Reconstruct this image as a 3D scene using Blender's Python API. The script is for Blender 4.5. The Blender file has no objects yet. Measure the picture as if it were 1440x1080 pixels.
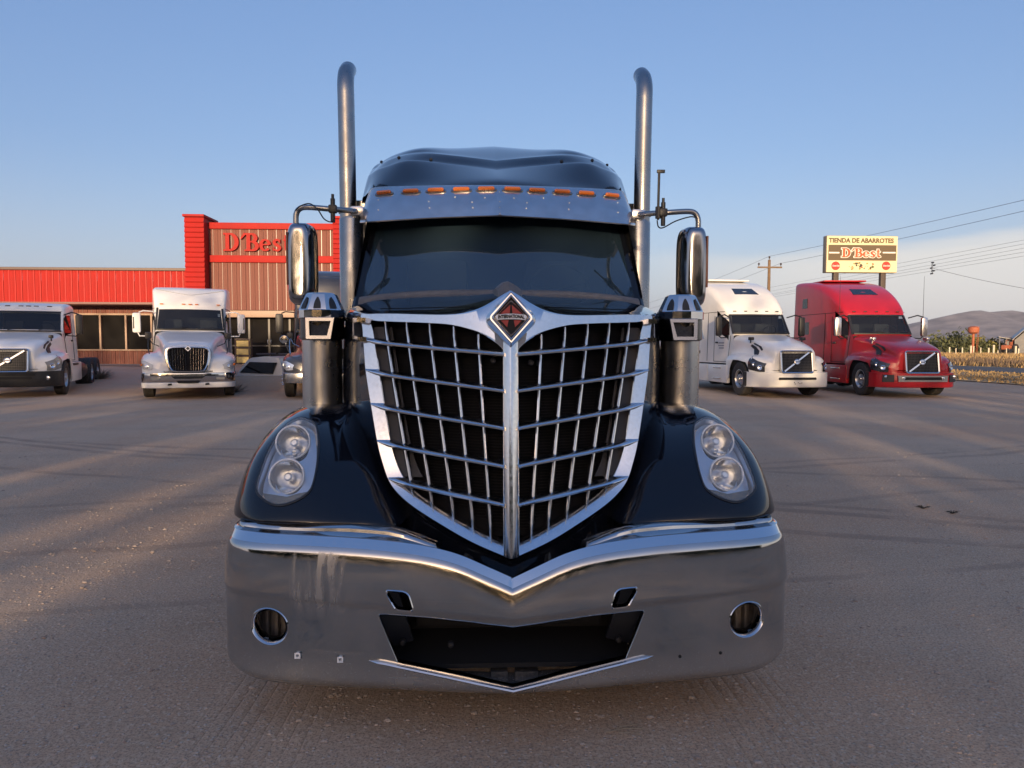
import bpy, bmesh, math, random
import numpy as np
from mathutils import Vector, Matrix
from mathutils.geometry import delaunay_2d_cdt

random.seed(7); np.random.seed(7)
R = math.radians
SC = bpy.context.scene
COL = SC.collection

# ------------------------------------------------------------------ camera
CAM_LOC = np.array([-0.128, 0.0, 1.6])
YAW, PITCH, ROLL, FPX = R(2.5), R(3.1), R(0.15), 1000.0     # yaw to the right, pitch down, focal length in 1440-px units
fw = np.array([math.sin(YAW)*math.cos(PITCH), math.cos(YAW)*math.cos(PITCH), -math.sin(PITCH)])
r0 = np.array([math.cos(YAW), -math.sin(YAW), 0.0])
u0 = np.cross(r0, fw)
RT = r0*math.cos(ROLL) + u0*math.sin(ROLL)
UP = u0*math.cos(ROLL) - r0*math.sin(ROLL)
cam = bpy.data.cameras.new('camera')
cam.sensor_width = 36.0
cam.lens = FPX/1440.0*36.0
cam.clip_start, cam.clip_end = 0.05, 20000.0
camo = bpy.data.objects.new('camera', cam)
camo.matrix_world = Matrix(((RT[0], UP[0], -fw[0], CAM_LOC[0]), (RT[1], UP[1], -fw[1], CAM_LOC[1]),
                            (RT[2], UP[2], -fw[2], CAM_LOC[2]), (0, 0, 0, 1)))
COL.objects.link(camo)
SC.camera = camo

# ------------------------------------------------------------------ sky, sun, exposure
SUN_ELEV, SUN_AZ = R(7.0), R(188.2)       # azimuth clockwise from +Y
SKY_STRENGTH, SUN_STRENGTH, EXPOSURE = 0.15, 2.9, 1.17
w = bpy.data.worlds.new('World'); SC.world = w; w.use_nodes = True
nt = w.node_tree; nt.nodes.clear()
def wn(t, **kw):
    n = nt.nodes.new(t)
    for k, v in kw.items(): setattr(n, k, v)
    return n
sky = wn('ShaderNodeTexSky', sky_type='NISHITA', sun_disc=False, sun_elevation=SUN_ELEV, sun_rotation=SUN_AZ,
         altitude=1500.0, air_density=1.0, dust_density=10.0, ozone_density=1.6)
bg = wn('ShaderNodeBackground'); bg.inputs[1].default_value = SKY_STRENGTH
wo = wn('ShaderNodeOutputWorld')
tc = wn('ShaderNodeTexCoord'); sep = wn('ShaderNodeSeparateXYZ')
nt.links.new(tc.outputs['Generated'], sep.inputs[0])
def wmath(op, a, b=None):
    n = wn('ShaderNodeMath', operation=op)
    for i, v in enumerate((a, b)):
        if v is None: continue
        if isinstance(v, (int, float)): n.inputs[i].default_value = v
        else: nt.links.new(v, n.inputs[i])
    return n.outputs[0]
def wramp(x, lo, hi):
    n = wn('ShaderNodeMapRange', interpolation_type='SMOOTHSTEP')
    nt.links.new(x, n.inputs[0]); n.inputs[1].default_value = lo; n.inputs[2].default_value = hi
    return n.outputs[0]
# a low bank of thin pale cloud on the right hand side of the sky (direction based, so it goes on all round)
mp = wn('ShaderNodeMapping'); mp.inputs['Scale'].default_value = (1.6, 1.6, 11.0)
nt.links.new(tc.outputs['Generated'], mp.inputs[0])
nz = wn('ShaderNodeTexNoise'); nz.inputs['Scale'].default_value = 1.7; nz.inputs['Detail'].default_value = 6.0
nt.links.new(mp.outputs[0], nz.inputs['Vector'])
edge = wmath('ADD', sep.outputs['Z'], wmath('MULTIPLY', wmath('SUBTRACT', nz.outputs[0], 0.5), 0.10))
low = wmath('SUBTRACT', 1.0, wramp(edge, 0.100, 0.150))
side = wramp(sep.outputs['X'], 0.05, 0.50)
cloud = wmath('MULTIPLY', wmath('MULTIPLY', low, side), 0.92)
haze = wmath('MULTIPLY', wmath('SUBTRACT', 1.0, wramp(sep.outputs['Z'], -0.04, 0.26)), 0.40)
fac = wmath('MAXIMUM', cloud, haze)
mix = wn('ShaderNodeMix', data_type='RGBA')
SKYGAIN = (0.65, 0.54, 0.46, 1)     # white balance and density of the hazy sky
gain = wn('ShaderNodeMix', data_type='RGBA', blend_type='MULTIPLY'); gain.inputs[0].default_value = 1.0
nt.links.new(sky.outputs[0], gain.inputs[6]); gain.inputs[7].default_value = SKYGAIN
veil = wn('ShaderNodeMix', data_type='RGBA', blend_type='ADD'); veil.inputs[0].default_value = 1.0      # even high haze over the whole sky
nt.links.new(gain.outputs[2], veil.inputs[6]); veil.inputs[7].default_value = (0.06, 0.29, 0.94, 1)
nt.links.new(fac, mix.inputs[0]); nt.links.new(veil.outputs[2], mix.inputs[6])
mix.inputs[7].default_value = (2.55, 2.48, 2.36, 1)
nt.links.new(mix.outputs[2], bg.inputs[0])
nt.links.new(bg.outputs[0], wo.inputs[0])
sl = bpy.data.lights.new('sun', 'SUN'); sl.energy = SUN_STRENGTH; sl.angle = R(0.5); sl.color = (1.0, 0.74, 0.47)
so = bpy.data.objects.new('sun', sl)
sd = Vector((math.sin(SUN_AZ)*math.cos(SUN_ELEV), math.cos(SUN_AZ)*math.cos(SUN_ELEV), math.sin(SUN_ELEV)))
so.rotation_euler = sd.to_track_quat('Z', 'Y').to_euler(); so.location = (0, -20, 30)
COL.objects.link(so)
vs = SC.view_settings
vs.view_transform = 'Standard'; vs.look = 'None'; vs.exposure = EXPOSURE; vs.gamma = 1.0; vs.use_curve_mapping = False
SC.cycles.use_denoising = True
SC.cycles.max_bounces = 10; SC.cycles.glossy_bounces = 5; SC.cycles.transparent_max_bounces = 16
SC.cycles.sample_clamp_indirect = 8.0

# ------------------------------------------------------------------ measuring helpers (photo pixel <-> place)
def ray(px, py):
    return fw + (px-720.0)/FPX*RT - (py-540.0)/FPX*UP
def W(px, py, Y):                          # the point at distance Y that stands behind photo pixel px, py
    d = ray(px, py); t = (Y-CAM_LOC[1])/d[1]
    return CAM_LOC + d*t
def Gd(px, py, z=0.0):                     # the point on the ground
    d = ray(px, py); t = (z-CAM_LOC[2])/d[2]
    return CAM_LOC + d*t
def proj(P):
    P = np.asarray(P, float) - CAM_LOC
    z = P @ fw
    return np.stack([720 + FPX*(P @ RT)/z, 540 - FPX*(P @ UP)/z], -1)

# ------------------------------------------------------------------ materials
MATS = {}
def mat(name, color, rough=0.5, metal=0.0, coat=0.0, spec=0.5, noise=None, bump=None, emit=None, rvar=None):
    """noise=(scale, amount, second colour); bump=(scale, strength); rvar=(scale, amount) varies the roughness"""
    if name in MATS: return MATS[name]
    m = bpy.data.materials.new(name); m.use_nodes = True
    t = m.node_tree; b = t.nodes['Principled BSDF']
    b.inputs['Base Color'].default_value = (*color, 1); b.inputs['Roughness'].default_value = rough
    b.inputs['Metallic'].default_value = metal; b.inputs['Coat Weight'].default_value = coat
    b.inputs['Coat Roughness'].default_value = 0.03
    b.inputs['Specular IOR Level'].default_value = spec
    co = t.nodes.new('ShaderNodeTexCoord')
    def noi(scale, detail=5.0):
        n = t.nodes.new('ShaderNodeTexNoise'); n.inputs['Scale'].default_value = scale; n.inputs['Detail'].default_value = detail
        t.links.new(co.outputs['Object'], n.inputs['Vector']); return n
    if noise:
        n = noi(noise[0]); mx = t.nodes.new('ShaderNodeMix'); mx.data_type = 'RGBA'
        mr = t.nodes.new('ShaderNodeMapRange'); mr.inputs[1].default_value = 0.35; mr.inputs[2].default_value = 0.7
        mr.inputs[4].default_value = noise[1]
        t.links.new(n.outputs[0], mr.inputs[0]); t.links.new(mr.outputs[0], mx.inputs[0])
        mx.inputs[6].default_value = (*color, 1); mx.inputs[7].default_value = (*noise[2], 1)
        t.links.new(mx.outputs[2], b.inputs['Base Color'])
    if rvar:
        n = noi(rvar[0], 7.0); mr = t.nodes.new('ShaderNodeMapRange')
        mr.inputs[1].default_value = 0.4; mr.inputs[2].default_value = 0.75
        mr.inputs[3].default_value = rough; mr.inputs[4].default_value = rough + rvar[1]
        t.links.new(n.outputs[0], mr.inputs[0]); t.links.new(mr.outputs[0], b.inputs['Roughness'])
    if bump:
        n = noi(bump[0], 8.0); bp = t.nodes.new('ShaderNodeBump'); bp.inputs['Strength'].default_value = bump[1]
        bp.inputs['Distance'].default_value = 0.02
        t.links.new(n.outputs[0], bp.inputs['Height']); t.links.new(bp.outputs[0], b.inputs['Normal'])
    if emit:
        b.inputs['Emission Color'].default_value = (*color, 1); b.inputs['Emission Strength'].default_value = emit
    MATS[name] = m
    return m
def glass(name, tint, rough=0.0, haze=0.0, hazecol=(0.5, 0.5, 0.5), ior=1.5, gain=1.0):
    """thin sheet: tinted see-through, fresnel mirror, and a little diffuse haze"""
    if name in MATS: return MATS[name]
    m = bpy.data.materials.new(name); m.use_nodes = True; t = m.node_tree; t.nodes.clear()
    o = t.nodes.new('ShaderNodeOutputMaterial'); tr = t.nodes.new('ShaderNodeBsdfTransparent'); tr.inputs[0].default_value = (*tint, 1)
    gl = t.nodes.new('ShaderNodeBsdfAnisotropic'); gl.inputs['Roughness'].default_value = rough
    lw = t.nodes.new('ShaderNodeLayerWeight'); lw.inputs[0].default_value = 0.5      # Schlick's curve, alike on both faces of the sheet
    pw = t.nodes.new('ShaderNodeMath'); pw.operation = 'POWER'; pw.inputs[1].default_value = 5.0; t.links.new(lw.outputs['Facing'], pw.inputs[0])
    f0 = ((ior-1)/(ior+1))**2
    ma = t.nodes.new('ShaderNodeMath'); ma.operation = 'MULTIPLY_ADD'; ma.inputs[1].default_value = 1-f0; ma.inputs[2].default_value = f0; t.links.new(pw.outputs[0], ma.inputs[0])
    ml = t.nodes.new('ShaderNodeMath'); ml.operation = 'MULTIPLY'; ml.inputs[1].default_value = gain; ml.use_clamp = True
    t.links.new(ma.outputs[0], ml.inputs[0])
    mx = t.nodes.new('ShaderNodeMixShader'); t.links.new(ml.outputs[0], mx.inputs[0])
    t.links.new(tr.outputs[0], mx.inputs[1]); t.links.new(gl.outputs[0], mx.inputs[2])
    last = mx
    if haze:
        df = t.nodes.new('ShaderNodeBsdfDiffuse'); df.inputs[0].default_value = (*hazecol, 1)
        m2 = t.nodes.new('ShaderNodeMixShader'); m2.inputs[0].default_value = haze
        t.links.new(mx.outputs[0], m2.inputs[1]); t.links.new(df.outputs[0], m2.inputs[2]); last = m2
    t.links.new(last.outputs[0], o.inputs[0])
    MATS[name] = m
    return m

M_CHROME = mat('chrome', (0.60, 0.60, 0.61), 0.06, 1.0, bump=(9.0, 0.012), rvar=(14, 0.10))
M_CHROME_OLD = mat('weathered chrome', (0.80, 0.80, 0.81), 0.13, 1.0, noise=(70, 0.25, (0.60, 0.60, 0.60)), rvar=(60, 0.12), bump=(50, 0.012))
M_LIP = mat('lightened lip chrome', (0.74, 0.74, 0.75), 0.05, 1.0, rvar=(14, 0.06))  # lighter copy of the bumper chrome, keeps the lip's sky reflection bright
M_DCHROME = mat('dark chrome shell', (0.36, 0.36, 0.375), 0.10, 1.0, bump=(5.0, 0.02), rvar=(12, 0.10))
M_STACK = mat('dull stack steel', (0.36, 0.36, 0.355), 0.26, 1.0, rvar=(10, 0.14), bump=(7, 0.02), noise=(9, 0.4, (0.27, 0.265, 0.26)))
M_STEEL = mat('polished steel', (0.60, 0.59, 0.575), 0.27, 1.0, rvar=(9, 0.08), bump=(4, 0.006), noise=(6, 0.3, (0.52, 0.50, 0.48)))
M_STAINLESS = mat('stainless sheet', (0.74, 0.70, 0.67), 0.26, 1.0, noise=(11, 0.45, (0.52, 0.50, 0.49)))
M_BLACK = mat('black paint', (0.006, 0.0075, 0.012), 0.3, 0.0, coat=1.0, spec=0.0, rvar=(6, 0.12), bump=(160, 0.004))
M_PLASTIC = mat('black plastic', (0.014, 0.014, 0.015), 0.45, noise=(30, 0.5, (0.028, 0.027, 0.026)))
M_COWL = mat('faded grey plastic', (0.11, 0.105, 0.102), 0.6, noise=(25, 0.8, (0.17, 0.155, 0.145)))
M_BUMPER = None
M_DARK = mat('dark underside', (0.008, 0.008, 0.009), 0.8)
M_MESH = mat('black radiator mesh', (0.004, 0.0042, 0.006), 0.7, spec=0.2)
M_PANELGREY = mat('dark grey shroud', (0.022, 0.022, 0.026), 0.5)
M_RUBBER = mat('tyre rubber', (0.022, 0.021, 0.020), 0.8, noise=(20, 0.7, (0.06, 0.052, 0.045)))
M_AMBER = mat('amber lens', (0.62, 0.16, 0.02), 0.25, coat=0.5)
M_REDLENS = mat('red reflector', (0.28, 0.03, 0.02), 0.3, coat=0.4)
M_SILVER = mat('silver reflector', (0.78, 0.79, 0.82), 0.12, 1.0)
M_SILVERMATT = mat('silver bezel', (0.80, 0.82, 0.86), 0.30, 0.85)
M_WHITERING = mat('white light ring', (0.80, 0.81, 0.82), 0.3)
M_LENS = glass('clear lens', (0.93, 0.95, 0.95), 0.02, 0.17, (0.66, 0.66, 0.64))
M_SHIELD = glass('windscreen glass', (0.24, 0.29, 0.32), 0.0, 0.085, (0.20, 0.36, 0.52), 1.5, 4.0)  # blue haze colour paints in the sky's sheen on the glass
M_CABGLASS = glass('truck window glass', (0.40, 0.45, 0.48), 0.0, 0.03, (0.35, 0.35, 0.35), 1.5, 1.4)
M_DARKGLASS = mat('dark tinted glass', (0.010, 0.011, 0.012), 0.03, coat=0.0, spec=0.7)
M_WHITEP = mat('white truck paint', (0.80, 0.80, 0.78), 0.3, coat=0.4, noise=(2.2, 0.6, (0.68, 0.665, 0.63)))
M_WHITEP2 = mat('creamy white truck paint', (0.82, 0.80, 0.74), 0.3, coat=0.4, noise=(2.2, 0.6, (0.70, 0.68, 0.61)))
M_REDP = mat('red truck paint', (0.44, 0.013, 0.020), 0.32, coat=0.3, noise=(2.2, 0.5, (0.33, 0.013, 0.020)))
M_NAVYP = mat('dark slate truck paint', (0.03, 0.033, 0.045), 0.3, coat=0.7)
M_INTERIOR = mat('cab interior', (0.02, 0.021, 0.023), 0.8)
M_SEAT = mat('grey seat cloth', (0.10, 0.10, 0.105), 0.9)
M_RED = mat('red painted metal', (0.40, 0.022, 0.018), 0.55, spec=0.12, noise=(1.2, 0.7, (0.31, 0.024, 0.020)))
M_MAROON = mat('maroon ribbed metal', (0.20, 0.082, 0.064), 0.6, 0.0, spec=0.15, noise=(2.5, 0.5, (0.22, 0.088, 0.068)))
M_REDRIB = mat('red rib glint', (0.56, 0.03, 0.025), 0.30, spec=0.6)
M_MAROONRIB = mat('maroon rib glint', (0.22, 0.10, 0.075), 0.30, spec=0.8)
M_BROWNTRIM = mat('brown metal trim', (0.10, 0.06, 0.05), 0.5)
M_TAN = mat('tan window frame', (0.36, 0.24, 0.17), 0.5)
def bumper_chrome():
    """chrome with road film, a scraped smear on one side and fine scratches"""
    m = bpy.data.materials.new('bumper chrome'); m.use_nodes = True; t = m.node_tree; b = t.nodes['Principled BSDF']; N = t.nodes.new; L = t.links.new
    co = N('ShaderNodeTexCoord')
    def noi(scale, vec=None, det=6.0):
        n = N('ShaderNodeTexNoise'); n.inputs['Scale'].default_value = scale; n.inputs['Detail'].default_value = det; L(vec or co.outputs['Object'], n.inputs['Vector']); return n.outputs[0]
    def mr(x, a, c, lo=0.0, hi=1.0):
        n = N('ShaderNodeMapRange'); n.interpolation_type = 'SMOOTHSTEP'; L(x, n.inputs[0])
        for i, v in ((1, a), (2, c), (3, lo), (4, hi)): n.inputs[i].default_value = v
        return n.outputs[0]
    def mul(a, c, op='MULTIPLY'):
        n = N('ShaderNodeMath'); n.operation = op
        for i, v in ((0, a), (1, c)):
            if isinstance(v, (int, float)): n.inputs[i].default_value = v
            else: L(v, n.inputs[i])
        return n.outputs[0]
    sp = N('ShaderNodeSeparateXYZ'); L(co.outputs['Object'], sp.inputs[0])
    st = N('ShaderNodeMapping'); st.inputs['Scale'].default_value = (30, 30, 2.0); L(co.outputs['Object'], st.inputs[0])
    hz = N('ShaderNodeMapping'); hz.inputs['Scale'].default_value = (2, 2, 60); L(co.outputs['Object'], hz.inputs[0])
    box = mul(mul(mr(sp.outputs[0], -0.92, -0.86), mr(sp.outputs[0], -0.66, -0.70)), mul(mr(sp.outputs[2], 0.47, 0.58), mr(sp.outputs[2], 0.775, 0.74)))
    smear = mul(box, mr(noi(1.0, st.outputs[0]), 0.36, 0.66))
    film = mul(mr(noi(5.0), 0.40, 0.75), 0.10)
    low = mul(mr(sp.outputs[2], 0.40, 0.24), 0.16)
    lines = mul(mr(noi(1.0, hz.outputs[0], 3.0), 0.62, 0.70), 0.05)
    spots = mul(mr(noi(230.0, None, 2.0), 0.66, 0.72), 0.25)
    dirt = mul(mul(mul(smear, 0.42), film, 'ADD'), mul(mul(low, lines, 'ADD'), mul(spots, 0.5), 'ADD'), 'ADD')
    mx = N('ShaderNodeMix'); mx.data_type = 'RGBA'; L(dirt, mx.inputs[0]); mx.inputs[6].default_value = (0.50, 0.50, 0.50, 1); mx.inputs[7].default_value = (0.27, 0.22, 0.175, 1)
    L(mx.outputs[2], b.inputs['Base Color'])
    mt = N('ShaderNodeMath'); mt.operation = 'SUBTRACT'; mt.inputs[0].default_value = 1.0; L(dirt, mt.inputs[1]); L(mt.outputs[0], b.inputs['Metallic'])
    L(mul(mul(dirt, 0.9), 0.07, 'ADD'), b.inputs['Roughness'])
    bp = N('ShaderNodeBump'); bp.inputs['Strength'].default_value = 0.02; bp.inputs['Distance'].default_value = 0.02
    L(mul(noi(5.0, None, 2.0), mul(noi(70.0), 0.06), 'ADD'), bp.inputs['Height']); L(bp.outputs[0], b.inputs['Normal'])
    return m
M_BUMPER = bumper_chrome()
M_YELLOWISH = mat('pale yellow goods', (0.55, 0.42, 0.16), 0.6)
# ------------------------------------------------------------------ mesh builder
OFF = np.zeros(3)                          # the base point of the thing being built in place
class MB:
    def __init__(s): s.V = []; s.F = []; s.M = []; s.n = 0
    def add(s, V, F, mi=0):
        V = np.asarray(V, float).reshape(-1, 3)
        s.V.append(V)
        for f in F: s.F.append(tuple(int(i)+s.n for i in f)); s.M.append(mi)
        s.n += len(V); return s
    def grid(s, P, closed_u=False, closed_v=False, mi=0):
        P = np.asarray(P, float); v, u = P.shape[:2]; F = []
        for j in range(v if closed_v else v-1):
            for i in range(u if closed_u else u-1):
                a = j*u+i; b = j*u+(i+1) % u; c = ((j+1) % v)*u+(i+1) % u; d = ((j+1) % v)*u+i
                F.append((a, b, c, d))
        return s.add(P.reshape(-1, 3), F, mi)
    def box(s, c, size, rot=None, mi=0, bev=0.0):
        h = np.array(size)/2.0
        if bev <= 0:
            V = np.array([[x, y, z] for x in (-1, 1) for y in (-1, 1) for z in (-1, 1)])*h
            F = [(0, 1, 3, 2), (4, 6, 7, 5), (0, 4, 5, 1), (2, 3, 7, 6), (0, 2, 6, 4), (1, 5, 7, 3)]
        else:
            b = min(bev, min(h)*0.9)
            bm = bmesh.new(); bmesh.ops.create_cube(bm, size=1.0)
            for q in bm.verts: q.co = Vector((q.co.x*size[0], q.co.y*size[1], q.co.z*size[2]))
            bmesh.ops.bevel(bm, geom=bm.edges[:], offset=b, segments=2, profile=0.6, affect='EDGES')
            bm.verts.ensure_lookup_table()
            V = np.array([q.co[:] for q in bm.verts]); F = [[q.index for q in f.verts] for f in bm.faces]; bm.free()
        if rot is not None: V = V @ np.array(rot).T
        return s.add(V+np.array(c), F, mi)
    def tube(s, path, r, n=12, caps=True, mi=0, closed=False):
        P = np.asarray(path, float); k = len(P)
        rr = np.full(k, r) if np.isscalar(r) else np.asarray(r, float)
        T = np.gradient(P, axis=0) if not closed else np.roll(P, -1, 0)-np.roll(P, 1, 0)
        T /= np.linalg.norm(T, axis=1)[:, None]+1e-12
        nrm = np.cross(T[0], [0, 0, 1.0])
        if np.linalg.norm(nrm) < 1e-3: nrm = np.cross(T[0], [1.0, 0, 0])
        nrm /= np.linalg.norm(nrm); rings = []
        for i in range(k):
            nrm = nrm-T[i]*(nrm @ T[i]); nrm /= np.linalg.norm(nrm)+1e-12
            b = np.cross(T[i], nrm)
            a = np.arange(n)*2*math.pi/n
            rings.append(P[i]+rr[i]*(np.cos(a)[:, None]*nrm+np.sin(a)[:, None]*b))
        s.grid(np.array(rings), closed_u=True, closed_v=closed, mi=mi)
        if caps and not closed:
            base = s.n-k*n
            s.F.append(tuple(base+i for i in range(n))[::-1]); s.M.append(mi)
            s.F.append(tuple(base+(k-1)*n+i for i in range(n))); s.M.append(mi)
        return s
    def lathe(s, prof, c=(0, 0, 0), axis=(0, 0, 1), n=32, mi=0, a0=0.0, a1=2*math.pi, phase=0.0):
        ax = np.array(axis, float); ax /= np.linalg.norm(ax)
        e1 = np.cross(ax, [0, 0, 1.0])
        if np.linalg.norm(e1) < 1e-3: e1 = np.array([1.0, 0, 0])
        e1 /= np.linalg.norm(e1); e2 = np.cross(ax, e1)
        full = abs(a1-a0-2*math.pi) < 1e-6
        a = np.linspace(a0, a1, n, endpoint=not full)+phase
        P = np.array([[np.array(c)+ax*h+rad*(math.cos(t)*e1+math.sin(t)*e2) for t in a] for rad, h in prof])
        return s.grid(P, closed_u=full, mi=mi)
    def prism(s, poly, o, e1, e2, dep, mi=0, bev=0.0):
        """2-D outline in the frame (o; e1, e2), thickened by the vector dep"""
        o = np.array(o, float); e1 = np.array(e1, float); e2 = np.array(e2, float); dep = np.array(dep, float)
        q = np.array(poly, float); n = len(q)
        A = o+q[:, :1]*e1+q[:, 1:]*e2
        if bev > 0:
            cen = q.mean(0); q2 = q-(q-cen)/np.linalg.norm(q-cen, axis=1)[:, None]*bev
            L = np.linalg.norm(dep); B = A+dep*(1-bev/L); C = o+q2[:, :1]*e1+q2[:, 1:]*e2+dep
            V = np.vstack([A, B, C])
            F = [(i, (i+1) % n, n+(i+1) % n, n+i) for i in range(n)]+[(n+i, n+(i+1) % n, 2*n+(i+1) % n, 2*n+i) for i in range(n)]
            F += [tuple(range(n))[::-1], tuple(range(2*n, 3*n))]
        else:
            V = np.vstack([A, A+dep]); F = [(i, (i+1) % n, n+(i+1) % n, n+i) for i in range(n)]+[tuple(range(n))[::-1], tuple(range(n, 2*n))]
        return s.add(V, F, mi)
    def sweep(s, path, sec, side, depth, mi=0, scale=None):
        """closed section [(a, b)] with a along side and b along depth, moved along the path"""
        P = np.asarray(path, float); sd = np.asarray(side, float); dp = np.asarray(depth, float)
        sc = np.ones((len(P), 2)) if scale is None else np.asarray(scale, float)
        rings = np.array([[P[i]+a*sc[i, 0]*sd+b*sc[i, 1]*dp for a, b in sec] for i in range(len(P))])
        s.grid(rings, closed_u=True, mi=mi); m = len(sec); base = s.n-len(P)*m
        s.F.append(tuple(base+i for i in range(m))[::-1]); s.M.append(mi)
        s.F.append(tuple(base+(len(P)-1)*m+i for i in range(m))); s.M.append(mi)
        return s
    def mirror(s):
        """a copy mirrored across the plane X = 0"""
        o = MB(); o.V = [v*np.array([-1, 1, 1]) for v in s.V]; o.F = [f[::-1] for f in s.F]; o.M = s.M[:]; o.n = s.n; return o
    def join(s, o):
        s.V += o.V; s.F += [tuple(i+s.n for i in f) for f in o.F]; s.M += o.M; s.n += o.n; return s
    def both(s): return s.join(s.mirror())
    def build(s, name, m, parent=None, smooth=35, fix=False):
        me = bpy.data.meshes.new(name)
        V = np.vstack(s.V)-OFF
        me.from_pydata(V.tolist(), [], s.F)
        for q in (m if isinstance(m, (list, tuple)) else [m]): me.materials.append(q)
        if any(s.M): me.polygons.foreach_set('material_index', s.M)
        if fix:
            bm = bmesh.new(); bm.from_mesh(me); bmesh.ops.recalc_face_normals(bm, faces=bm.faces[:]); bm.to_mesh(me); bm.free()
        if smooth:
            me.shade_smooth()
            if smooth < 180: me.set_sharp_from_angle(angle=R(smooth))
        me.update()
        o = bpy.data.objects.new(name, me); COL.objects.link(o)
        if parent is not None: o.parent = parent
        return o
def tag(o, label=None, cat=None, group=None, kind=None):
    for k, v in (('label', label), ('category', cat), ('group', group), ('kind', kind)):
        if v: o[k] = v
    return o
def empty(name, loc, rz=0.0, label=None, cat=None, group=None):
    o = bpy.data.objects.new(name, None); COL.objects.link(o)
    o.location = loc; o.rotation_euler = (0, 0, rz); o.empty_display_size = 0.3
    return tag(o, label, cat, group)
def copy_tree(o, parent=None):
    c = o.copy(); COL.objects.link(c)
    if parent is not None: c.parent = parent
    for ch in list(o.children): copy_tree(ch, c)
    return c
def put(src, name, parent, loc=(0, 0, 0), rz=0.0, sc=None):   # another object that shares the mesh of src
    o = bpy.data.objects.new(name, src.data); COL.objects.link(o); o.parent = parent
    o.location = loc; o.rotation_euler = (0, 0, rz)
    if sc: o.scale = sc
    return o

# ------------------------------------------------------------------ smooth curves and surfaces
def cr(P, n):                              # a Catmull-Rom curve through the points P
    P = np.asarray(P, float); k = len(P)
    t = np.linspace(0, k-1, n); i = np.minimum(t.astype(int), k-2); f = (t-i)[:, None]
    E = np.vstack([2*P[:1]-P[1:2], P, 2*P[-1:]-P[-2:-1]])
    a, b, c, d = E[i], E[i+1], E[i+2], E[i+3]
    return 0.5*(2*b+(c-a)*f+(2*a-5*b+4*c-d)*f**2+(3*b-a-3*c+d)*f**3)
class Surf:
    """a smooth surface through a net of points C[v][u]; u, v run from 0 to 1"""
    def __init__(s, C):
        C = np.asarray(C, float)
        C = np.concatenate([2*C[:1]-C[1:2], C, 2*C[-1:]-C[-2:-1]], 0)
        s.C = np.concatenate([2*C[:, :1]-C[:, 1:2], C, 2*C[:, -1:]-C[:, -2:-1]], 1)
        s.nv, s.nu = s.C.shape[0]-2, s.C.shape[1]-2
    def __call__(s, u, v):
        u = np.clip(np.asarray(u, float), 0, 1)*(s.nu-1); v = np.clip(np.asarray(v, float), 0, 1)*(s.nv-1)
        i = np.minimum(u.astype(int), s.nu-2); j = np.minimum(v.astype(int), s.nv-2); f = u-i; g = v-j
        def wt(f): return np.stack([-f+2*f**2-f**3, 2-5*f**2+3*f**3, f+4*f**2-3*f**3, -f**2+f**3], -1)*0.5
        wu, wv = wt(f), wt(g); out = 0
        for a in range(4):
            for b in range(4):
                out = out+s.C[j+a, i+b]*(wv[..., a]*wu[..., b])[..., None]
        return out
    def grid(s, nu, nv, u0=0, u1=1, v0=0, v1=1):
        U, Vv = np.meshgrid(np.linspace(u0, u1, nu), np.linspace(v0, v1, nv)); return s(U, Vv)
    def normal(s, u, v):
        e = 1e-3
        n = np.cross(s(np.asarray(u)+e, v)-s(np.asarray(u)-e, v), s(u, np.asarray(v)+e)-s(u, np.asarray(v)-e))
        return n/(np.linalg.norm(n, axis=-1, keepdims=True)+1e-12)
def invert(S, pix, n=90):                  # surface parameters that appear at the given photo pixels
    U, V = np.meshgrid(np.linspace(0, 1, n), np.linspace(0, 1, n)); Q = proj(S(U, V).reshape(-1, 3)); out = []
    uu, vv = U.ravel(), V.ravel()
    for p in np.atleast_2d(pix):
        k = np.argmin(((Q-p)**2).sum(1)); x = np.array([uu[k], vv[k]])
        for _ in range(12):
            f = proj(S(x[0], x[1]))-p; e = 1e-4
            J = np.stack([(proj(S(x[0]+e, x[1]))-f-p)/e, (proj(S(x[0], x[1]+e))-f-p)/e], 1)
            try: dx = np.linalg.solve(J, f)
            except np.linalg.LinAlgError: break
            x = np.clip(x-np.clip(dx, -.05, .05), 0.001, 0.999)
        out.append(x)
    return np.array(out)
def inside(P, poly):
    x, y = P[:, 0], P[:, 1]; q = np.asarray(poly); r = np.zeros(len(P), bool); j = len(q)-1
    for i in range(len(q)):
        c = (q[i, 1] > y) != (q[j, 1] > y)
        r ^= c & (x < (q[j, 0]-q[i, 0])*(y-q[i, 1])/(q[j, 1]-q[i, 1]+1e-15)+q[i, 0]); j = i
    return r
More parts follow.
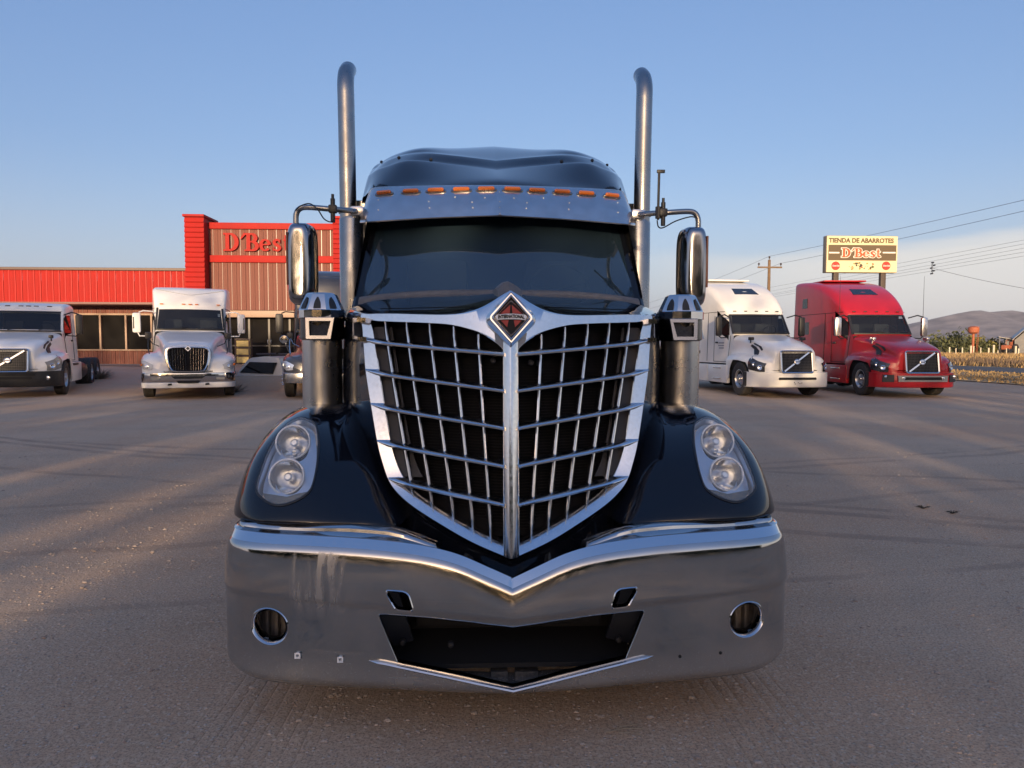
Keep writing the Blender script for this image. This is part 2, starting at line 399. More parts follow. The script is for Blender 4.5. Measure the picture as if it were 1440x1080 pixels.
def patch(S, nu, nv, holes=(), outer=None, off=0.0, met=(1.0, 1.0), rng=(0, 1, 0, 1)):
    """triangles on the surface S with holes cut out (and, with outer, only inside that outline)"""
    U, V = np.meshgrid(np.linspace(rng[0], rng[1], nu), np.linspace(rng[2], rng[3], nv)); G = np.stack([U.ravel(), V.ravel()], 1)
    loops = list(holes)+([outer] if outer is not None else [])
    m = np.array(met)
    if outer is not None: G = G[inside(G, outer)]
    for h in holes: G = G[~inside(G, h)]
    for l in loops:                         # leave the grid points that would crowd the outline away
        d = np.min(np.linalg.norm((G[:, None, :]-np.asarray(l)[None])*m, axis=2), axis=1)
        G = G[d > 0.35*min(m[0]*(rng[1]-rng[0])/nu, m[1]*(rng[3]-rng[2])/nv)]
    pts = [Vector(p*m) for p in G]; edges = []
    for l in loops:
        b = len(pts); k = len(l); pts += [Vector(np.asarray(p)*m) for p in l]
        edges += [(b+i, b+(i+1) % k) for i in range(k)]
    vo, _, fo = delaunay_2d_cdt(pts, edges, [], 0, 1e-7)[:3]
    q = np.array([v[:] for v in vo])/m; F = np.array([f for f in fo if len(f) == 3])
    c = q[F].mean(1); keep = np.ones(len(F), bool)
    for h in holes: keep &= ~inside(c, h)
    if outer is not None: keep &= inside(c, outer)
    P = S(q[:, 0], q[:, 1])
    if off: P = P+S.normal(q[:, 0], q[:, 1])*off
    return P, [tuple(f) for f in F[keep]]
def dense(poly, n):                        # the closed outline resampled to n points, corners kept soft
    P = np.asarray(poly, float); Q = np.vstack([P, P[:1]]); L = np.r_[0, np.cumsum(np.linalg.norm(np.diff(Q, axis=0), axis=1))]
    t = np.linspace(0, L[-1], n, endpoint=False)
    return np.stack([np.interp(t, L, Q[:, i]) for i in range(P.shape[1])], 1)
def smooth_loop(poly, n):
    P = np.asarray(poly, float); Q = np.vstack([P[-2:], P, P[:3]]); C = cr(Q, (len(Q)-1)*12+1)
    return dense(C[24:24+12*len(P)], n)

# ------------------------------------------------------------------ lettering
def text_mesh(body, size, depth, bold=0.0, sx=1.0, shear=0.0):
    cu = bpy.data.curves.new('text', 'FONT'); cu.body = body; cu.size = size; cu.extrude = depth; cu.offset = bold; cu.shear = shear
    cu.align_x = 'CENTER'; cu.align_y = 'CENTER'; cu.resolution_u = 3
    o = bpy.data.objects.new('text', cu); COL.objects.link(o); bpy.context.view_layer.update()
    me = bpy.data.meshes.new_from_object(o.evaluated_get(bpy.context.evaluated_depsgraph_get()))
    V = np.array([v.co[:] for v in me.vertices]); F = [tuple(p.vertices) for p in me.polygons]
    COL.objects.unlink(o); bpy.data.objects.remove(o); bpy.data.curves.remove(cu); bpy.data.meshes.remove(me)
    V[:, 0] *= sx
    return V, F
def stroke(pts, wd):                       # the outline of a pen stroke with varying width
    P = np.asarray(pts, float); wd = np.full(len(P), wd) if np.isscalar(wd) else np.asarray(wd, float)
    T = np.gradient(P, axis=0); T /= np.linalg.norm(T, axis=1)[:, None]+1e-9; N = np.stack([-T[:, 1], T[:, 0]], 1)*wd[:, None]/2
    return P+N, P-N
def arc(cx, cy, rx, ry, a0, a1, n=18): 
    t = np.radians(np.linspace(a0, a1, n)); return np.stack([cx+rx*np.cos(t), cy+ry*np.sin(t)], 1)
def letter_strokes(ch):                    # slab-serif capitals and small letters, cap height 1; (centre line, widths)
    r = lambda x0, x1, y: ([(x0, y), (x1, y)], 0.10)
    if ch == 'D':
        a = arc(0.33, 0.5, 0.40, 0.45, 88, -88, 22); return [([(0.22, 0.02), (0.22, 0.98)], 0.21), r(0.0, 0.42, 0.05), r(0.0, 0.42, 0.95),
            (a, 0.09+0.14*np.cos(np.radians(np.linspace(88, -88, 22))))], 0.86
    if ch == "'":
        return [([(0.02, 0.66), (0.26, 0.97)], [0.05, 0.16])], 0.24
    if ch == 'B':
        c = np.cos(np.radians(np.linspace(88, -88, 18)))
        return [([(0.22, 0.02), (0.22, 0.98)], 0.21), r(0.0, 0.45, 0.05), r(0.0, 0.43, 0.95), ([(0.25, 0.52), (0.45, 0.52)], 0.08),
                (arc(0.38, 0.735, 0.24, 0.215, 88, -88), 0.09+0.12*c), (arc(0.40, 0.285, 0.29, 0.235, 88, -88), 0.09+0.13*c)], 0.78
    if ch == 'e':
        t = np.linspace(5, 320, 30)
        return [(arc(0.29, 0.34, 0.23, 0.29, 5, 320, 30), 0.08+0.11*np.abs(np.cos(np.radians(t)))), ([(0.12, 0.37), (0.50, 0.37)], 0.075)], 0.62
    if ch == 's':
        p = cr([(0.40, 0.56), (0.27, 0.64), (0.11, 0.55), (0.15, 0.42), (0.33, 0.30), (0.42, 0.18), (0.28, 0.05), (0.06, 0.12)], 34)
        return [(p, 0.09+0.08*np.sin(np.linspace(0, math.pi, 34))), ([(0.41, 0.66), (0.41, 0.46)], 0.05), ([(0.06, 0.22), (0.06, 0.02)], 0.05)], 0.52
    if ch == 't':
        p = cr([(0.18, 0.90), (0.18, 0.5), (0.18, 0.2), (0.25, 0.07), (0.42, 0.13)], 20)
        return [(p, 0.15), ([(0.03, 0.63), (0.40, 0.63)], 0.08)], 0.42
def letter_mb(ch, size, dep, grow=0.0, base=0.0):
    mb = MB(); st, adv = letter_strokes(ch)
    for k, (pts, wd) in enumerate(st):
        P = np.asarray(pts, float); 
        if len(P) == 2: P = np.array([P[0]+(P[1]-P[0])*t for t in np.linspace(0, 1, 5)])
        wd = np.full(len(P), wd) if np.isscalar(wd) else np.interp(np.linspace(0, 1, len(P)), np.linspace(0, 1, len(wd)), wd)
        if grow:
            d0 = P[1]-P[0]; d1 = P[-1]-P[-2]
            P = P.copy(); P[0] -= d0/np.linalg.norm(d0)*grow/2; P[-1] += d1/np.linalg.norm(d1)*grow/2
        a, b = stroke(P, wd+grow); a = a*size; b = b*size
        y0 = base; y1 = base-dep-0.0015*size*k
        g = np.zeros((len(P), 4, 3))
        g[:, 0] = np.c_[a[:, 0], np.full(len(a), y0), a[:, 1]]; g[:, 1] = np.c_[a[:, 0], np.full(len(a), y1), a[:, 1]]
        g[:, 2] = np.c_[b[:, 0], np.full(len(a), y1), b[:, 1]]; g[:, 3] = np.c_[b[:, 0], np.full(len(a), y0), b[:, 1]]
        m0 = mb.n; mb.grid(g, closed_u=True); n = len(P)
        mb.F += [(m0+3, m0+2, m0+1, m0), (m0+4*(n-1), m0+4*(n-1)+1, m0+4*(n-1)+2, m0+4*(n-1)+3)]; mb.M += [0, 0]
    return mb, adv*size
# ================================================================== THE SETTING
def sstep(x, a, b):
    t = np.clip((x-a)/(b-a), 0, 1); return t*t*(3-2*t)
def height(X, Y):
    X = np.asarray(X, float); Y = np.asarray(Y, float)
    steep = sstep(Y+0.25*np.sin(X*1.7), 25.2, 27.0)
    broad = sstep(Y, 24.5, 33.0)
    k = sstep(X, -13.0, -11.2)
    h = (0.40*(steep*k+broad*(1-k))+0.2*sstep(Y, 27.5, 34.5))*(1-sstep(X, -1.5, 5.0))
    h = h*(1-sstep(Y, 60, 160))
    h = h+0.5*sstep(X, 42, 60)*sstep(Y, 10, 60)
    far = sstep(np.hypot(X, Y), 8, 30)
    return h+0.02*far*np.sin(X*0.7+1.3*np.sin(Y*0.31))*np.sin(Y*0.53)
def axis_pts(lo, hi, near, fine, grow):
    out = [0.0]; step = fine
    while out[-1] < hi:
        if out[-1] > near: step *= grow
        out.append(out[-1]+step)
    neg = [0.0]; step = fine
    while neg[-1] > lo:
        if -neg[-1] > near: step *= grow
        neg.append(neg[-1]-step)
    return np.array(neg[:0:-1]+out)
gx = axis_pts(-9000, 9000, 45, 0.5, 1.25); gy = axis_pts(-9000, 9000, 45, 0.5, 1.25)
GX, GY = np.meshgrid(gx, gy)

def ground_material():
    m = bpy.data.materials.new('packed brown gravel'); m.use_nodes = True; t = m.node_tree; b = t.nodes['Principled BSDF']
    N = t.nodes.new; L = t.links.new
    co = N('ShaderNodeTexCoord')
    def noise(scale, det=6.0, rough=0.6, vec=None):
        n = N('ShaderNodeTexNoise'); n.inputs['Scale'].default_value = scale; n.inputs['Detail'].default_value = det; n.inputs['Roughness'].default_value = rough
        L(vec or co.outputs['Object'], n.inputs['Vector']); return n.outputs[0]
    def mr(x, a, c, lo=0.0, hi=1.0):
        n = N('ShaderNodeMapRange'); n.interpolation_type = 'SMOOTHSTEP'; L(x, n.inputs[0])
        for i, v in ((1, a), (2, c), (3, lo), (4, hi)): n.inputs[i].default_value = v
        return n.outputs[0]
    def mixc(f, a, c):
        n = N('ShaderNodeMix'); n.data_type = 'RGBA'
        if isinstance(f, float): n.inputs[0].default_value = f
        else: L(f, n.inputs[0])
        for i, v in ((6, a), (7, c)):
            if isinstance(v, tuple): n.inputs[i].default_value = (*v, 1)
            else: L(v, n.inputs[i])
        return n.outputs[2]
    def math_(op, a, c=0.0):
        n = N('ShaderNodeMath'); n.operation = op
        for i, v in ((0, a), (1, c)):
            if isinstance(v, (int, float)): n.inputs[i].default_value = v
            else: L(v, n.inputs[i])
        return n.outputs[0]
    st = N('ShaderNodeMapping'); st.inputs['Scale'].default_value = (0.05, 0.9, 1.0); L(co.outputs['Object'], st.inputs[0])
    col = mixc(mr(noise(0.35), 0.38, 0.62), (0.575, 0.412, 0.280), (0.540, 0.350, 0.220))
    col = mixc(mr(noise(1.0, 5, 0.6, st.outputs[0]), 0.45, 0.66, 0.0, 0.45), col, (0.43, 0.33, 0.23))    # long scuffed bands
    col = mixc(mr(noise(0.9, 6, 0.7), 0.50, 0.72, 0.0, 0.35), col, (0.38, 0.265, 0.165))
    col = mixc(mr(noise(34.0, 5, 0.75), 0.47, 0.66, 0.0, 0.65), col, (0.68, 0.54, 0.39))
    col = mixc(mr(noise(85.0, 3, 0.7), 0.50, 0.60, 0.0, 0.70), col, (0.24, 0.17, 0.115))
    vo = N('ShaderNodeTexVoronoi'); vo.inputs['Scale'].default_value = 42.0; L(co.outputs['Object'], vo.inputs['Vector'])
    sv = N('ShaderNodeSeparateColor'); L(vo.outputs['Color'], sv.inputs[0])
    peb = math_('MULTIPLY', mr(vo.outputs['Distance'], 0.34, 0.16), mr(sv.outputs[0], 0.72, 0.74))
    col = mixc(math_('MULTIPLY', peb, 0.8), col, (0.60, 0.52, 0.43))
    spx = N('ShaderNodeSeparateXYZ'); L(co.outputs['Object'], spx.inputs[0]); wob = math_('MULTIPLY', math_('SUBTRACT', noise(0.22, 2), 0.5), 1.1)
    for kx, c0, wd_, st_ in ((0.48, 8.1, 0.13, 0.5), (0.48, 8.45, 0.10, 0.4), (0.387, 6.96, 0.10, 0.45), (0.30, 9.9, 0.12, 0.4), (-0.22, 6.3, 0.10, 0.35), (-0.30, 8.0, 0.12, 0.4), (-0.30, 8.4, 0.10, 0.3), (-0.1, 4.6, 0.07, 0.3)):   # old wheel lines
        dd = math_('ADD', math_('SUBTRACT', math_('ADD', spx.outputs[1], math_('MULTIPLY', spx.outputs[0], kx)), c0), wob)
        ln = math_('MULTIPLY', mr(math_('ABSOLUTE', dd), wd_, wd_*0.45), mr(noise(1.1), 0.36, 0.56))
        col = mixc(math_('MULTIPLY', ln, st_), col, (0.23, 0.165, 0.12))
    L(col, b.inputs['Base Color']); b.inputs['Roughness'].default_value = 0.92; b.inputs['Specular IOR Level'].default_value = 0.25
    # tyre ruts: ribbed bands running along the truck, and one crossing band
    sp = N('ShaderNodeSeparateXYZ'); L(co.outputs['Object'], sp.inputs[0])
    warp = math_('ADD', sp.outputs[0], math_('MULTIPLY', math_('SUBTRACT', noise(0.5, 2), 0.5), 0.10))
    rut = math_('POWER', math_('ABSOLUTE', math_('SINE', math_('MULTIPLY', warp, 52.0))), 0.35)
    ax = math_('ABSOLUTE', warp)
    band = math_('MULTIPLY', mr(math_('ABSOLUTE', math_('SUBTRACT', ax, 1.05)), 0.34, 0.18), mr(noise(1.3), 0.35, 0.55, 0.25, 1.0))
    band = math_('MULTIPLY', band, mr(sp.outputs[1], 4.6, 3.2))
    rot = math_('ADD', math_('MULTIPLY', sp.outputs[0], 0.91), math_('MULTIPLY', sp.outputs[1], 0.42))
    rw = math_('ADD', rot, math_('MULTIPLY', math_('SUBTRACT', noise(0.4, 2), 0.5), 0.5))
    band2 = mr(math_('ABSOLUTE', math_('SUBTRACT', rw, 5.4)), 0.32, 0.16)
    rut2 = math_('MULTIPLY', math_('POWER', math_('ABSOLUTE', math_('SINE', math_('MULTIPLY', rw, 45.0))), 0.35), math_('MULTIPLY', band2, mr(noise(0.8), 0.45, 0.6)))
    hgt = math_('ADD', math_('MULTIPLY', noise(45.0, 9, 0.75), 0.015), math_('MULTIPLY', peb, 0.010))
    hgt = math_('ADD', hgt, math_('MULTIPLY', noise(3.0, 4), 0.035))
    hgt = math_('ADD', hgt, math_('MULTIPLY', math_('MULTIPLY', rut, band), 0.017))
    hgt = math_('ADD', hgt, math_('MULTIPLY', rut2, 0.007))
    bp = N('ShaderNodeBump'); bp.inputs['Strength'].default_value = 0.7; bp.inputs['Distance'].default_value = 1.0
    L(hgt, bp.inputs['Height']); L(bp.outputs[0], b.inputs['Normal'])
    return m
M_GROUND = ground_material()
g = MB().grid(np.stack([GX, GY, height(GX, GY)], -1)).build('ground', M_GROUND, smooth=180); g['kind'] = 'structure'

M_ASPHALT = mat('grey asphalt', (0.075, 0.075, 0.078), 0.85, noise=(4, 0.6, (0.10, 0.098, 0.095)), bump=(80, 0.3))
M_VERGE = mat('dry verge soil', (0.36, 0.24, 0.11), 0.95, noise=(1.2, 0.8, (0.27, 0.17, 0.085)), bump=(12, 0.6))
M_FIELD = mat('dry field soil', (0.40, 0.28, 0.13), 0.95, noise=(0.25, 0.8, (0.28, 0.19, 0.095)), bump=(6, 0.6))
def strip(name, x0, x1, y0, y1, dz, m, nx=6, ny=90):
    X, Y = np.meshgrid(np.linspace(x0, x1, nx), np.linspace(y0, y1, ny))
    o = MB().grid(np.stack([X, Y, height(X, Y)+dz], -1)).build(name, m, smooth=180); o['kind'] = 'structure'; return o
strip('dry_verge', 22.3, 31.6, -40, 400, 0.035, M_VERGE, 8, 400)
strip('road', 31.6, 38.6, -60, 900, 0.06, M_ASPHALT, 5, 500)
strip('dry_field', 39.0, 420, -40, 900, 0.05, M_FIELD, 120, 300)
# a raised sandy apron in front of the shop windows
strip('shop_apron', -40, -2.0, 33.6, 35.95, 0.03, mat('pale sandy concrete', (0.36, 0.29, 0.22), 0.9, noise=(3, 0.6, (0.28, 0.22, 0.165))), 30, 4)

# loose stones lying on the yard, and one straw
def stone_mesh(mb, c, r, rng):
    V = []; n1 = 6
    for j, (zz, rr) in enumerate(((0.55, 0.45), (0.15, 1.0), (-0.35, 0.85))):
        for i in range(n1):
            a = i*2*math.pi/n1+j*0.4; k = r*rr*rng.uniform(0.7, 1.15)
            V.append([c[0]+k*math.cos(a)*1.25, c[1]+k*math.sin(a), c[2]+zz*r*rng.uniform(0.7, 1.1)])
    F = [(j*n1+i, j*n1+(i+1) % n1, (j+1)*n1+(i+1) % n1, (j+1)*n1+i) for j in range(2) for i in range(n1)]+[tuple(range(n1))]
    mb.add(V, F)
rng = random.Random(3); mb = MB()
for k in range(15000):
    Y = 1.2+11.0*rng.random()**1.7; X = rng.uniform(-0.85, 0.85)*(Y+0.6)
    stone_mesh(mb, (X, Y, height(X, Y)+0.001), rng.choice((0.003, 0.004, 0.005, 0.006, 0.007, 0.009, 0.015 if rng.random() < 0.22 else 0.004)), rng)
o = mb.build('loose_gravel', mat('gravel stone', (0.50, 0.41, 0.33), 0.9, noise=(5, 1.0, (0.27, 0.20, 0.15))), smooth=0); o['kind'] = 'stuff'
mb = MB(); c = Gd(872, 1032)
for dx, dy, l, a in ((0, 0, 0.16, 0.1), (0.02, 0.004, 0.13, 0.35), (0.05, -0.006, 0.10, -0.3), (0.09, 0.01, 0.06, 0.8)):
    p = np.array([c[0]+dx-0.06, c[1]+dy, 0.008]); e = p+np.array([math.cos(a)*l, math.sin(a)*l, 0.004])
    mb.tube([p, (p+e)/2+[0, 0.006, 0.006], e], 0.0014, 6)
tag(mb.build('dry_straw', mat('straw', (0.34, 0.27, 0.17), 0.8)), 'thin dry straw twigs lying on the gravel in front of the bumper', 'straw')
for k, (px, py) in enumerate(((1298, 715), (1339, 722))):
    c = Gd(px, py); mb = MB(); rr = random.Random(k)
    for i in range(26):
        a = rr.uniform(0, 6.3); l = rr.uniform(0.04, 0.13)
        l *= 0.55; mb.tube([c+[0, 0, -0.005], c+[math.cos(a)*l*.6, math.sin(a)*l*.4, l*0.35], c+[math.cos(a)*l*1.3, math.sin(a)*l*.7, l*.3]], [0.004, 0.003, 0.001], 5)
    tag(mb.build('weed', mat('dark weed', (0.022, 0.020, 0.015), 0.9)), ('dark flat weed growing alone in the gravel, the left one of two' if k == 0 else 'small dark weed growing in the gravel, the right one of two'), 'weed', 'weeds in the gravel')

# ------------------------------------------------------------------ shop building
YB = 36.0
def zx(px, py, Y=YB): p = W(px, py, Y); return p[0], p[2]
ZB = 0.55
shop = empty('shop_building', (W(258, 500, YB)[0], YB, ZB), 0, 'long shop with red ribbed metal front, glass windows and a tall parapet', 'building')
OFF = np.array(shop.location)
xw0 = -42.0; xt0, ztop = zx(258, 301); xt1 = zx(285.5, 301)[0]; xe0 = zx(471, 314, YB+0.6)[0]; xe1 = xe0+0.95
zp = zx(285, 313, YB+0.5)[1]
zf0 = zx(200, 424)[1]; zf1 = zx(200, 379)[1]; zcap = zx(200, 376)[1]
def ribbed(wd, h, n, dep=0.028):           # one roll-formed sheet: n ribs, outer face towards -Y
    xs = []; 
    for k in range(n):
        a = k*wd/n; s = wd/n
        xs += [(a, 0), (a+s*0.30, 0), (a+s*0.36, -dep*0.35), (a+s*0.52, -dep*0.35), (a+s*0.58, 0), (a+s*0.80, 0), (a+s*0.86, -dep), (a+s*0.94, -dep)]
    xs.append((wd, 0)); P = np.array(xs)
    G = np.zeros((2, len(P), 3)); G[:, :, 0] = P[:, 0]; G[:, :, 1] = P[:, 1]; G[1, :, 2] = h
    mb = MB().grid(G)
    for k in range(n):
        if n < 4 or k % 2 == 0: mb.M[k*8+6] = 1      # crests take a lighter, glossier copy that puts sun glints on the ribs
        if k == 0: mb.M[7] = 1
    return mb
def panels(x0, x1, z0, z1, Y, m, name='metal_panel', wd=0.91, ribs=3):
    n = max(1, round((x1-x0)/wd)); wd = (x1-x0)/n; first = None
    global OFF
    keep = OFF; OFF = np.zeros(3)
    for k in range(n):
        loc = (x0+k*wd-keep[0], Y-keep[1], z0-keep[2])
        if first is None:
            first = ribbed(wd-0.004, z1-z0, ribs).build(name, [m, M_REDRIB if m is M_RED else M_MAROONRIB], shop, smooth=0); first.location = loc
        else: put(first, name, shop, loc)
    OFF = keep
wall = MB().box(((xw0+xe1)/2, YB+6.2, ZB+2.2), (xe1-xw0, 8.0, 4.3))
wall.box(((xt1+xe0)/2, YB+3.2, (ZB+zp)/2+0.6), (xe0-xt1, 1.6, zp-ZB-1.4)); wall.build('back_wall', M_BROWNTRIM, shop, smooth=0)
panels(xw0, xt0, zf0, zf1, YB+0.62, M_RED)                                    # red fascia of the long wing
MB().box(((xw0+xt0)/2, YB+1.4, zf1+0.07), (xt0-xw0, 1.8, 0.14), bev=0.02).build('roof_cap', M_BROWNTRIM, shop)
MB().box(((xw0+xt0)/2, YB+1.42, zf0-0.06), (xt0-xw0, 1.7, 0.12), bev=0.01).build('soffit', mat('dull maroon trim', (0.16, 0.06, 0.052), 0.5), shop)
z441 = zx(200, 441, YB+2.1)[1]; z493 = zx(200, 493, YB+2.1)[1]
panels(xw0, xt1, z441, zf0-0.1, YB+2.15, M_MAROON, 'metal_panel', 0.91, 4)
panels(xw0, xt1, ZB-0.1, z493, YB+2.15, M_MAROON, 'metal_panel', 0.91, 4)
MB().box(((xw0+xt1)/2, YB+2.10, z441-0.04), (xt1-xw0, 0.12, 0.09)).box(((xw0+xt1)/2, YB+2.10, z493+0.03), (xt1-xw0, 0.12, 0.07)).build('window_rail', M_TAN, shop, smooth=0)
mx = [zx(p, 470, YB+2.1)[0] for p in (-40, 2, 34, 67, 107, 142, 178, 214, 252)]
first = None
for x in mx:
    if first is None: first = MB().box((x, YB+2.09, (z441+z493)/2), (0.09, 0.14, z441-z493-0.14)).build('mullion', M_TAN, shop, smooth=0); fx = x
    else: put(first, 'mullion', shop, (x-fx, 0, 0))
M_SHOPGLASS = mat('shop window glass', (0.012, 0.0115, 0.0115), 0.08, spec=0.10, noise=(0.8, 0.8, (0.022, 0.020, 0.019)))
for a, b in zip(mx[:-1], mx[1:]):
    MB().box(((a+b)/2, YB+2.17, (z441+z493)/2), (b-a-0.10, 0.03, z441-z493-0.13)).build('window_pane', M_SHOPGLASS, shop, smooth=0)
# tower: two louvred pilasters, parapet with two red bands
def pilaster(x0, x1, top):
    MB().box(((x0+x1)/2, YB+0.95, (ZB+top)/2-0.02), (x1-x0-0.06, 1.7, top-ZB-0.04)).build('pilaster_core', M_RED, shop, smooth=0)
    n = 30; hh = (top-ZB-0.14)/n; f = None
    for k in range(n):
        if f is None:
            wd = x1-x0; P = [(-0.05, 0), (-0.075, 0.02), (0, hh-0.006), (0.06, hh-0.006), (0.06, 0)]
            mb = MB(); mb.prism([(y, z) for y, z in P], (x0, YB+0.1, ZB), (0, 1, 0), (0, 0, 1), (wd, 0, 0)); f = mb.build('louvre_board', M_RED, shop, smooth=0)
        else: put(f, 'louvre_board', shop, (0, 0, k*hh))
    MB().box(((x0+x1)/2, YB+0.92, top-0.06), (x1-x0+0.10, 1.95, 0.12), bev=0.015).build('pilaster_cap', M_RED, shop)
pilaster(xt0, xt1, ztop); pilaster(xe0, xe1, ztop-0.02)
Yt = YB+0.72
zb1 = zx(285, 313, Yt)[1]; zb2 = zx(285, 322, Yt)[1]; zm1 = zx(285, 359, Yt)[1]; zm2 = zx(285, 369, Yt)[1]; zlow = zx(330, 436, Yt)[1]
for a, b in ((zb2, zb1), (zm2, zm1)):
    MB().box(((xt1+xe0)/2, Yt-0.02, (a+b)/2), (xe0-xt1-0.01, 0.22, b-a), bev=0.03).build('red_band', M_RED, shop)
panels(xt1, xe0, zm1-0.01, zb2+0.01, Yt, M_MAROON, 'metal_panel', 0.91, 4)
panels(xt1, xe0, zlow, zm2+0.01, Yt, M_MAROON, 'metal_panel', 0.91, 4)
zd = zx(330, 446, Yt+0.5)[1]
MB().box(((xt1+xe0)/2, Yt+0.45, (zlow+zd)/2-0.02), (xe0-xt1-0.02, 0.9, zlow-zd), bev=0.01).build('door_header', M_TAN, shop)
dx = [xt1]+[zx(p, 480, Yt+0.6)[0] for p in (322, 351, 379, 408, 440)]+[xe0]
for x in dx[1:-1]: MB().box((x, Yt+0.62, (ZB+zd)/2), (0.10, 0.12, zd-ZB-0.02)).build('door_frame', mat('dark bronze frame', (0.05, 0.045, 0.042), 0.4), shop, smooth=0)
for a, b in zip(dx[:-1], dx[1:]):
    MB().box(((a+b)/2, Yt+0.66, (ZB+zd)/2), (b-a-0.11, 0.03, zd-ZB-0.03)).build('glass_door', M_SHOPGLASS, shop, smooth=0)
    MB().box(((a+b)/2, Yt+0.61, ZB+1.0), (b-a-0.12, 0.05, 0.07)).build('door_rail', mat('dark bronze frame', (0.05, 0.045, 0.042), 0.4), shop, smooth=0)
for p in (376.5, 381):
    x, z = zx(p, 481, Yt+0.55); MB().tube([(x, Yt+0.56, z-0.12), (x, Yt+0.53, z), (x, Yt+0.56, z+0.12)], 0.018, 8).build('door_handle', M_STEEL, shop)
OFF = np.zeros(3)
# the red letters on the parapet
x0, z0 = zx(314.5, 353, YB+0.6); H = zx(314.5, 327.5, YB+0.6)[1]-z0
sgn = empty('shop_name_letters', (x0, YB+0.66, z0), 0, "red raised serif letters reading D'Best on the shop parapet", 'sign')
cx = 0
for ch, gap in (('D', 0.02), ("'", -0.02), ('B', 0.03), ('e', 0.03), ('s', 0.03), ('t', 0)):
    lm, adv = letter_mb(ch, H, 0.10); o = lm.build('letter', M_RED, sgn, smooth=30, fix=True); o.location = (cx, 0, 0); cx += adv*1.05+gap*H

# things standing at the shop door
p = W(343, 514, YB-0.3)
cr_ = empty('goods_rack', (p[0], YB-0.3, ZB+0.03), 0, 'yellow goods rack standing by the dark glass shop door', 'rack'); OFF = np.array([p[0], YB-0.3, ZB+0.03])
mb = MB()
for sx in (-0.33, 0.33):
    for sy in (-0.2, 0.2): mb.tube([(p[0]+sx, YB-0.3+sy, ZB+0.03), (p[0]+sx, YB-0.3+sy, ZB+1.35)], 0.025, 6)
for z in (0.1, 0.5, 0.9, 1.33): mb.box((p[0], YB-0.3, ZB+z), (0.72, 0.44, 0.04))
mb.build('frame', M_BROWNTRIM, cr_)
for k in range(3): MB().box((p[0], YB-0.3, ZB+0.31+k*0.4), (0.6, 0.36, 0.30), bev=0.03).build('goods_box', M_YELLOWISH, cr_)
OFF = np.zeros(3)

# ------------------------------------------------------------------ white pickup topper behind the earth bank
YS = 27.6; Z0 = 0.38
cap_o = W(365, 525, YS); cap_o[2] = Z0
cap = empty('pickup_topper', cap_o, 0, 'white pickup topper with dark slanted end window behind a low earth bank', 'topper')
def capP(px, py, Y=YS): return W(px, py, Y)-cap_o
a0, a1 = capP(330, 527), capP(398, 530); t0, t1 = capP(350, 503), capP(391, 502)
w_ = (a1[0]-a0[0]); zt = t0[2]; L_ = 2.3; sk = 0.55      # it runs back and to the right
rings = []
for t in np.linspace(0, 1, 8):
    y = t*L_; sx = t*sk+ 0.0; ins = 0.34*(1-min(1, t/0.15))*0.5
    rings.append([(a0[0]+sx, y, -0.05), (a0[0]+0.10+sx+ins*0.2, y+ins*0.1, 0.18), (t0[0]-0.12+sx, y+ins, zt-0.10), (t0[0]+0.06+sx, y+ins, zt), ((t0[0]+t1[0])/2+sx, y+ins, zt+0.05),
                  (t1[0]+0.02+sx, y+ins, zt), (a1[0]-0.16+sx, y+ins, zt-0.10), (a1[0]-0.04+sx+ins*0.2, y+ins*0.1, 0.18), (a1[0]+sx, y, -0.05)])
mb = MB().grid(np.array(rings)); mb.F += [tuple(range(9)), tuple(range(63, 72))[::-1]]; mb.M += [0, 0]
mb.build('shell', M_WHITEP, cap, smooth=40)
q = [(capP(337, 524), 0), (capP(350, 509), 0), (capP(389, 510), 0), (capP(384, 526), 0)]
mb = MB(); Q = [np.array([v[0][0], -0.012+0.30*max(0, v[0][2]-0.1)*0.55, v[0][2]]) for v in q]
mb.add([v+np.array([0, -0.01, 0]) for v in Q]+[v+np.array([0, 0.04, 0]) for v in Q], [(0, 1, 2, 3), (7, 6, 5, 4), (0, 4, 5, 1), (1, 5, 6, 2), (2, 6, 7, 3), (3, 7, 4, 0)])
mb.build('end_window', M_DARKGLASS, cap, smooth=0)
mb = MB(); xs = a1[0]
for y0_, y1_ in ((0.25, 2.0),):
    A = [np.array([xs-0.02+sk*(y/L_), y, z]) for y, z in ((y0_, 0.20), (y1_, 0.20), (y1_-0.1, zt-0.14), (y0_+0.25, zt-0.14))]
    for v in A: v[0] = xs+sk*(v[1]/L_)+(-0.03 if v[2] < 0.25 else -0.155)
    mb.add(A+[v-np.array([0.05, 0, 0]) for v in A], [(0, 1, 2, 3), (7, 6, 5, 4), (0, 4, 5, 1), (1, 5, 6, 2), (2, 6, 7, 3), (3, 7, 4, 0)])
mb.build('side_window', M_DARKGLASS, cap, smooth=0)
mb = MB()
for x in (-0.42, 0.42): mb.tube([(x+0.15, 0.5, zt+0.14), (x+0.5, 1.9, zt+0.14)], 0.022, 8)
for y in (0.6, 1.2, 1.8): mb.box((0.2+y*0.2, y, zt+0.10), (1.15, 0.05, 0.03)); 
mb.build('roof_rack', M_PLASTIC, cap)

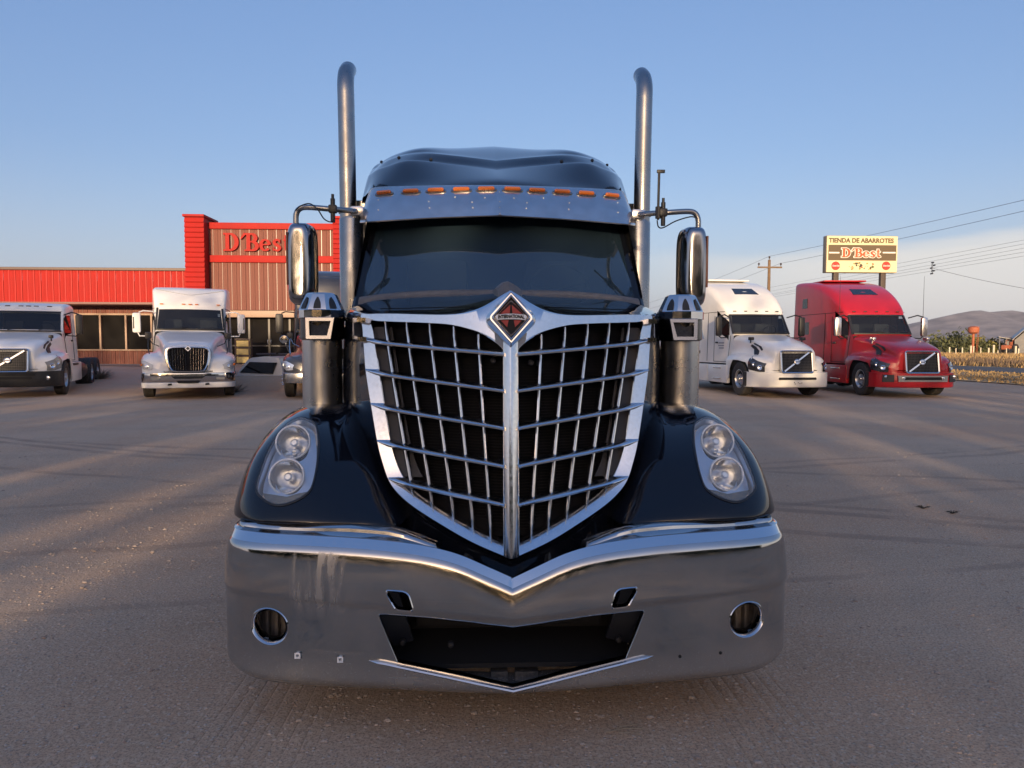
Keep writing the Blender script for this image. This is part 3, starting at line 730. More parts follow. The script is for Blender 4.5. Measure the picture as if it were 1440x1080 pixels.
# dry bushes beside the parked trucks
def bush(px, py, s, label, name='dry_bush', seed=1, m=None, flat=0.6, n=260):
    c = Gd(px, py); c[2] = height(c[0], c[1]); rr = random.Random(seed); mb = MB()
    for i in range(n):
        a = rr.uniform(0, 6.283); el = rr.uniform(0.05, 1.2); l = s*rr.uniform(0.4, 1.0)
        d = np.array([math.cos(a)*math.cos(el), math.sin(a)*math.cos(el), math.sin(el)*flat])
        k = np.array([rr.uniform(-.2, .2), rr.uniform(-.2, .2), rr.uniform(0, .2)])*s
        mb.tube([c+k*0.5, c+k+d*l*0.6, c+k+d*l+[0, 0, 0.03*s]], [0.012*s, 0.008*s, 0.003*s], 4, caps=False)
    return tag(mb.build(name, m or mat('dry brown twigs', (0.20, 0.16, 0.12), 0.9)), label, 'bush')
bush(142, 541, 0.62, 'dark dry tumbleweed lying behind the rear wheels of the white day cab truck', seed=4)
bush(330, 552, 0.5, 'small dry weed clump at the front wheel of the middle white truck', seed=5, n=120)

# ------------------------------------------------------------------ roadside sign
YG = 35.0
s0 = W(1161.5, 383, YG); s1 = W(1263, 332, YG); wS, hS = s1[0]-s0[0], s1[2]-s0[2]
sign = empty('roadside_sign', ((s0[0]+s1[0])/2, YG, 0), 0, 'cream shop sign on two brown posts above the red truck', 'sign'); OFF = np.array(sign.location)
M_CREAM = mat('cream sign face', (0.76, 0.66, 0.40), 0.5); M_SIGNBROWN = mat('dark olive print', (0.12, 0.085, 0.045), 0.5)
cxs, czs = (s0[0]+s1[0])/2, (s0[2]+s1[2])/2
MB().box((cxs, YG+0.20, czs), (wS, 0.36, hS), bev=0.02).build('sign_cabinet', mat('brown cabinet edge', (0.22, 0.18, 0.13), 0.5), sign)
MB().box((cxs, YG+0.015, czs), (wS-0.04, 0.03, hS-0.04)).build('sign_face', M_CREAM, sign, smooth=0)
for k, p in enumerate((1177, 1243.5)):
    x = W(p, 400, YG)[0]; MB().box((x, YG+0.2, s0[2]/2), (0.26, 0.22, s0[2]), bev=0.02).build('post', mat('brown steel post', (0.075, 0.055, 0.042), 0.6), sign)
def spos(px, py): q = W(px, py, YG); return q[0], q[2]
xa, za = spos(1164.5, 366); xb, zb_ = spos(1260.5, 345)
MB().box(((xa+xb)/2, YG-0.005, (za+zb_)/2), (xb-xa, 0.02, zb_-za)).build('dark_band', M_SIGNBROWN, sign, smooth=0)
V, F = text_mesh('TIENDA DE ABARROTES', 0.36, 0.006, 0.016, 0.60)
tw = V[:, 0].max()-V[:, 0].min(); want = spos(1257, 338)[0]-spos(1165.5, 338)[0]
hh = V[:, 1].max()-V[:, 1].min(); wh = spos(1200, 335)[1]-spos(1200, 342)[1]
c = spos(1211.3, 338.6); MB().add(np.c_[c[0]+(V[:, 0]-V[:, 0].mean())*0+V[:, 0]*want/tw, np.full(len(V), YG-0.004)-V[:, 2], c[1]+V[:, 1]*wh/hh], F).build('lettering', M_SIGNBROWN, sign, smooth=0)
M_SIGNWHITE = mat('white print', (0.80, 0.78, 0.70), 0.5); M_SIGNRED = mat('orange red print', (0.62, 0.10, 0.03), 0.5)
xl, zl = spos(1183, 361.8); Hs = spos(1183, 349)[1]-zl; cx = xl; fullw = spos(1238.5, 355)[0]-xl
adv_tot = sum(letter_strokes(c)[1]*1.05+0.03 for c in ("D", "'", "B", "e", "s", "t"))*Hs; kx = fullw/adv_tot
for ch in ("D", "'", "B", "e", "s", "t"):
    for grow, base, m in ((0.14, -0.016, M_SIGNWHITE), (0.0, -0.036, M_SIGNRED)):
        lm, adv = letter_mb(ch, Hs, 0.008, grow, base); lm.V = [v*np.array([kx, 1, 1])+np.array([cx, YG, zl]) for v in lm.V]
        lm.build('sign_letter', m, sign, smooth=0, fix=True)
    cx += (letter_strokes(ch)[1]*1.05+0.03)*Hs*kx
for a, b in ((1165.5, 1180), (1241, 1259)):
    A, B = spos(a, 355.3), spos(b, 355.3); MB().box(((A[0]+B[0])/2, YG-0.022, A[1]), (B[0]-A[0], 0.014, 0.07)).build('white_line', M_SIGNWHITE, sign, smooth=0)
for px in (1175, 1246):
    c = spos(px, 373.8); d = MB().lathe([(0, 0), (0.215, 0), (0.215, -0.02), (0, -0.02)], (c[0], YG, c[1]), (0, 1, 0), 24).build('red_disc', mat('red disc print', (0.60, 0.045, 0.03), 0.5), sign, smooth=30)
    V, F = text_mesh('Coca-Cola', 0.105, 0.004, 0.004, 0.78, 0.35)
    MB().add(np.c_[c[0]+V[:, 0], YG-0.026-V[:, 2], c[1]+V[:, 1]], F).build('script_lettering', M_SIGNWHITE, d, smooth=0)
rr = random.Random(11)                     # the small printed picture of goods between the discs
for k in range(34):
    px = 1193+36*rr.random(); py = 374+rr.uniform(-4.5, 5.0); c = spos(px, py); r_ = rr.uniform(0.02, 0.075); n = rr.randint(4, 7)
    poly = [(r_*rr.uniform(.5, 1.2)*math.cos(i*6.283/n), r_*rr.uniform(.5, 1.2)*math.sin(i*6.283/n)) for i in range(n)]
    cl = rr.choice([(0.05, 0.04, 0.03), (0.5, 0.10, 0.04), (0.30, 0.22, 0.08), (0.06, 0.05, 0.04), (0.55, 0.30, 0.10), (0.12, 0.14, 0.05)])
    MB().prism(poly, (c[0], YG, c[1]), (1, 0, 0), (0, 0, 1), (0, -0.004-0.0008*k, 0)).build('printed_shape', mat('print %.2f %.2f' % cl[:2], cl, 0.5), sign, smooth=0)
OFF = np.zeros(3)

# ------------------------------------------------------------------ power line
M_WOOD = mat('weathered pole wood', (0.20, 0.13, 0.075), 0.85, noise=(4, 0.7, (0.13, 0.085, 0.05)))
M_WIRE = mat('wire', (0.05, 0.05, 0.055), 0.5)
def pole(X, Y, top, label, arm=0.95, z=0.0):
    t = empty('utility_pole', (X, Y, z), 0, label, 'utility pole', 'utility poles')
    MB().tube([(0, 0, -0.3), (0, 0, top*0.5), (0, 0, top)], [0.17, 0.145, 0.11], 12).build('pole', M_WOOD, t)
    ar = MB().box((0, -0.13, top-0.65), (arm*2+0.2, 0.10, 0.13), bev=0.015).build('crossarm', M_WOOD, t)
    for x in (-arm, 0.0, arm):
        zz = top-0.58 if x else top
        MB().lathe([(0.02, 0), (0.03, 0.12), (0.085, 0.14), (0.085, 0.19), (0.05, 0.21), (0.085, 0.23), (0.06, 0.30), (0, 0.31)], (x, -0.13 if x else 0, zz), n=10).build('insulator', mat('brown insulator', (0.06, 0.045, 0.04), 0.35), ar if x else t)
    return t
PX, PY = W(1082, 362, 60)[0], 60.0; PT = W(1082, 362, 60)[2]
pole(PX, PY, PT-0.2, 'brown wooden utility pole with crossarm standing between the white and red trucks')
def wire(pts, r, label, group='overhead wires'):
    mb = MB().tube(pts, r, 5); return tag(mb.build('overhead_wire', M_WIRE), label, 'wire', group)
def sag(a, b, d, n=30):
    t = np.linspace(0, 1, n)[:, None]; P = np.array(a)*(1-t)+np.array(b)*t; P[:, 2] -= 4*d*(t*(1-t))[:, 0]; return P
def through(px, py, X):                    # the point at lateral distance X seen at a pixel
    d = ray(px, py); t = (X-CAM_LOC[0])/d[0]; return CAM_LOC+d*t
for k, (pa, pb, x_, lab) in enumerate((((1440, 267), (1082, 359), 0.0, 'upper of two dark wires rising to the right from the near utility pole'),
                                       ((1440, 283), (1096, 366), 0.95, 'lower of two dark wires rising to the right from the near utility pole'))):
    b = np.array([PX+x_, PY, PT+(0.1 if x_ == 0 else -0.5)]); a = through(*pa, PX+x_+0.8)
    e = b+(a-b)*2.6; far = b+np.array([-3, 70, -1.6])
    wire(np.vstack([sag(far, b, 0.9, 20), sag(b, e, 0.5, 24)[1:]]), 0.011, lab)
XF = 40.5
names = ('topmost', 'second', 'middle', 'fourth', 'lowest')
for k, (y1, y2) in enumerate(((337.5, 373), (343, 378.5), (349, 383.5), (354.5, 387), (360, 391))):
    a = through(1440, y1, XF); b = through(1250, y2, XF); d = b-a
    wire(sag(a-d*3.6, a+d*5.5, 0.0), 0.010, '%s of five thin parallel wires passing behind the sign to the right edge' % names[k], 'wires along the far side of the road')
a = through(1311, 377, XF); b = W(1475, 411, 55.0)
wire(sag(a, b, 0.15), 0.015, 'single service wire dropping to the right from the five parallel wires')
mb = MB()
for dx_, dz in ((0, 0.5), (0.15, 0.25), (-0.1, 0.0), (0.12, -0.25), (-0.05, -0.5)):
    mb.box((a[0]+dx_, a[1], a[2]+dz), (0.06, 0.30, 0.12)); mb.tube([(a[0]+dx_, a[1]-0.25, a[2]+dz), (a[0], a[1]+0.1, a[2]+dz*0.6), (a[0], a[1], a[2])], 0.025, 5)
tag(mb.build('wire_spacer', M_WIRE), 'small tangle of wire clamps on the five parallel wires above the red truck', 'clamp')

# ------------------------------------------------------------------ beyond the road
M_POSTW = mat('whitewashed post', (0.70, 0.62, 0.46), 0.8)
fence = empty('post_fence', (61, 100, 0.5), 0, 'fence of short pale posts standing in dry grass across the road', 'fence'); OFF = np.array([61, 100, 0.5])
fp = None; wires = []
for px, py, h, r_ in ((1335, 499, 1.05, .09), (1344, 498, .8, .06), (1353, 499, 1.0, .08), (1365, 500, 1.35, .10), (1369, 496, .9, .07), (1379, 497, .8, .06), (1390, 500, 1.05, .09), (1397, 499, 1.35, .11), (1403, 500, .7, .06), (1415, 498, .8, .05), (1428, 500, 1.3, .12), (1432, 501, 1.05, .09), (1446, 501, 1.2, .1)):
    q = W(px, py, 92+abs(px-1380)*0.05); b = height(q[0], q[1])
    top = W(px, py-h*10.3, q[1])[2]
    MB().tube([(q[0], q[1], b-0.1), (q[0], q[1], top)], r_, 8).build('post', M_POSTW, fence); wires.append((q[0], q[1], top-0.25))
MB().tube(np.array(wires), 0.012, 4).build('fence_wire', M_WIRE, fence)
OFF = np.zeros(3)
def grass(name, x0, x1, y0, y1, n, hmin, hmax, m, seed, dens=None, kind='stuff'):
    rr = np.random.RandomState(seed); V = []; F = []; k = 0
    X = rr.uniform(x0, x1, n); Y = y0+(y1-y0)*rr.uniform(0, 1, n)**1.3; Z = height(X, Y)
    for x, y, z in zip(X, Y, Z):
        for j in range(4):
            a = rr.uniform(0, 6.283); h = rr.uniform(hmin, hmax); wd = 0.03+0.05*rr.rand(); l = rr.uniform(-.3, .3, 2)*h; o = rr.uniform(-.25, .25, 2)
            c, s_ = math.cos(a)*wd, math.sin(a)*wd
            V += [(x+o[0]-c, y+o[1]-s_, z), (x+o[0]+c, y+o[1]+s_, z), (x+o[0]+l[0]*.5+c*.6, y+o[1]+l[1]*.5+s_*.6, z+h*.6), (x+o[0]+l[0], y+o[1]+l[1], z+h), (x+o[0]+l[0]*.5-c*.6, y+o[1]+l[1]*.5-s_*.6, z+h*.6)]
            F.append((k, k+1, k+2, k+3, k+4)); k += 5
    o = MB().add(V, F).build(name, m, smooth=0); o['kind'] = kind; return o
M_STRAW = mat('dry straw grass', (0.42, 0.29, 0.13), 0.9, noise=(0.6, 0.9, (0.25, 0.165, 0.085)))
grass('dry_grass', 39.2, 66, 42, 112, 5200, 0.12, 0.45, M_STRAW, 5)
grass('verge_grass', 22.6, 31.4, 26, 75, 2600, 0.04, 0.16, M_STRAW, 6)
grass('dark_weeds', 39.5, 46, 46, 90, 700, 0.3, 0.8, mat('grey brown weeds', (0.16, 0.115, 0.08), 0.9), 8)
def leafy(name, c, wd, h, n, m, seed, label, cat, shape='round', leaf=0.35, trunk=True, group=None, holes=(), stems=3):
    rr = np.random.RandomState(seed); t = empty(name, c, 0, label, cat, group)
    if trunk:
        mb = MB()
        mb.tube([(0, 0, -0.2), (0.05*h*.2, 0, h*0.25), (0, 0.02*h, h*0.8)], [0.030*h, 0.022*h, 0.004*h], 8)
        for i in range(stems*2):
            a = rr.uniform(0, 6.283); z = rr.uniform(0.2, 0.6)*h; mb.tube([(0, 0, z), (math.cos(a)*wd*.3, math.sin(a)*wd*.3, z+.12*h), (math.cos(a)*wd*.8, math.sin(a)*wd*.8, z+.22*h)], [0.012*h, .008*h, .003*h], 5, caps=False)
        mb.build('trunk', mat('bark', (0.10, 0.075, 0.055), 0.9), t)
    cl = []
    for i in range(max(6, n//45)):          # clump centres inside an uneven outline
        a = rr.uniform(0, 6.283); z = rr.uniform(0.12, 0.97)
        if shape == 'column': rad = wd*(0.35+0.65*math.sin(math.pi*min(1, z*0.75+0.2)))*rr.uniform(0.1, 1)
        else: rad = wd*math.sqrt(max(0.05, 1-(2*(z-0.52))**2))*rr.uniform(0.2, 1.0)**0.6
        cl.append((rad*math.cos(a), rad*math.sin(a), z*h, rr.uniform(0.5, 1.2)))
    V = []; F = []; k = 0
    for i in range(n):
        q = cl[rr.randint(len(cl))]; p = np.array(q[:3])+rr.normal(0, 0.20*min(wd, h)*q[3]*(0.6 if shape == 'column' else 1), 3)
        if p[2] < 0.02*h: p[2] = rr.uniform(0.02, 0.3)*h
        pw = p+np.array(c)
        if any(abs(pw[0]-hx) < hw and z0_ < pw[2] < z1_ for hx, hw, z0_, z1_ in holes): continue
        e = rr.normal(0, 1, (2, 3)); e /= np.linalg.norm(e, axis=1)[:, None]; s_ = leaf*rr.uniform(0.5, 1.1)
        V += [p-e[0]*s_-e[1]*s_*.3, p+e[1]*s_*.6, p+e[0]*s_+e[1]*s_*.2, p-e[1]*s_*.6]; F.append((k, k+1, k+2, k+3)); k += 4
    MB().add(V, F).build('crown', m, t, smooth=0); return t
M_LEAF = mat('grey green leaves', (0.085, 0.105, 0.045), 0.8, noise=(1.2, 0.8, (0.14, 0.14, 0.06)))
M_LEAFY = mat('yellow green leaves', (0.17, 0.17, 0.045), 0.8, noise=(1.2, 0.8, (0.26, 0.22, 0.07)))
M_LEAFD = mat('dark leaves', (0.035, 0.048, 0.018), 0.8, noise=(0.8, 0.8, (0.06, 0.07, 0.028)))
c = W(978.5, 492, 78.0); c[2] = 0.0
leafy('poplar_tree', c, 1.15, 6.8, 1500, M_LEAFY, 3, 'slim yellow green poplar showing beside the mirror and the white sleeper truck', 'tree', 'column', 0.22)
for k, (px, wd, h, lab, mm) in enumerate(((1329, 4.0, 3.4, 'wide green bush behind the fence at the blue roadside box', M_LEAF), (1349, 4.2, 2.6, 'low olive bush left of the orange tank', M_LEAF), (1362, 3.2, 2.3, 'short green bush at the foot of the orange tank on its left', M_LEAF),
                                     (1380, 4.0, 2.7, 'green bush right of the orange tank', M_LEAFY), (1389, 2.4, 1.9, 'small olive bush farthest right of the bushes behind the fence', M_LEAF))):
    q = W(px, 492, 128.0); q[2] = height(q[0], q[1])-0.2
    leafy('bush', q, wd, h, 1000, mm, 20+k, lab, 'bush', 'round', 0.38, False, 'bushes behind the fence')
# orange elevated tank
q = W(1368, 490, 120.0); q[2] = height(q[0], q[1])
tank = empty('water_tank', q, 0, 'small rusty orange water tank raised on a slim column', 'tank')
zt0, zt1 = W(1368, 469, 120)[2]-q[2], W(1368, 458.5, 120)[2]-q[2]
M_RUST = mat('rusty orange steel', (0.42, 0.12, 0.05), 0.7, noise=(3, 0.8, (0.28, 0.085, 0.045)))
MB().lathe([(0, zt0-0.15), (0.42, zt0-0.05), (0.82, zt0+0.22), (0.88, (zt0+zt1)/2), (0.84, zt1-0.25), (0.5, zt1-0.05), (0.1, zt1), (0, zt1)], n=20).build('tank', M_RUST, tank)
mb = MB().tube([(0, 0, -0.1), (0, 0, zt0-0.05)], [0.22, 0.20], 10)
mb.build('column', M_RUST, tank)
mb = MB()
for x in (-0.12, 0.12): mb.tube([(x+0.45, -0.35, 0), (x+0.45, -0.6, zt1)], 0.03, 5)
for k in range(14): mb.tube([(0.33, -0.35-0.25*k/14, k*zt1/14), (0.57, -0.35-.25*k/14, k*zt1/14)], 0.02, 4)
mb.build('ladder', M_RUST, tank)
# grey barn
q = W(1422, 492, 122.0); q[2] = height(q[0], q[1]); barn = empty('barn', q, 0, 'grey metal barn with a lean-to roof at the right edge across the road', 'barn'); OFF = q*1.0
M_BARN = mat('grey barn metal', (0.20, 0.20, 0.20), 0.6, 0.2, noise=(0.7, 0.7, (0.14, 0.14, 0.145)))
xl0 = W(1408, 480, 122)[0]; xl1 = W(1426, 480, 122)[0]; zev = W(1408, 474, 122)[2]; zr1 = W(1427, 475.5, 122)[2]
xr = W(1460, 440, 122)[0]; zrd = W(1460, 441, 122)[2]; xm1 = xr+(xr-xl1)
MB().prism([(xl1, q[2]), (xm1, q[2]), (xm1, zr1-0.3), (xr, zrd-0.35), (xl1, zr1-0.3)], (0, 122, 0), (1, 0, 0), (0, 0, 1), (0, 16, 0)).build('wall', M_BARN, barn, smooth=0)
mb = MB()
for (xa_, za_), (xb2, zb2) in (((xl1-0.35, zr1-0.35), (xr, zrd)), ((xr, zrd), (xm1+.3, zr1-.35))):
    mb.prism([(xa_, za_), (xb2, zb2), (xb2, zb2+0.12), (xa_, za_+0.12)], (0, 121.6, 0), (1, 0, 0), (0, 0, 1), (0, 17, 0))
mb.build('roof', mat('pale barn roof', (0.34, 0.33, 0.32), 0.5, 0.3), barn, smooth=0)
MB().prism([(xl0, zev), (xl1-.02, zr1+0.05-0.35), (xl1-.02, zr1-0.25), (xl0, zev+.13)], (0, 122.4, 0), (1, 0, 0), (0, 0, 1), (0, 12, 0)).build('lean_to_roof', mat('pale barn roof', (0.34, 0.33, 0.32), 0.5, 0.3), barn, smooth=0)
MB().box(((xl0+xl1)/2+0.4, 126, (q[2]+zev)/2), (xl1-xl0-1.2, 5, zev-q[2]-.15)).build('lean_to_wall', M_BARN, barn, smooth=0)
for x in (xl0+0.15, (xl0+xl1)/2): MB().tube([(x, 122.6, q[2]-.1), (x, 122.6, zev)], 0.09, 6).build('lean_to_post', M_BARN, barn)
OFF = np.zeros(3); barn.rotation_euler = (0, 0, R(-35))
# red tractor by the barn
q = W(1418, 495, 108.0); q[2] = height(q[0], q[1]); tr = empty('tractor', q, R(-60), 'old rusty red tractor parked in the grass before the barn', 'tractor')
MB().box((0, -0.9, 1.0), (0.7, 1.6, 0.7), bev=0.12).build('bonnet', M_RUST, tr); MB().box((0, 0.35, 1.05), (0.9, 0.9, 0.5), bev=.1).box((0, .75, 1.55), (0.5, 0.15, .6), bev=.05).build('seat', M_RUST, tr)
for x in (-.75, .75): MB().lathe([(0.3, -.16), (.72, -.18), (.78, -.1), (.78, .1), (.72, .18), (.3, .16)], (x, .55, .78), (1, 0, 0), 18).build('wheel', M_RUBBER, tr)
for x in (-.5, .5): MB().lathe([(0.15, -.1), (.38, -.1), (.42, 0), (.38, .1), (.15, .1)], (x, -1.35, .42), (1, 0, 0), 14).build('wheel', M_RUBBER, tr)
for x in (-.45, .45): MB().tube([(x, .2, 1.2), (x, .2, 2.1), (x, .9, 2.15)], .04, 6).build('rollbar', M_RUST, tr)

# ------------------------------------------------------------------ mountains
def mountain(name, pts, Y, m, depth=900, seed=1, skip=0):
    rr = np.random.RandomState(seed); P = np.array([W(px, py, Y) for px, py in pts]); xs = np.linspace(P[0, 0], P[-1, 0], 220); zt = np.interp(xs, P[:, 0], P[:, 2])
    n = 46; G = np.zeros((n, len(xs), 3)); ph = rr.uniform(0, 6, 12); fr = rr.uniform(0.004, 0.03, 12)
    for j in range(n):
        t = j/(n-1); f = (1-t)
        prof = (1-t)**1.25
        rid = sum(np.sin(xs*fr[k]+ph[k]+3.0*t*math.sin(k))*(0.5/(1+k*.5)) for k in range(12))
        G[j, :, 0] = xs+18*t*np.sin(xs*.01+t*5); G[j, :, 1] = Y-depth*t+80*rid*t*(1-t)
        G[j, :, 2] = np.maximum(zt, 1)*prof+rid*15*t*(1-t)*4*np.clip(zt/100, 0, 1)-3*t
    B = G[:1].copy(); B[..., 1] += 1500; B[..., 2] = -5
    o = MB().grid(np.concatenate([B, G], 0)).build(name, m, smooth=60); o['kind'] = 'structure'; return o
M_MOUNT = mat('dry mountain slope', (0.27, 0.235, 0.225), 0.95, noise=(0.014, 1.0, (0.11, 0.105, 0.11)), bump=(0.012, 1.0))
mountain('mountain', [(1180, 486), (1225, 478), (1262, 466), (1290, 456), (1308, 451), (1321, 447), (1345, 441), (1368, 437), (1380, 436.5), (1392, 439), (1412, 437), (1425, 436.5), (1445, 440), (1500, 446), (1560, 440), (1640, 452), (1760, 470), (1900, 485)], 3200.0, M_MOUNT)
# ------------------------------------------------------------------ windbreak of trees across the yard (it shades the yard and stands in the chrome)
YT = -38.0; ksun = math.tan(SUN_ELEV)/math.cos(SUN_AZ-math.pi); tsun = math.tan(SUN_AZ-math.pi)
gaps = []
def gap(pa, pb, wd):                       # an opening in the foliage that lets one streak of sun onto the yard
    a, b = Gd(*pa), Gd(*pb); ya, yb = sorted((a[1], b[1])); m_ = (a+b)/2
    x = m_[0]-(m_[1]-YT)*tsun; gaps.append((x, wd/2, (ya-YT)*ksun, (yb-YT)*ksun))
gap((0, 800), (330, 662), 1.30); gap((0, 950), (90, 880), 0.75)
gap((0, 607), (60, 590), 1.30); gap((110, 588), (230, 563), 1.73); gap((0, 578), (170, 556), 2.38)
gap((1440, 712), (1090, 588), 1.19); gap((1440, 686), (1150, 600), 0.86); gap((1440, 655), (1250, 612), 0.54)
gap((980, 560), (1010, 545), 1.94); gap((1440, 585), (1340, 553), 1.73); gap((1100, 575), (1250, 600), 0.75); gap((1440, 566), (1350, 546), 1.51)
gap((1440, 760), (1180, 655), 0.56); gap((1440, 632), (1120, 566), 0.80); gap((60, 660), (250, 612), 0.45)
tx = -66.0; k = 0; rr = random.Random(5)
while tx < 62:
    h = rr.uniform(9.4, 11.6)*(0.76 if tx > 19 else 0.95 if tx > 8 else 1.0); wd = rr.uniform(3.4, 4.4)
    leafy('windbreak_tree', (tx, YT+rr.uniform(-1, 1), 0), wd, h, 1750, M_LEAFD, 100+k, 'leafy broad tree in the dense windbreak row across the yard', 'tree', 'round', 0.42, True, 'windbreak trees', gaps)
    leafy('windbreak_shrub', (tx+rr.uniform(1, 3), YT+rr.uniform(-1, 1), 0), 3.4, rr.uniform(5.2, 6.8), 950, M_LEAFD, 300+k, 'dark bushy shrub filling the foot of the windbreak row', 'shrub', 'round', 0.42, True, 'windbreak shrubs', gaps)
    tx += rr.uniform(4.2, 5.6); k += 1
# ================================================================== THE BLACK TRUCK IN FRONT
HERO = np.array([0.0, 3.95, 0.0]); yv_ = np.array([0, 1.0, 0])
truck = empty('semi_truck', HERO, 0, 'black conventional semi truck facing front, tall chrome grille and two exhaust stacks', 'truck')
OFF = HERO
def mirx(P): return np.asarray(P)*np.array([-1, 1, 1])

# ---------------- bumper
pl = cr([(0, 2.750), (0.30, 2.785), (0.60, 2.830), (0.90, 2.876), (1.05, 2.908), (1.15, 2.952), (1.213, 3.015), (1.243, 3.105), (1.25, 3.25), (1.25, 3.60)], 400)
sl_ = np.r_[0, np.cumsum(np.linalg.norm(np.diff(pl, axis=0), axis=1))]; SMAX = sl_[-1]
def plan(s):
    a = np.abs(s); x = np.interp(a, sl_, pl[:, 0]); y = np.interp(a, sl_, pl[:, 1])
    e = 0.004; tx_ = np.interp(a+e, sl_, pl[:, 0])-np.interp(a-e, sl_, pl[:, 0]); ty_ = np.interp(a+e, sl_, pl[:, 1])-np.interp(a-e, sl_, pl[:, 1])
    l = np.hypot(tx_, ty_)+1e-9; nx, ny = ty_/l, -tx_/l
    sg = np.where(np.asarray(s) < 0, -1.0, 1.0); return x*sg, y, nx*sg, ny
def soft(a, xs, ys):
    xs = np.asarray(xs); d = cr(np.c_[xs, ys], 200); return np.interp(a, d[:, 0], d[:, 1])
bzt = lambda a: soft(a, [0, .10, .225, .35, .50, .70, 1.0, 1.24, 1.6], [.632, .674, .724, .752, .768, .778, .783, .786, .79])
bzb = lambda a: soft(a, [0, .5, .9, 1.05, 1.15, 1.25, 1.6], [.197, .196, .194, .200, .214, .240, .29])
bzc = lambda a: soft(a, [0, .25, .5, .9, 1.2, 1.6], [.510, .526, .545, .566, .577, .582])
class BumperFace(Surf):
    def __init__(s): pass
    def __call__(s, u, v):
        ss = (np.asarray(u, float)*2-1)*SMAX; v = np.asarray(v, float); x, y, nx, ny = plan(ss); a = np.abs(x)+np.maximum(0, y-3.2)*0.8
        zt, zb, zc = bzt(a), bzb(a), bzc(a); z = zb+(zt-zb)*v
        d = 0.034*np.clip(1-v/0.08, 0, 1)**2
        low_ = 1-sstep(z, zc-0.011, zc+0.007)
        d = d + 0.009*low_ + 0.009*np.clip((v-0.95)/0.05, 0, 1)**2 + 0.024*np.clip((v-0.55)/0.45, 0, 1)**2
        # flat triangular facets beside the opening
        return np.stack([x-nx*d, y-ny*d, z], -1)
BF = BumperFace()
def hole(px, n=40, smooth=False):
    q = invert(BF, px, 160); return (smooth_loop(q, n) if smooth else dense(q, n))
fc = invert(BF, [(378.5, 881)], 160)[0]; fogL = np.array([(fc[0]+.080*math.cos(t)/(2*SMAX), fc[1]+.0685*math.sin(t)/.555) for t in np.linspace(0, 2*math.pi, 48, endpoint=False)])
slotL = hole([(546, 831), (569, 833.5), (574, 838), (580, 856), (577, 859), (560, 857.5), (555, 854), (544, 835)], 36)
opL = invert(BF, [(721.5, 882), (690, 878.5), (640, 872.5), (580, 866.5), (536, 863), (533, 866), (545, 896), (560, 931.5), (600, 939.5), (660, 952), (721.5, 966.5)], 160)
opL[0, 0] = opL[-1, 0] = 0.5
flip = lambda q: np.c_[1-q[::-1, 0], q[::-1, 1]]
opening = np.vstack([opL, flip(opL)[1:-1]]); opening = dense(opening, 150)
holes = [fogL, flip(fogL), slotL, flip(slotL), opening]
V, F = patch(BF, 261, 56, holes, met=(2*SMAX, 0.55))
mb = MB().add(V, F)
# rolled lip, recessed step and top edge above the face
ss = np.linspace(-SMAX, SMAX, 301); x, y, nx, ny = plan(ss); a = np.abs(x)+np.maximum(0, y-3.2)*0.8; zt = bzt(a)
h2 = np.interp(np.abs(x), [.24, .31, .37, .42, .47, .53, .7, .9, 1.3], [0, .004, .012, .022, .033, .041, .041, .033, .030])
ends = 1-0.55*sstep(np.abs(ss), 1.12, 1.30)
def row(back, dz): return np.stack([x-nx*back, y-ny*back, zt+dz], -1)
e_ = 0.032; lw_ = 0.72+0.28*np.clip(np.abs(x)/.4, 0, 1); ends = ends*lw_; lw_ = 1.0
lip = MB().grid(np.array([row(e_, 0.0), row(e_+0.016*ends, 0.017), row(e_+0.032*ends, 0.033)]))
drop = 1-np.clip(h2/0.006, 0, 1)
mb.grid(np.array([row(e_+0.032*ends, 0.033), row(e_+0.050*ends, 0.030+h2*0.10-drop*.02), row(e_+0.071*ends, 0.016+h2*0.75-drop*.06), row(e_+0.074*ends, 0.020+h2*0.97-drop*.09), row(e_+0.084*ends, 0.026+h2-drop*.12), row(e_+0.16*ends, 0.022+h2-drop*.15), row(e_+0.18*ends, -0.02+h2*0.6-drop*.18)]))
zb = bzb(a); mb.grid(np.array([np.stack([x-nx*.041, y-ny*.041, zb], -1), np.stack([x-nx*.20, y-ny*.20, zb+0.015], -1)]))
bumper = mb.build('bumper', M_BUMPER, truck, smooth=40); lip.build('bumper_lip', M_LIP, bumper, smooth=40)
def rim(loop, name, depth, m, lift=0.002, bead=0.006):
    P = BF(loop[:, 0], loop[:, 1]); N = BF.normal(loop[:, 0], loop[:, 1]); N *= np.sign(-N[:, 1:2]); B = np.array([0, 1.0, 0])
    mb = MB(); k = len(P); c = P.mean(0)
    inw = (c-P); inw /= np.linalg.norm(inw, axis=1)[:, None]+1e-9
    cu = loop.mean(0); ln = np.linalg.norm((loop-cu)*np.array([2*SMAX, .55]), axis=1)[:, None]
    L1, L2 = loop+(loop-cu)*bead*1.2/ln, loop+(loop-cu)*bead*0.5/ln
    P1, P2 = BF(L1[:, 0], L1[:, 1]), BF(L2[:, 0], L2[:, 1])
    mb.grid(np.array([P1+N*0.0004, P2+N*(lift+0.003), P+inw*0.001+N*lift, P+B*0.012, P+B*depth]), closed_u=True)
    return mb.build(name, m, bumper, smooth=60)
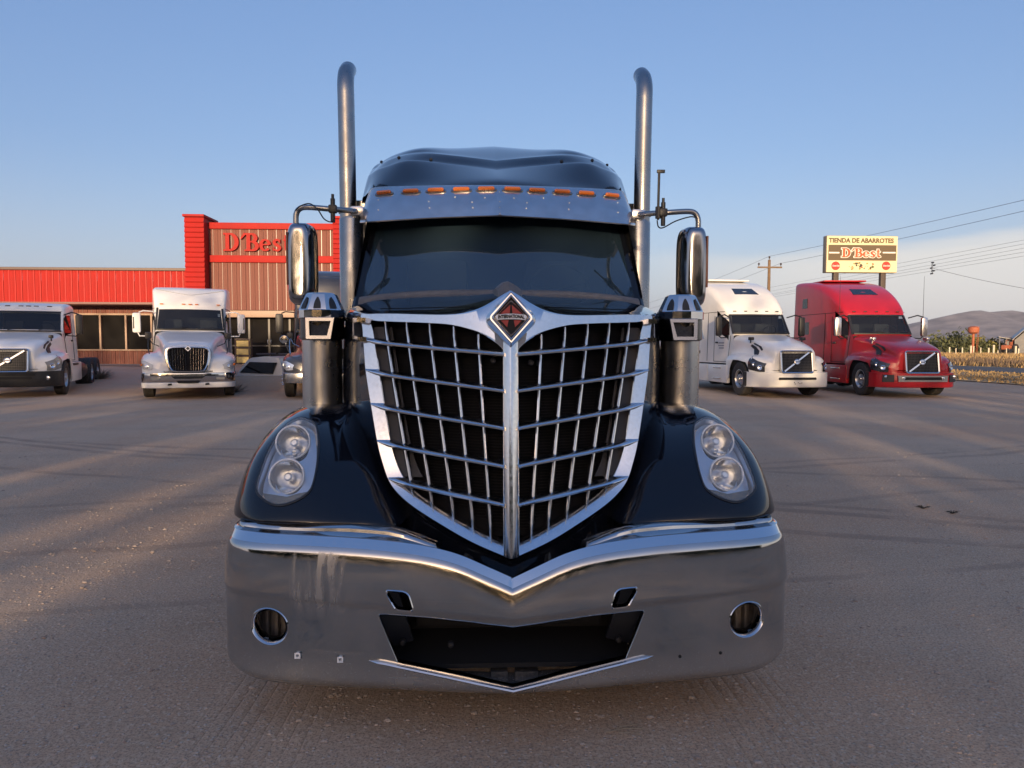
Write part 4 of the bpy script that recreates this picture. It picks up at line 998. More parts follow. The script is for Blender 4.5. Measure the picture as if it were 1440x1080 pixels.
for l in (fogL, flip(fogL)):
    cu = l.mean(0); P0 = BF(l[:, 0], l[:, 1]); N = BF.normal(l[:, 0], l[:, 1]); N *= np.sign(-N[:, 1:2]); gro = lambda k: cu+(l-cu)*k
    PP = [BF(gro(k)[:, 0], gro(k)[:, 1]) for k in (1.09, 1.0, .85, .85)]
    MB().grid(np.array([PP[0]+N*.0006, PP[0]*.5+PP[1]*.5+N*.004, PP[1]+N*.001, PP[2]+yv_*.014, PP[3]+yv_*.06]), closed_u=True).build('fog_light_rim', M_CHROME, bumper, smooth=50)
for l in (slotL, flip(slotL)): rim(l, 'tow_slot_rim', 0.035, M_CHROME, 0.001, 0.006)
rim(opening, 'opening_rim', 0.03, M_CHROME, 0.0, 0.003)
# bright ledge under the opening
lp = invert(BF, [(519, 929), (540, 932), (570, 938.5), (620, 949), (680, 962), (721.5, 970.5)], 160); lp = cr(lp, 40)
P = BF(lp[:, 0], lp[:, 1]); P = np.vstack([P, mirx(P[::-1])[1:]]); k = np.linspace(-1, 1, len(P)); sc = np.clip((1-np.abs(k))*8, 0.15, 1)
MB().sweep(P, [(-.009, 0.01), (-.007, -.010), (0, -.018), (.006, -.014), (.010, 0.02)], (0, 0, 1), (0, 1, 0), scale=np.c_[sc, sc]).build('opening_ledge', M_CHROME, bumper, smooth=50)
for px, py in ((482, 757), (958, 755)):
    q = W(px, py, 2.99); MB().lathe([(0.011, 0.03), (.011, -.004), (.008, -.010), (0, -.012)], q, (0, 1, 0), 14).build('bolt', M_STAINLESS, bumper)
for px, py in ((419, 921), (479, 926.5)):
    u, v = invert(BF, [(px, py)], 160)[0]; q = BF(u, v); mb = MB()
    for dx_, dz, sx, sz in ((0, .009, .024, .006), (0, -.009, .024, .006), (-.009, 0, .006, .024), (.009, 0, .006, .024)): mb.box(q+[dx_, -0.004+(0.0007 if dz else 0), dz], (sx, .012, sz))
    mb.build('plate_clip', M_WHITERING, bumper, smooth=0)
for px, py in ((956, 923), (1013, 918)):
    u, v = invert(BF, [(px, py)], 160)[0]; q = BF(u, v); MB().lathe([(0, -.0015), (.007, -.0015), (.007, 0.004)], q, (0, 1, 0), 12).build('screw_hole', M_DARK, bumper)
# what stands behind the openings
cav = MB()
cav.box((0, 3.30, 0.46), (1.3, 0.02, 0.46)).box((0, 3.10, 0.262), (1.05, 0.38, 0.02)).box((0, 3.16, 0.60), (1.1, 0.26, 0.02))
for sx in (-1, 1): cav.box((sx*0.63, 3.14, 0.43), (0.02, 0.34, 0.32))
cav.box((0, 3.12, 0.50), (0.9, 0.10, 0.10), bev=.015).box((0, 3.2, 0.36), (0.84, 0.08, 0.06), bev=.01)
cav.build('bumper_cavity', M_DARK, truck, smooth=0)
for sx in (-1, 1): MB().prism([(0, 0), (0.16, 0.02), (0.10, 0.24), (0.02, 0.26)], (sx*0.58, 2.98, 0.30), (-sx, 0.35, 0), (0, 0, 1), (0, 0.02, 0)).build('tow_bracket', mat('dark blue black steel', (0.012, 0.014, 0.022), 0.35), truck, smooth=0)

for px, py in ((870, 900), (566, 904), (634, 907)):
    q = W(px, py, 2.965); MB().lathe([(.013, .02), (.013, -.004), (.008, -.009), (0, -.009)], q, (0, 1, 0), 12).build('bolt', M_PANELGREY, truck)
for px0, px1 in ((690, 714), (724, 757)):
    a, b = W(px0, 954, 2.93), W(px1, 944, 2.93); MB().box(((a[0]+b[0])/2, 2.94, (a[2]+b[2])/2+.0), (b[0]-a[0], 0.05, a[2]*0+abs(b[2]-a[2])+.012), bev=.006).build('valance_plate', mat('scuffed plastic', (0.03, 0.03, 0.031), 0.55, noise=(40, .8, (.08, .075, .07)), bump=(60, .5)), truck)
for s_ in (-1, 1):                                # ribbed dark liners behind the fog light holes
    mb = MB(); mb.box((s_*1.02, 3.13, 0.44), (0.22, 0.02, 0.30))
    for k in range(5): mb.box((s_*(0.94+k*0.04), 3.105, 0.44), (0.016, 0.05, 0.28), bev=0.006)
    mb.build('fog_light_liner', mat('liner plastic', (0.24, 0.22, 0.21), 0.5), truck, smooth=30)
mb = MB().box((0, 3.66, 0.62), (1.5, 0.5, 0.5)).box((0, 5.6, 0.75), (0.9, 3.4, 0.5)); mb.build('chassis', M_DARK, truck, smooth=0)
MB().box((-0.96, 3.2, 0.215), (0.22, 0.12, 0.09), bev=.02).box((-1.04, 3.24, 0.20), (0.06, 0.07, 0.06), bev=.01).build('skid_bracket', M_COWL, truck)
MB().box((0, 3.95, 0.45), (1.9, 0.14, 0.14), bev=.03).build('front_axle', M_DARK, truck)

# ---------------- wheels (shared builder)
def wheel_parts(parent, c, r=0.52, wd=0.29, dual=False, face=-1, rimmat=None, steel=False):
    c = np.array(c, float); rimmat = rimmat or M_STEEL; mb = MB(); sgn = face
    h = wd/2; tr_ = r
    prof = [(r*.56, -h*.85), (r*.80, -h), (r*.93, -h*.94), (tr_*.985, -h*.80), (tr_, -h*.55)]
    for k in range(5):
        z = -h*.55+k*h*1.1/5; prof += [(tr_, z+h*.04), (tr_*.975, z+h*.06), (tr_*.975, z+h*.10), (tr_, z+h*.12)]
    prof += [(tr_, h*.55), (tr_*.985, h*.80), (r*.93, h*.94), (r*.80, h), (r*.56, h*.85)]
    mb.lathe(prof, c, (1, 0, 0), 40)
    t = mb.build('wheel', M_RUBBER, parent, smooth=40)
    mb = MB(); o = lambda k: sgn*k
    mb.lathe([(r*.57, o(-h*.8)), (r*.57, o(h*.84)), (r*.53, o(h*.86)), (r*.50, o(h*.60)), (r*.46, o(h*.30)), (r*.30, o(h*.42)), (r*.27, o(h*.70)), (r*.16, o(h*.78)), (r*.14, o(h*1.0)), (0, o(h*1.02))], c, (1, 0, 0), 32)
    for k in range(10):
        a = k*2*math.pi/10; q = c+np.array([o(h*.62), r*.225*math.cos(a), r*.225*math.sin(a)]); mb.lathe([(.022, 0), (.022, o(h*.22)), (.012, o(h*.34)), (0, o(h*.35))], q, (1, 0, 0), 6)
    rim_ = mb.build('rim', rimmat, t, smooth=35)
    mb = MB()
    for k in range(10):
        a = (k+.5)*2*math.pi/10; q = c+np.array([o(h*.345+.004), r*.385*math.cos(a), r*.385*math.sin(a)]); mb.lathe([(0, o(.006)), (r*.055, o(.006)), (r*.055, o(-.02))], q, (1, 0, 0), 10)
    mb.build('hand_hole', M_DARK, t, smooth=30)
    return t
for s_ in (-1, 1): wheel_parts(truck, (s_*1.04, 3.95, 0.52), face=s_)

# ---------------- grille
def Gs(x, z): return 2.93+0.16*(z-0.7)+0.50*np.abs(x)**1.25
def onG(px, py, off=0.0):
    Y = 3.05
    for _ in range(25): P = W(px, py, Y); Y = 0.5*Y+0.5*(Gs(P[0], P[2])+off)
    return W(px, py, Y)
OUT = [(718, 408), (704, 416), (690, 425), (672, 434), (650, 440), (625, 442), (590, 441.5), (550, 440.5), (520, 441), (507, 442.5), (509, 462), (511, 492), (513.5, 523), (521, 571), (530, 623), (537.5, 652), (546, 676), (559, 694), (581, 713), (620, 738), (665, 763.5), (719.5, 787)]
INN0 = [(711, 502), (706, 493), (697, 483.5), (681, 473), (661, 464), (632, 456), (594, 453), (555, 451.5), (533, 450.5), (522, 450.5), (523.5, 467), (527, 495), (531.5, 523), (539, 571), (548.5, 620), (556.5, 649), (566, 671), (577, 686), (595, 702), (627, 724), (667, 747), (712, 769)]
INN = [(x_+np.interp(y_, [448, 470, 560, 640, 745], [0, 2.5, 2.0, 0, 0]), y_+np.interp(y_, [440, 452, 470, 770], [1.5, 1.5, 0, 0])) for x_, y_ in INN0]
Go = cr([onG(*p) for p in OUT], 220); Gi = cr([onG(*p) for p in INN], 220)
Go[0, 0] = Go[-1, 0] = 0.0
yv = np.array([0, 1.0, 0])
def half_frame(): 
    m_ = Go*0.5+Gi*0.5; tw_ = 0.034*sstep(np.arange(len(Go)), 85, 185)[:, None]*yv
    return MB().grid(np.array([Go+yv*.07, Go+yv*.006, Go*0.94+Gi*.06-yv*.003, m_-yv*.003+tw_*.5, Go*.06+Gi*.94-yv*.003+tw_, Gi+yv*.004+tw_, Gi+yv*.10]))
grille = half_frame().both().build('grille', M_CHROME_OLD, truck, smooth=40)
# centre post
py_ = np.linspace(474, 783, 26); cp = np.array([onG(719.5+ (p-492)*0.006, p) for p in py_]); cp[:, 0] = 0
secs = [(-.033, .09), (-.033, .004), (-.030, -.002), (-.010, -.020), (0, -.024), (.010, -.020), (.030, -.002), (.033, .004), (.033, .09)]
MB().grid(np.array([cp+np.array([a_, b_, 0]) for a_, b_ in secs])).build('centre_post', M_CHROME_OLD, grille, smooth=25)
HB = [((509, 479.5), (712, 497.5)), ((513.5, 523), (713, 549)), ((521, 571), (713.5, 602)), ((530, 623), (713.5, 656)), ((546, 676), (714, 711))]
for (xa, ya), (xb, yb) in HB:
    t = np.linspace(0, 1, 26); hook = -3.0*np.exp(-t*9)
    P = np.array([onG(xa+(xb-xa)*k, ya+(yb-ya)*k+hk, -0.016) for k, hk in zip(t, hook)]); P[-1, 0] = -0.030
    sc = np.clip(0.25+t*9, 0.25, 1.0); sd_ = np.clip(0.2+t*5, 0.2, 1)
    sec = [(-.010, .085), (-.0155, .045), (-.0145, .014), (-.011, .002), (-.004, 0), (.002, .006), (.0150, .040), (.0155, .060), (.010, .085)]
    for s_ in (1, -1):
        MB().sweep(P*np.array([s_, 1, 1]), sec, (0, 0, 1), (0, 1, 0), scale=np.c_[sc, sd_]).build('grille_bar', M_CHROME_OLD, grille, smooth=50)
VB = [((541.5, 451), (582, 703)), ((571.5, 452), (610, 724)), ((604, 454), (639.5, 738)), ((638, 459), (666.5, 752)), ((673, 470), (691, 762))]
def bend(t): return 0.0
for (xa, ya), (xb, yb) in VB:
    t = np.linspace(0, 1, 24)
    P = np.array([onG(xa+(xb-xa)*(k**1.12), ya+(yb-ya)*k, 0.014) for k in t])
    sc = 1.0*np.clip(np.minimum(0.7+t*6, 0.35+(1-t)*8), 0.35, 1)
    sec = [(-.012, .085), (-.0155, .034), (-.005, .003), (0, 0), (.005, .003), (.0155, .034), (.012, .085)]
    for s_ in (1, -1):
        MB().sweep(P*np.array([s_, 1, 1]), [(a_*s_, b_) for a_, b_ in sec], (1, 0, 0), (0, 1, 0), scale=np.c_[sc, np.ones(len(t))]).build('grille_rib', M_CHROME_OLD, grille, smooth=40)
# black mesh behind, with shroud panels down both sides
t = np.linspace(0, 1, 30); L_ = Gi[np.linspace(8, 216, 90).astype(int)]
back = MB()
rows = [L_+yv*0.105]
for k in (0.66, 0.33, 0.0): 
    q = L_.copy(); q[:, 0] *= k; q[:, 1] = Gs(q[:, 0], q[:, 2])+0.105+0.0; rows.append(q)
back.grid(np.array(rows)); back.both().build('radiator_mesh', M_MESH, grille, smooth=60)
mb = MB()
for z in np.arange(0.80, 1.78, 0.013):
    ww = 0.66 if z > 1.35 else 0.66-(1.35-z)*0.42
    if z < 0.95: ww = max(0.1, (z-0.77)*2.0)
    X = np.linspace(-ww*0.93, ww*0.93, 13); P = np.c_[X, Gs(X, z)+0.098, np.full(13, z)]
    mb.sweep(P, [(-.002, 0.003), (-.002, -.002), (.002, -.002), (.002, .003)], (0, 0, 1), (0, 1, 0))
o = mb.build('radiator_fin', M_MESH, grille, smooth=0); o['kind'] = 'stuff'
for s_ in (1, -1):
    A = Gi[np.linspace(100, 168, 30).astype(int)]; B_ = A.copy(); B_[:, 0] += 0.085; B_[:, 1] = Gs(B_[:, 0], B_[:, 2])
    mb = MB().grid(np.array([A+yv*.05, B_+yv*.075, B_+yv*.11])*np.array([s_, 1, 1])); mb.build('shroud_panel', M_PANELGREY, grille, smooth=30)
for px, py in ((693.5, 507), (747, 510)):
    q = onG(px, py, 0.07); MB().lathe([(0.013, .03), (.013, 0), (.008, -.003), (.004, -.001), (0, -.001)], q, (0, 1, 0), 14).build('bolt', M_PANELGREY, grille)

# ---------------- emblem
ce = onG(720.8, 449, -0.030); ce[0] = 0.0
E1 = np.array([1.0, 0, 0]); E2 = np.array([0, .16, 1.0]); E2 /= np.linalg.norm(E2); EN = np.cross(E1, E2)*1.0   # towards +... out of the face
EN = np.array([0, -1.0, .16]); EN /= np.linalg.norm(EN)
def EP(x, y, h=0.0): return ce+E1*x+E2*y+EN*h
def ediamond(hw, hh, r=0.012, n=5):
    pts = []
    for cx_, cy_, a_ in ((hw, 0, 0), (0, hh, 90), (-hw, 0, 180), (0, -hh, 270)):
        rr_ = r*1.6 if cy_ == 0 else r*0.25
        d = math.hypot(cx_, cy_); 
        c0 = np.array([cx_, cy_])*(1-rr_*1.414/d)
        for k in np.linspace(-45, 45, n): pts.append(c0+rr_*np.array([math.cos(R(a_+k)), math.sin(R(a_+k))]))
    return np.array(pts)
def ering(mb, o1, o2, h1, h2, h0=None, mi=0):
    A = np.array([EP(*p, h1) for p in o1]); B = np.array([EP(*p, h2) for p in o2]); return mb.grid(np.array([A, B]), closed_u=True, mi=mi)
d0 = ediamond(.122, .1235, .022); d1 = ediamond(.117, .119, .020); d2 = ediamond(.098, .108, .012); d3 = ediamond(.088, .101, .008); d4 = ediamond(.078, .089, .006); d5 = ediamond(.0745, .080, .004); d6 = ediamond(.068, .071, .003)
mb = MB(); ering(mb, d0, d0, -.06, .0); ering(mb, d0, d1, 0, .008); ering(mb, d1, d2, .008, .034); ering(mb, d2, d2*.995, .034, .036); ering(mb, d2*.995, d3, .036, .036)
emblem = mb.build('emblem', M_CHROME, truck, smooth=28)
mb = MB(); ering(mb, d3, d3*.93, .0365, .043); ering(mb, d3*.93, d4*1.0, .043, .0405); ering(mb, d4, d4*.985, .0405, .030); mb.build('emblem_frame', M_STAINLESS, emblem, smooth=25)
mb = MB(); A = np.array([EP(*p, .030) for p in d4]); mb.add(A, [tuple(range(len(A)))]); mb.build('emblem_field', mat('emblem black', (0.010, 0.010, 0.012), 0.55, spec=.2), emblem, smooth=0)
mb = MB(); ering(mb, d5, d5*.95, .031, .035); ering(mb, d5*.95, d6, .035, .031); mb.build('emblem_inner_frame', M_STAINLESS, emblem, smooth=25)
M_EMRED = mat('emblem red', (0.42, 0.055, 0.045), 0.5, spec=.3, noise=(90, .5, (.32, .05, .045)))
def eplate(poly, name, m, h0, h1, parent=None):
    n = len(poly); A = [EP(*p, h0) for p in poly]; B = [EP(*p, h1) for p in poly]
    return MB().add(A+B, [tuple(range(n, 2*n))]+[(i, (i+1) % n, n+(i+1) % n, n+i) for i in range(n)]).build(name, m, parent or emblem, smooth=0)
for s_ in (-1, 1):
    eplate([(s_*.003, .056), (s_*.046, .017), (s_*.02, .0185), (s_*.006, .019)], 'red_panel', M_EMRED, .030, .034)
    eplate([(s_*.011, -.010), (s_*.044, -.012), (s_*.017, -.040)], 'red_panel', M_EMRED, .030, .034)
ban = [(x_, 0.0165-.20*(x_/.066)**2*.03+.0) for x_ in np.linspace(-.062, .062, 13)]+[(.068, .004)]+[(x_, -.0065-.20*(x_/.066)**2*.02) for x_ in np.linspace(.060, -.060, 13)]+[(-.068, .004)]
eplate(ban, 'banner', mat('emblem white', (0.86, 0.87, 0.88), 0.5), .030, .0385)
V, F = text_mesh('INTERNATIONAL', 0.0195, 0.0012, 0.0011, 1.0)
tw = V[:, 0].max()-V[:, 0].min(); V[:, 0] *= 0.112/tw
P = np.array([EP(v[0], v[1]*1.0+.0048-.05*(v[0]/.066)**2*.10, .0392+v[2]) for v in V]); MB().add(P, F).build('emblem_lettering', mat('emblem black', (0.012, 0.012, 0.014), 0.3), emblem, smooth=0)

# ---------------- hood
k = len(OUT)
Bk = np.array([(0, 1.935), (.10, 1.935), (.20, 1.934), (.31, 1.931), (.43, 1.927), (.53, 1.921), (.67, 1.911), (.81, 1.893), (.89, 1.866), (.94, 1.822), (.962, 1.76), (.972, 1.68), (.98, 1.56), (.985, 1.42), (.985, 1.28), (.985, 1.16), (.97, 1.06), (.90, .97), (.62, .88), (.40, .82), (.2, .8), (0, .79)])
A = np.array([onG(*p) for p in OUT])+yv*.012; A[0, 0] = A[-1, 0] = 0; A[-4:, 2] -= np.array([0, .0, .005, .01])
net = []
for s_ in np.linspace(0, 1, 9):
    e = 1-(1-s_)**1.75; ez = s_**0.9
    y_ = A[:, 1]*(1-s_)+4.62*s_
    xz = np.zeros_like(A); xz[:, 0] = A[:, 0]*(1-e)-Bk[:, 0]*e; xz[:, 1] = y_; xz[:, 2] = A[:, 2]*(1-ez)+Bk[:, 1]*ez
    net.append(xz)
net = np.array(net)
# the chin: below the grille the skin turns straight back over the bumper
S = Surf(net); hs = S.grid(130, 60)
hood = MB().grid(hs); hood.both()
hood = hood.build('hood', M_BLACK, truck, smooth=60)
chin = MB(); c0 = Go[np.linspace(150, 219, 40).astype(int)]+yv*.02
rows = [c0, c0+np.array([0, .03, -.015]), c0+np.array([0, .05, -.06]), c0+np.array([0, .03, -.15]), c0+np.array([0, .10, -.30])]
chin.grid(np.array(rows)); chin.both().build('chin_panel', M_BLACK, truck, smooth=60)
# chrome strips that wrap from the grille bars onto the hood side
for pts in ([(508, 450, 3.36), (500, 449.5, 3.6), (490, 449, 4.0), (486, 449, 4.25)], [(509, 477, 3.36), (500, 474, 3.6), (490, 471.5, 4.0), (485.5, 471, 4.25)]):
    P = cr([W(*p) for p in pts], 20); 
    for s_ in (1, -1): MB().sweep(P*np.array([s_, 1, 1]), [(-.011, -.02), (-.011, .02), (.011, .02), (.011, -.02)], (0, 0, 1), (s_*-1.0, 0, 0)).build('hood_side_strip', M_CHROME, hood, smooth=0)
# plastic peak behind the emblem and cowl below the windscreen
rows = []
for Y_, hh_, ww in ((3.18, .0, .055), (3.24, .055, .060), (3.40, .060, .068), (3.9, .035, .07), (4.3, .02, .06)):
    zb_ = np.interp(Y_, [3.1, 4.6], [1.825, 1.925]); rows.append([(x_*ww, Y_, zb_-.03+(hh_+.03)*k_) for x_, k_ in ((-1, 0), (-.92, .62), (-.45, .93), (-.05, 1.0), (.5, .80), (.95, .55), (1, 0))])
MB().grid(np.array(rows)).build('hood_ridge', M_COWL, hood, smooth=20)
xs = np.linspace(-1, 1, 41); prof = [(4.57, -.03), (4.585, .016), (4.63, .040), (4.72, .050), (4.84, .054), (4.95, .03)]
zc_ = lambda x_: 1.918-.040*np.abs(x_)**3.0
cow = np.array([[(x_*.935, Y_+0.16*x_*x_, zc_(x_)+dz) for x_ in xs] for Y_, dz in prof])
cowl = MB().grid(cow)
cowl.build('cowl', M_COWL, truck, smooth=45)

# ---------------- fenders and headlights
rowsL = [
 [(552, 738, 3.035), (500, 736, 3.01), (430, 735, 2.985), (370, 733, 3.02), (339, 728, 3.12), (329.5, 720, 3.27)],
 [(536, 697, 3.15), (493, 692, 3.12), (430, 690, 3.08), (376, 690, 3.11), (343, 690, 3.20), (333.5, 696, 3.38)],
 [(518, 642, 3.315), (478, 640, 3.27), (430, 640, 3.235), (386, 642, 3.27), (358, 643, 3.36), (348, 656, 3.53)],
 [(505, 595, 3.56), (471, 597, 3.50), (435, 597, 3.455), (405, 599, 3.48), (386, 603, 3.56), (373, 613, 3.72)],
 [(494, 563, 3.85), (470, 571, 3.78), (447, 571, 3.74), (428, 574, 3.76), (414, 578.5, 3.83), (404, 584, 3.94)]]
net = []
sideY = [3.46, 3.56, 3.72, 3.94, 4.22]; sideZ = [.90, .99, 1.10, 1.18, 1.19]
for r_, sy, sz in zip(rowsL, sideY, sideZ):
    P = [W(*p) for p in r_]; inn = P[0]+np.array([.055, .20, 0.0]); out = np.array([P[-1][0]-.004, sy, min(sz, P[-1][2]-.01)])
    net.append([inn]+P+[out])
b0 = [p+np.array([0, .07, -.012]) for p in net[0]]
top = [p+np.array([0, .42, .0]) for p in net[-1]]
for p in top: p[2] = min(p[2], 1.255)
top2 = [p+np.array([0, .45, -.10]) for p in top]
net = np.array([b0]+net+[top, top2]); FS = Surf(net)
HL = [(409, 593), (423, 588), (434, 591), (443, 598), (446.5, 616), (446, 643), (440.5, 676), (433, 692), (414, 704), (392, 709.5), (374, 703), (362.5, 691), (362.5, 678), (369.5, 656), (380.5, 629), (395, 606)]
hq = smooth_loop(invert(FS, HL), 90)
V, F = patch(FS, 100, 90, [hq], met=(1.35, 1.6))
mb = MB().add(V, F)
for s_ in (1, -1):
    m_ = MB().add(V*np.array([s_, 1, 1]), [f[::s_] for f in F]); m_.build('fender', M_BLACK, truck, smooth=70)
nrm_l = FS.normal(hq[:, 0], hq[:, 1]); sgn = -1.0 if nrm_l[:, 1].mean() > 0 else 1.0
HP = FS(hq[:, 0], hq[:, 1]); HN = nrm_l*sgn; nm = HN.mean(0); nm /= np.linalg.norm(nm)
hc = HP.mean(0)
def pxpoly(cx, cy, r, n=36, sy=1.0): return np.array([(cx+r*math.cos(t), cy+sy*r*math.sin(t)) for t in np.linspace(0, 2*math.pi, n, endpoint=False)])
c1 = invert(FS, pxpoly(411.5, 619.5, 22, sy=1.0)); c2 = invert(FS, pxpoly(402.5, 667.5, 21.5, sy=1.0))
inner = hq+(hq.mean(0)-hq)*0.03
Vp, Fp = patch(FS, 70, 70, [c1, c2], outer=inner, off=-.038*sgn*1.0, met=(1.35, 1.6))
bq = dense(invert(FS, [(364, 689), (367, 696), (376, 702.5), (392, 708), (413, 702.5), (430.5, 691.5), (433, 686.5), (418, 689), (400, 694), (380, 691)]), 60)
Vb, Fb = patch(FS, 60, 60, [], outer=bq, off=-.026*sgn, met=(1.35, 1.6))
Vl, Fl = patch(FS, 70, 70, [], outer=hq, off=.004*sgn, met=(1.35, 1.6))
for s_ in (1, -1):
    mx_ = np.array([s_, 1, 1]); inw = hc-HP; inw /= np.linalg.norm(inw, axis=1)[:, None]
    hl = MB().add(Vp*mx_, Fp).grid(np.array([HP+HN*.001, HP-nm*.02+inw*.004, HP-nm*.06+inw*.008])*mx_, closed_u=True).build('headlight', M_SILVERMATT, truck, smooth=50)
    MB().add(Vl*mx_, Fl).build('lens', M_LENS, hl, smooth=60)
    mb = MB().grid(np.array([HP-inw*.011+HN*.001, HP-inw*.006+HN*.0035, HP+inw*.002+HN*.004, HP+inw*.002-nm*.01])*mx_, closed_u=True); mb.build('gasket', M_PLASTIC, hl, smooth=60)
    for c_, big in ((c1, 1), (c2, 0)):
        cc = FS(c_[:, 0], c_[:, 1]); ctr = cc.mean(0)-nm*.012; rad = .077 if big else .0745
        ax_ = np.array([0.0, -1.0, 0.10])*0.75+nm*0.25; ax_ /= np.linalg.norm(ax_); ax_ = ax_*mx_; q = ctr*mx_
        MB().lathe([(rad*1.06, .012), (rad*1.09, .004), (rad*1.03, -.004), (rad*.97, .004), (rad*.98, .012), (rad*1.06, .012)], q, ax_, 40).build('light_ring', M_WHITERING, hl, smooth=50)
        prof = [(rad*.98, .004)]+[(rad*.98*math.sqrt(k), -.075*(1-k)) for k in np.linspace(.92, .04, 10)]+[(0.0, -.075)]
        MB().lathe(prof, q, ax_, 48).build('reflector', M_SILVER, hl, smooth=60)
        mb = MB().lathe([(.016, -.07), (.016, -.03), (.019, -.028), (.019, -.016), (.012, -.010), (0, -.010)], q, ax_, 20); mb.build('bulb_cap', M_SILVERMATT, hl, smooth=40)
        if big: MB().box(q+ax_*-.03-np.array([0, 0, rad*.52]), (rad*.28, .05, rad*.30), bev=.008).build('bulb_bracket', M_SILVERMATT, hl)
    MB().add(Vb*mx_, Fb).build('lens_base', mat('grey green lens base', (0.10, 0.105, 0.085), 0.25, coat=.4, noise=(40, .7, (.05, .052, .045))), hl, smooth=60)
# ---------------- air cleaners beside the hood
def air_cleaner(s_):
    X, Y_ = -1.045, 4.16; wz = lambda py: W(456, py, Y_)[2]; rad = 0.113
    z0_, z1_ = 1.16, wz(476); mx_ = np.array([s_, 1, 1]); c = np.array([X, Y_, 0])*mx_
    t = MB().lathe([(rad, z0_), (rad, z1_+.02)], c, (0, 0, 1), 40).build('air_cleaner', M_STEEL, truck, smooth=60)
    zt_, zm, zb_ = wz(412.5), wz(437), wz(447.5); n = 8; ph = math.pi/8
    hd = MB().lathe([(rad*1.0, z1_-.01), (rad*1.12, z1_), (rad*1.12, zb_-.004)], c, (0, 0, 1), 40)
    hd.build('cleaner_body', mat('black chrome', (0.10, 0.10, 0.105), 0.12, 1.0), t, smooth=40)
    MB().lathe([(rad*1.10, zb_-.004), (rad*1.19, zb_), (rad*1.19, zm), (rad*1.14, zm+.004)], c, (0, 0, 1), n*2, phase=ph/2).build('cleaner_band', M_CHROME, t, smooth=15)
    MB().lathe([(rad*1.15, zm), (rad*1.13, zm+.010), (rad*.78, zt_-.008), (rad*.68, zt_), (0, zt_)], c, (0, 0, 1), n, phase=ph).build('cleaner_cap', M_CHROME, t, smooth=18)
    for k in range(3):                      # dark arched slots in the cap
        a = -math.pi/2+(k-1)*math.pi/4*1.0; d = np.array([math.cos(a), math.sin(a), 0]); e = np.array([-math.sin(a), math.cos(a), 0])
        b = c+np.array([0, 0, zm+.008])+d*rad*1.045; up_ = np.array([-d[0]*.42, -d[1]*.42, 1.0]); up_ /= np.linalg.norm(up_); hh_ = (zt_-zm)*.74
        pts = [(.020*math.cos(u)*(1-.45*math.sin(u)**2), hh_*.95*math.sin(u)**.8) for u in np.linspace(0, math.pi, 13)]
        nn = np.cross(e, up_)
        if nn @ d < 0: nn = -nn
        MB().prism(pts, b+nn*-.006, e, up_, nn*.012).build('cap_slot', M_PLASTIC, t, smooth=0)
    # square intake mouth facing forward
    yf = Y_-.172; x0_, x1_ = W(428.5, 460, yf)[0], W(468, 460, yf)[0]; zz0, zz1 = W(448, 476, yf)[2], W(448, 447, yf+.02)[2]
    def fr(ins, y_, dz=0): return [np.array([x0_+ins*1.0, y_+.025, zz1-ins])*mx_, np.array([x1_-ins, y_+.025, zz1-ins])*mx_, np.array([x1_-ins-.016, y_, zz0+ins])*mx_, np.array([x0_+ins+.008, y_, zz0+ins])*mx_]
    MB().grid(np.array([fr(-.006, Y_), fr(-.006, yf+.008), fr(-.002, yf), fr(.0165, yf), fr(.019, yf+.010), fr(.022, yf+.06)]), closed_u=True).build('intake_frame', mat('brushed bright frame', (0.27, 0.28, 0.31), 0.25, 1.0), t, smooth=20)
    MB().grid(np.array([[fr(.018, yf+.028)[0], fr(.018, yf+.028)[1]], [fr(.018, yf+.028)[3], fr(.018, yf+.028)[2]]])).build('intake_screen', mat('intake mesh', (.05, .05, .052), .7, noise=(70, .8, (.02, .02, .02)), bump=(120, .6)), t, smooth=0)
    for z in (1.36, 1.44): pass
    MB().box(np.array([X+.10, Y_+.02, 1.55])*mx_, (.14, .05, .06), bev=.01).build('bracket', M_DARK, t)
for s_ in (1, -1): air_cleaner(s_)

# ---------------- cab, windscreen
# glass: bottom edge at the cowl, top hidden by the visor
def wsP(u, v):                              # u -1..1 across, v 0..1 upward
    u = np.asarray(u, float); v = np.asarray(v, float)
    x_ = u*(0.965-0.075*v); y_ = 4.70+0.66*v+0.24*np.abs(u)**2.2; z_ = 1.925+0.90*v-0.02*u*u*(1-v); return np.stack([x_, y_, z_], -1)
U, Vv = np.meshgrid(np.linspace(-1, 1, 41), np.linspace(-0.04, 1, 21))
MB().grid(wsP(U, Vv)).build('windscreen', M_SHIELD, truck, smooth=180)
for s_ in (-1, 1):
    vv = np.linspace(-0.06, 1.02, 20); P = wsP(np.full(20, s_*1.0), vv)
    MB().sweep(P, [(-.030, -.012), (-.030, .05), (.035, .06), (.040, .01), (.02, -.012)], (s_*1.0, 0, 0), (0, 1, 0)).build('windscreen_pillar', M_BLACK, truck, smooth=30)
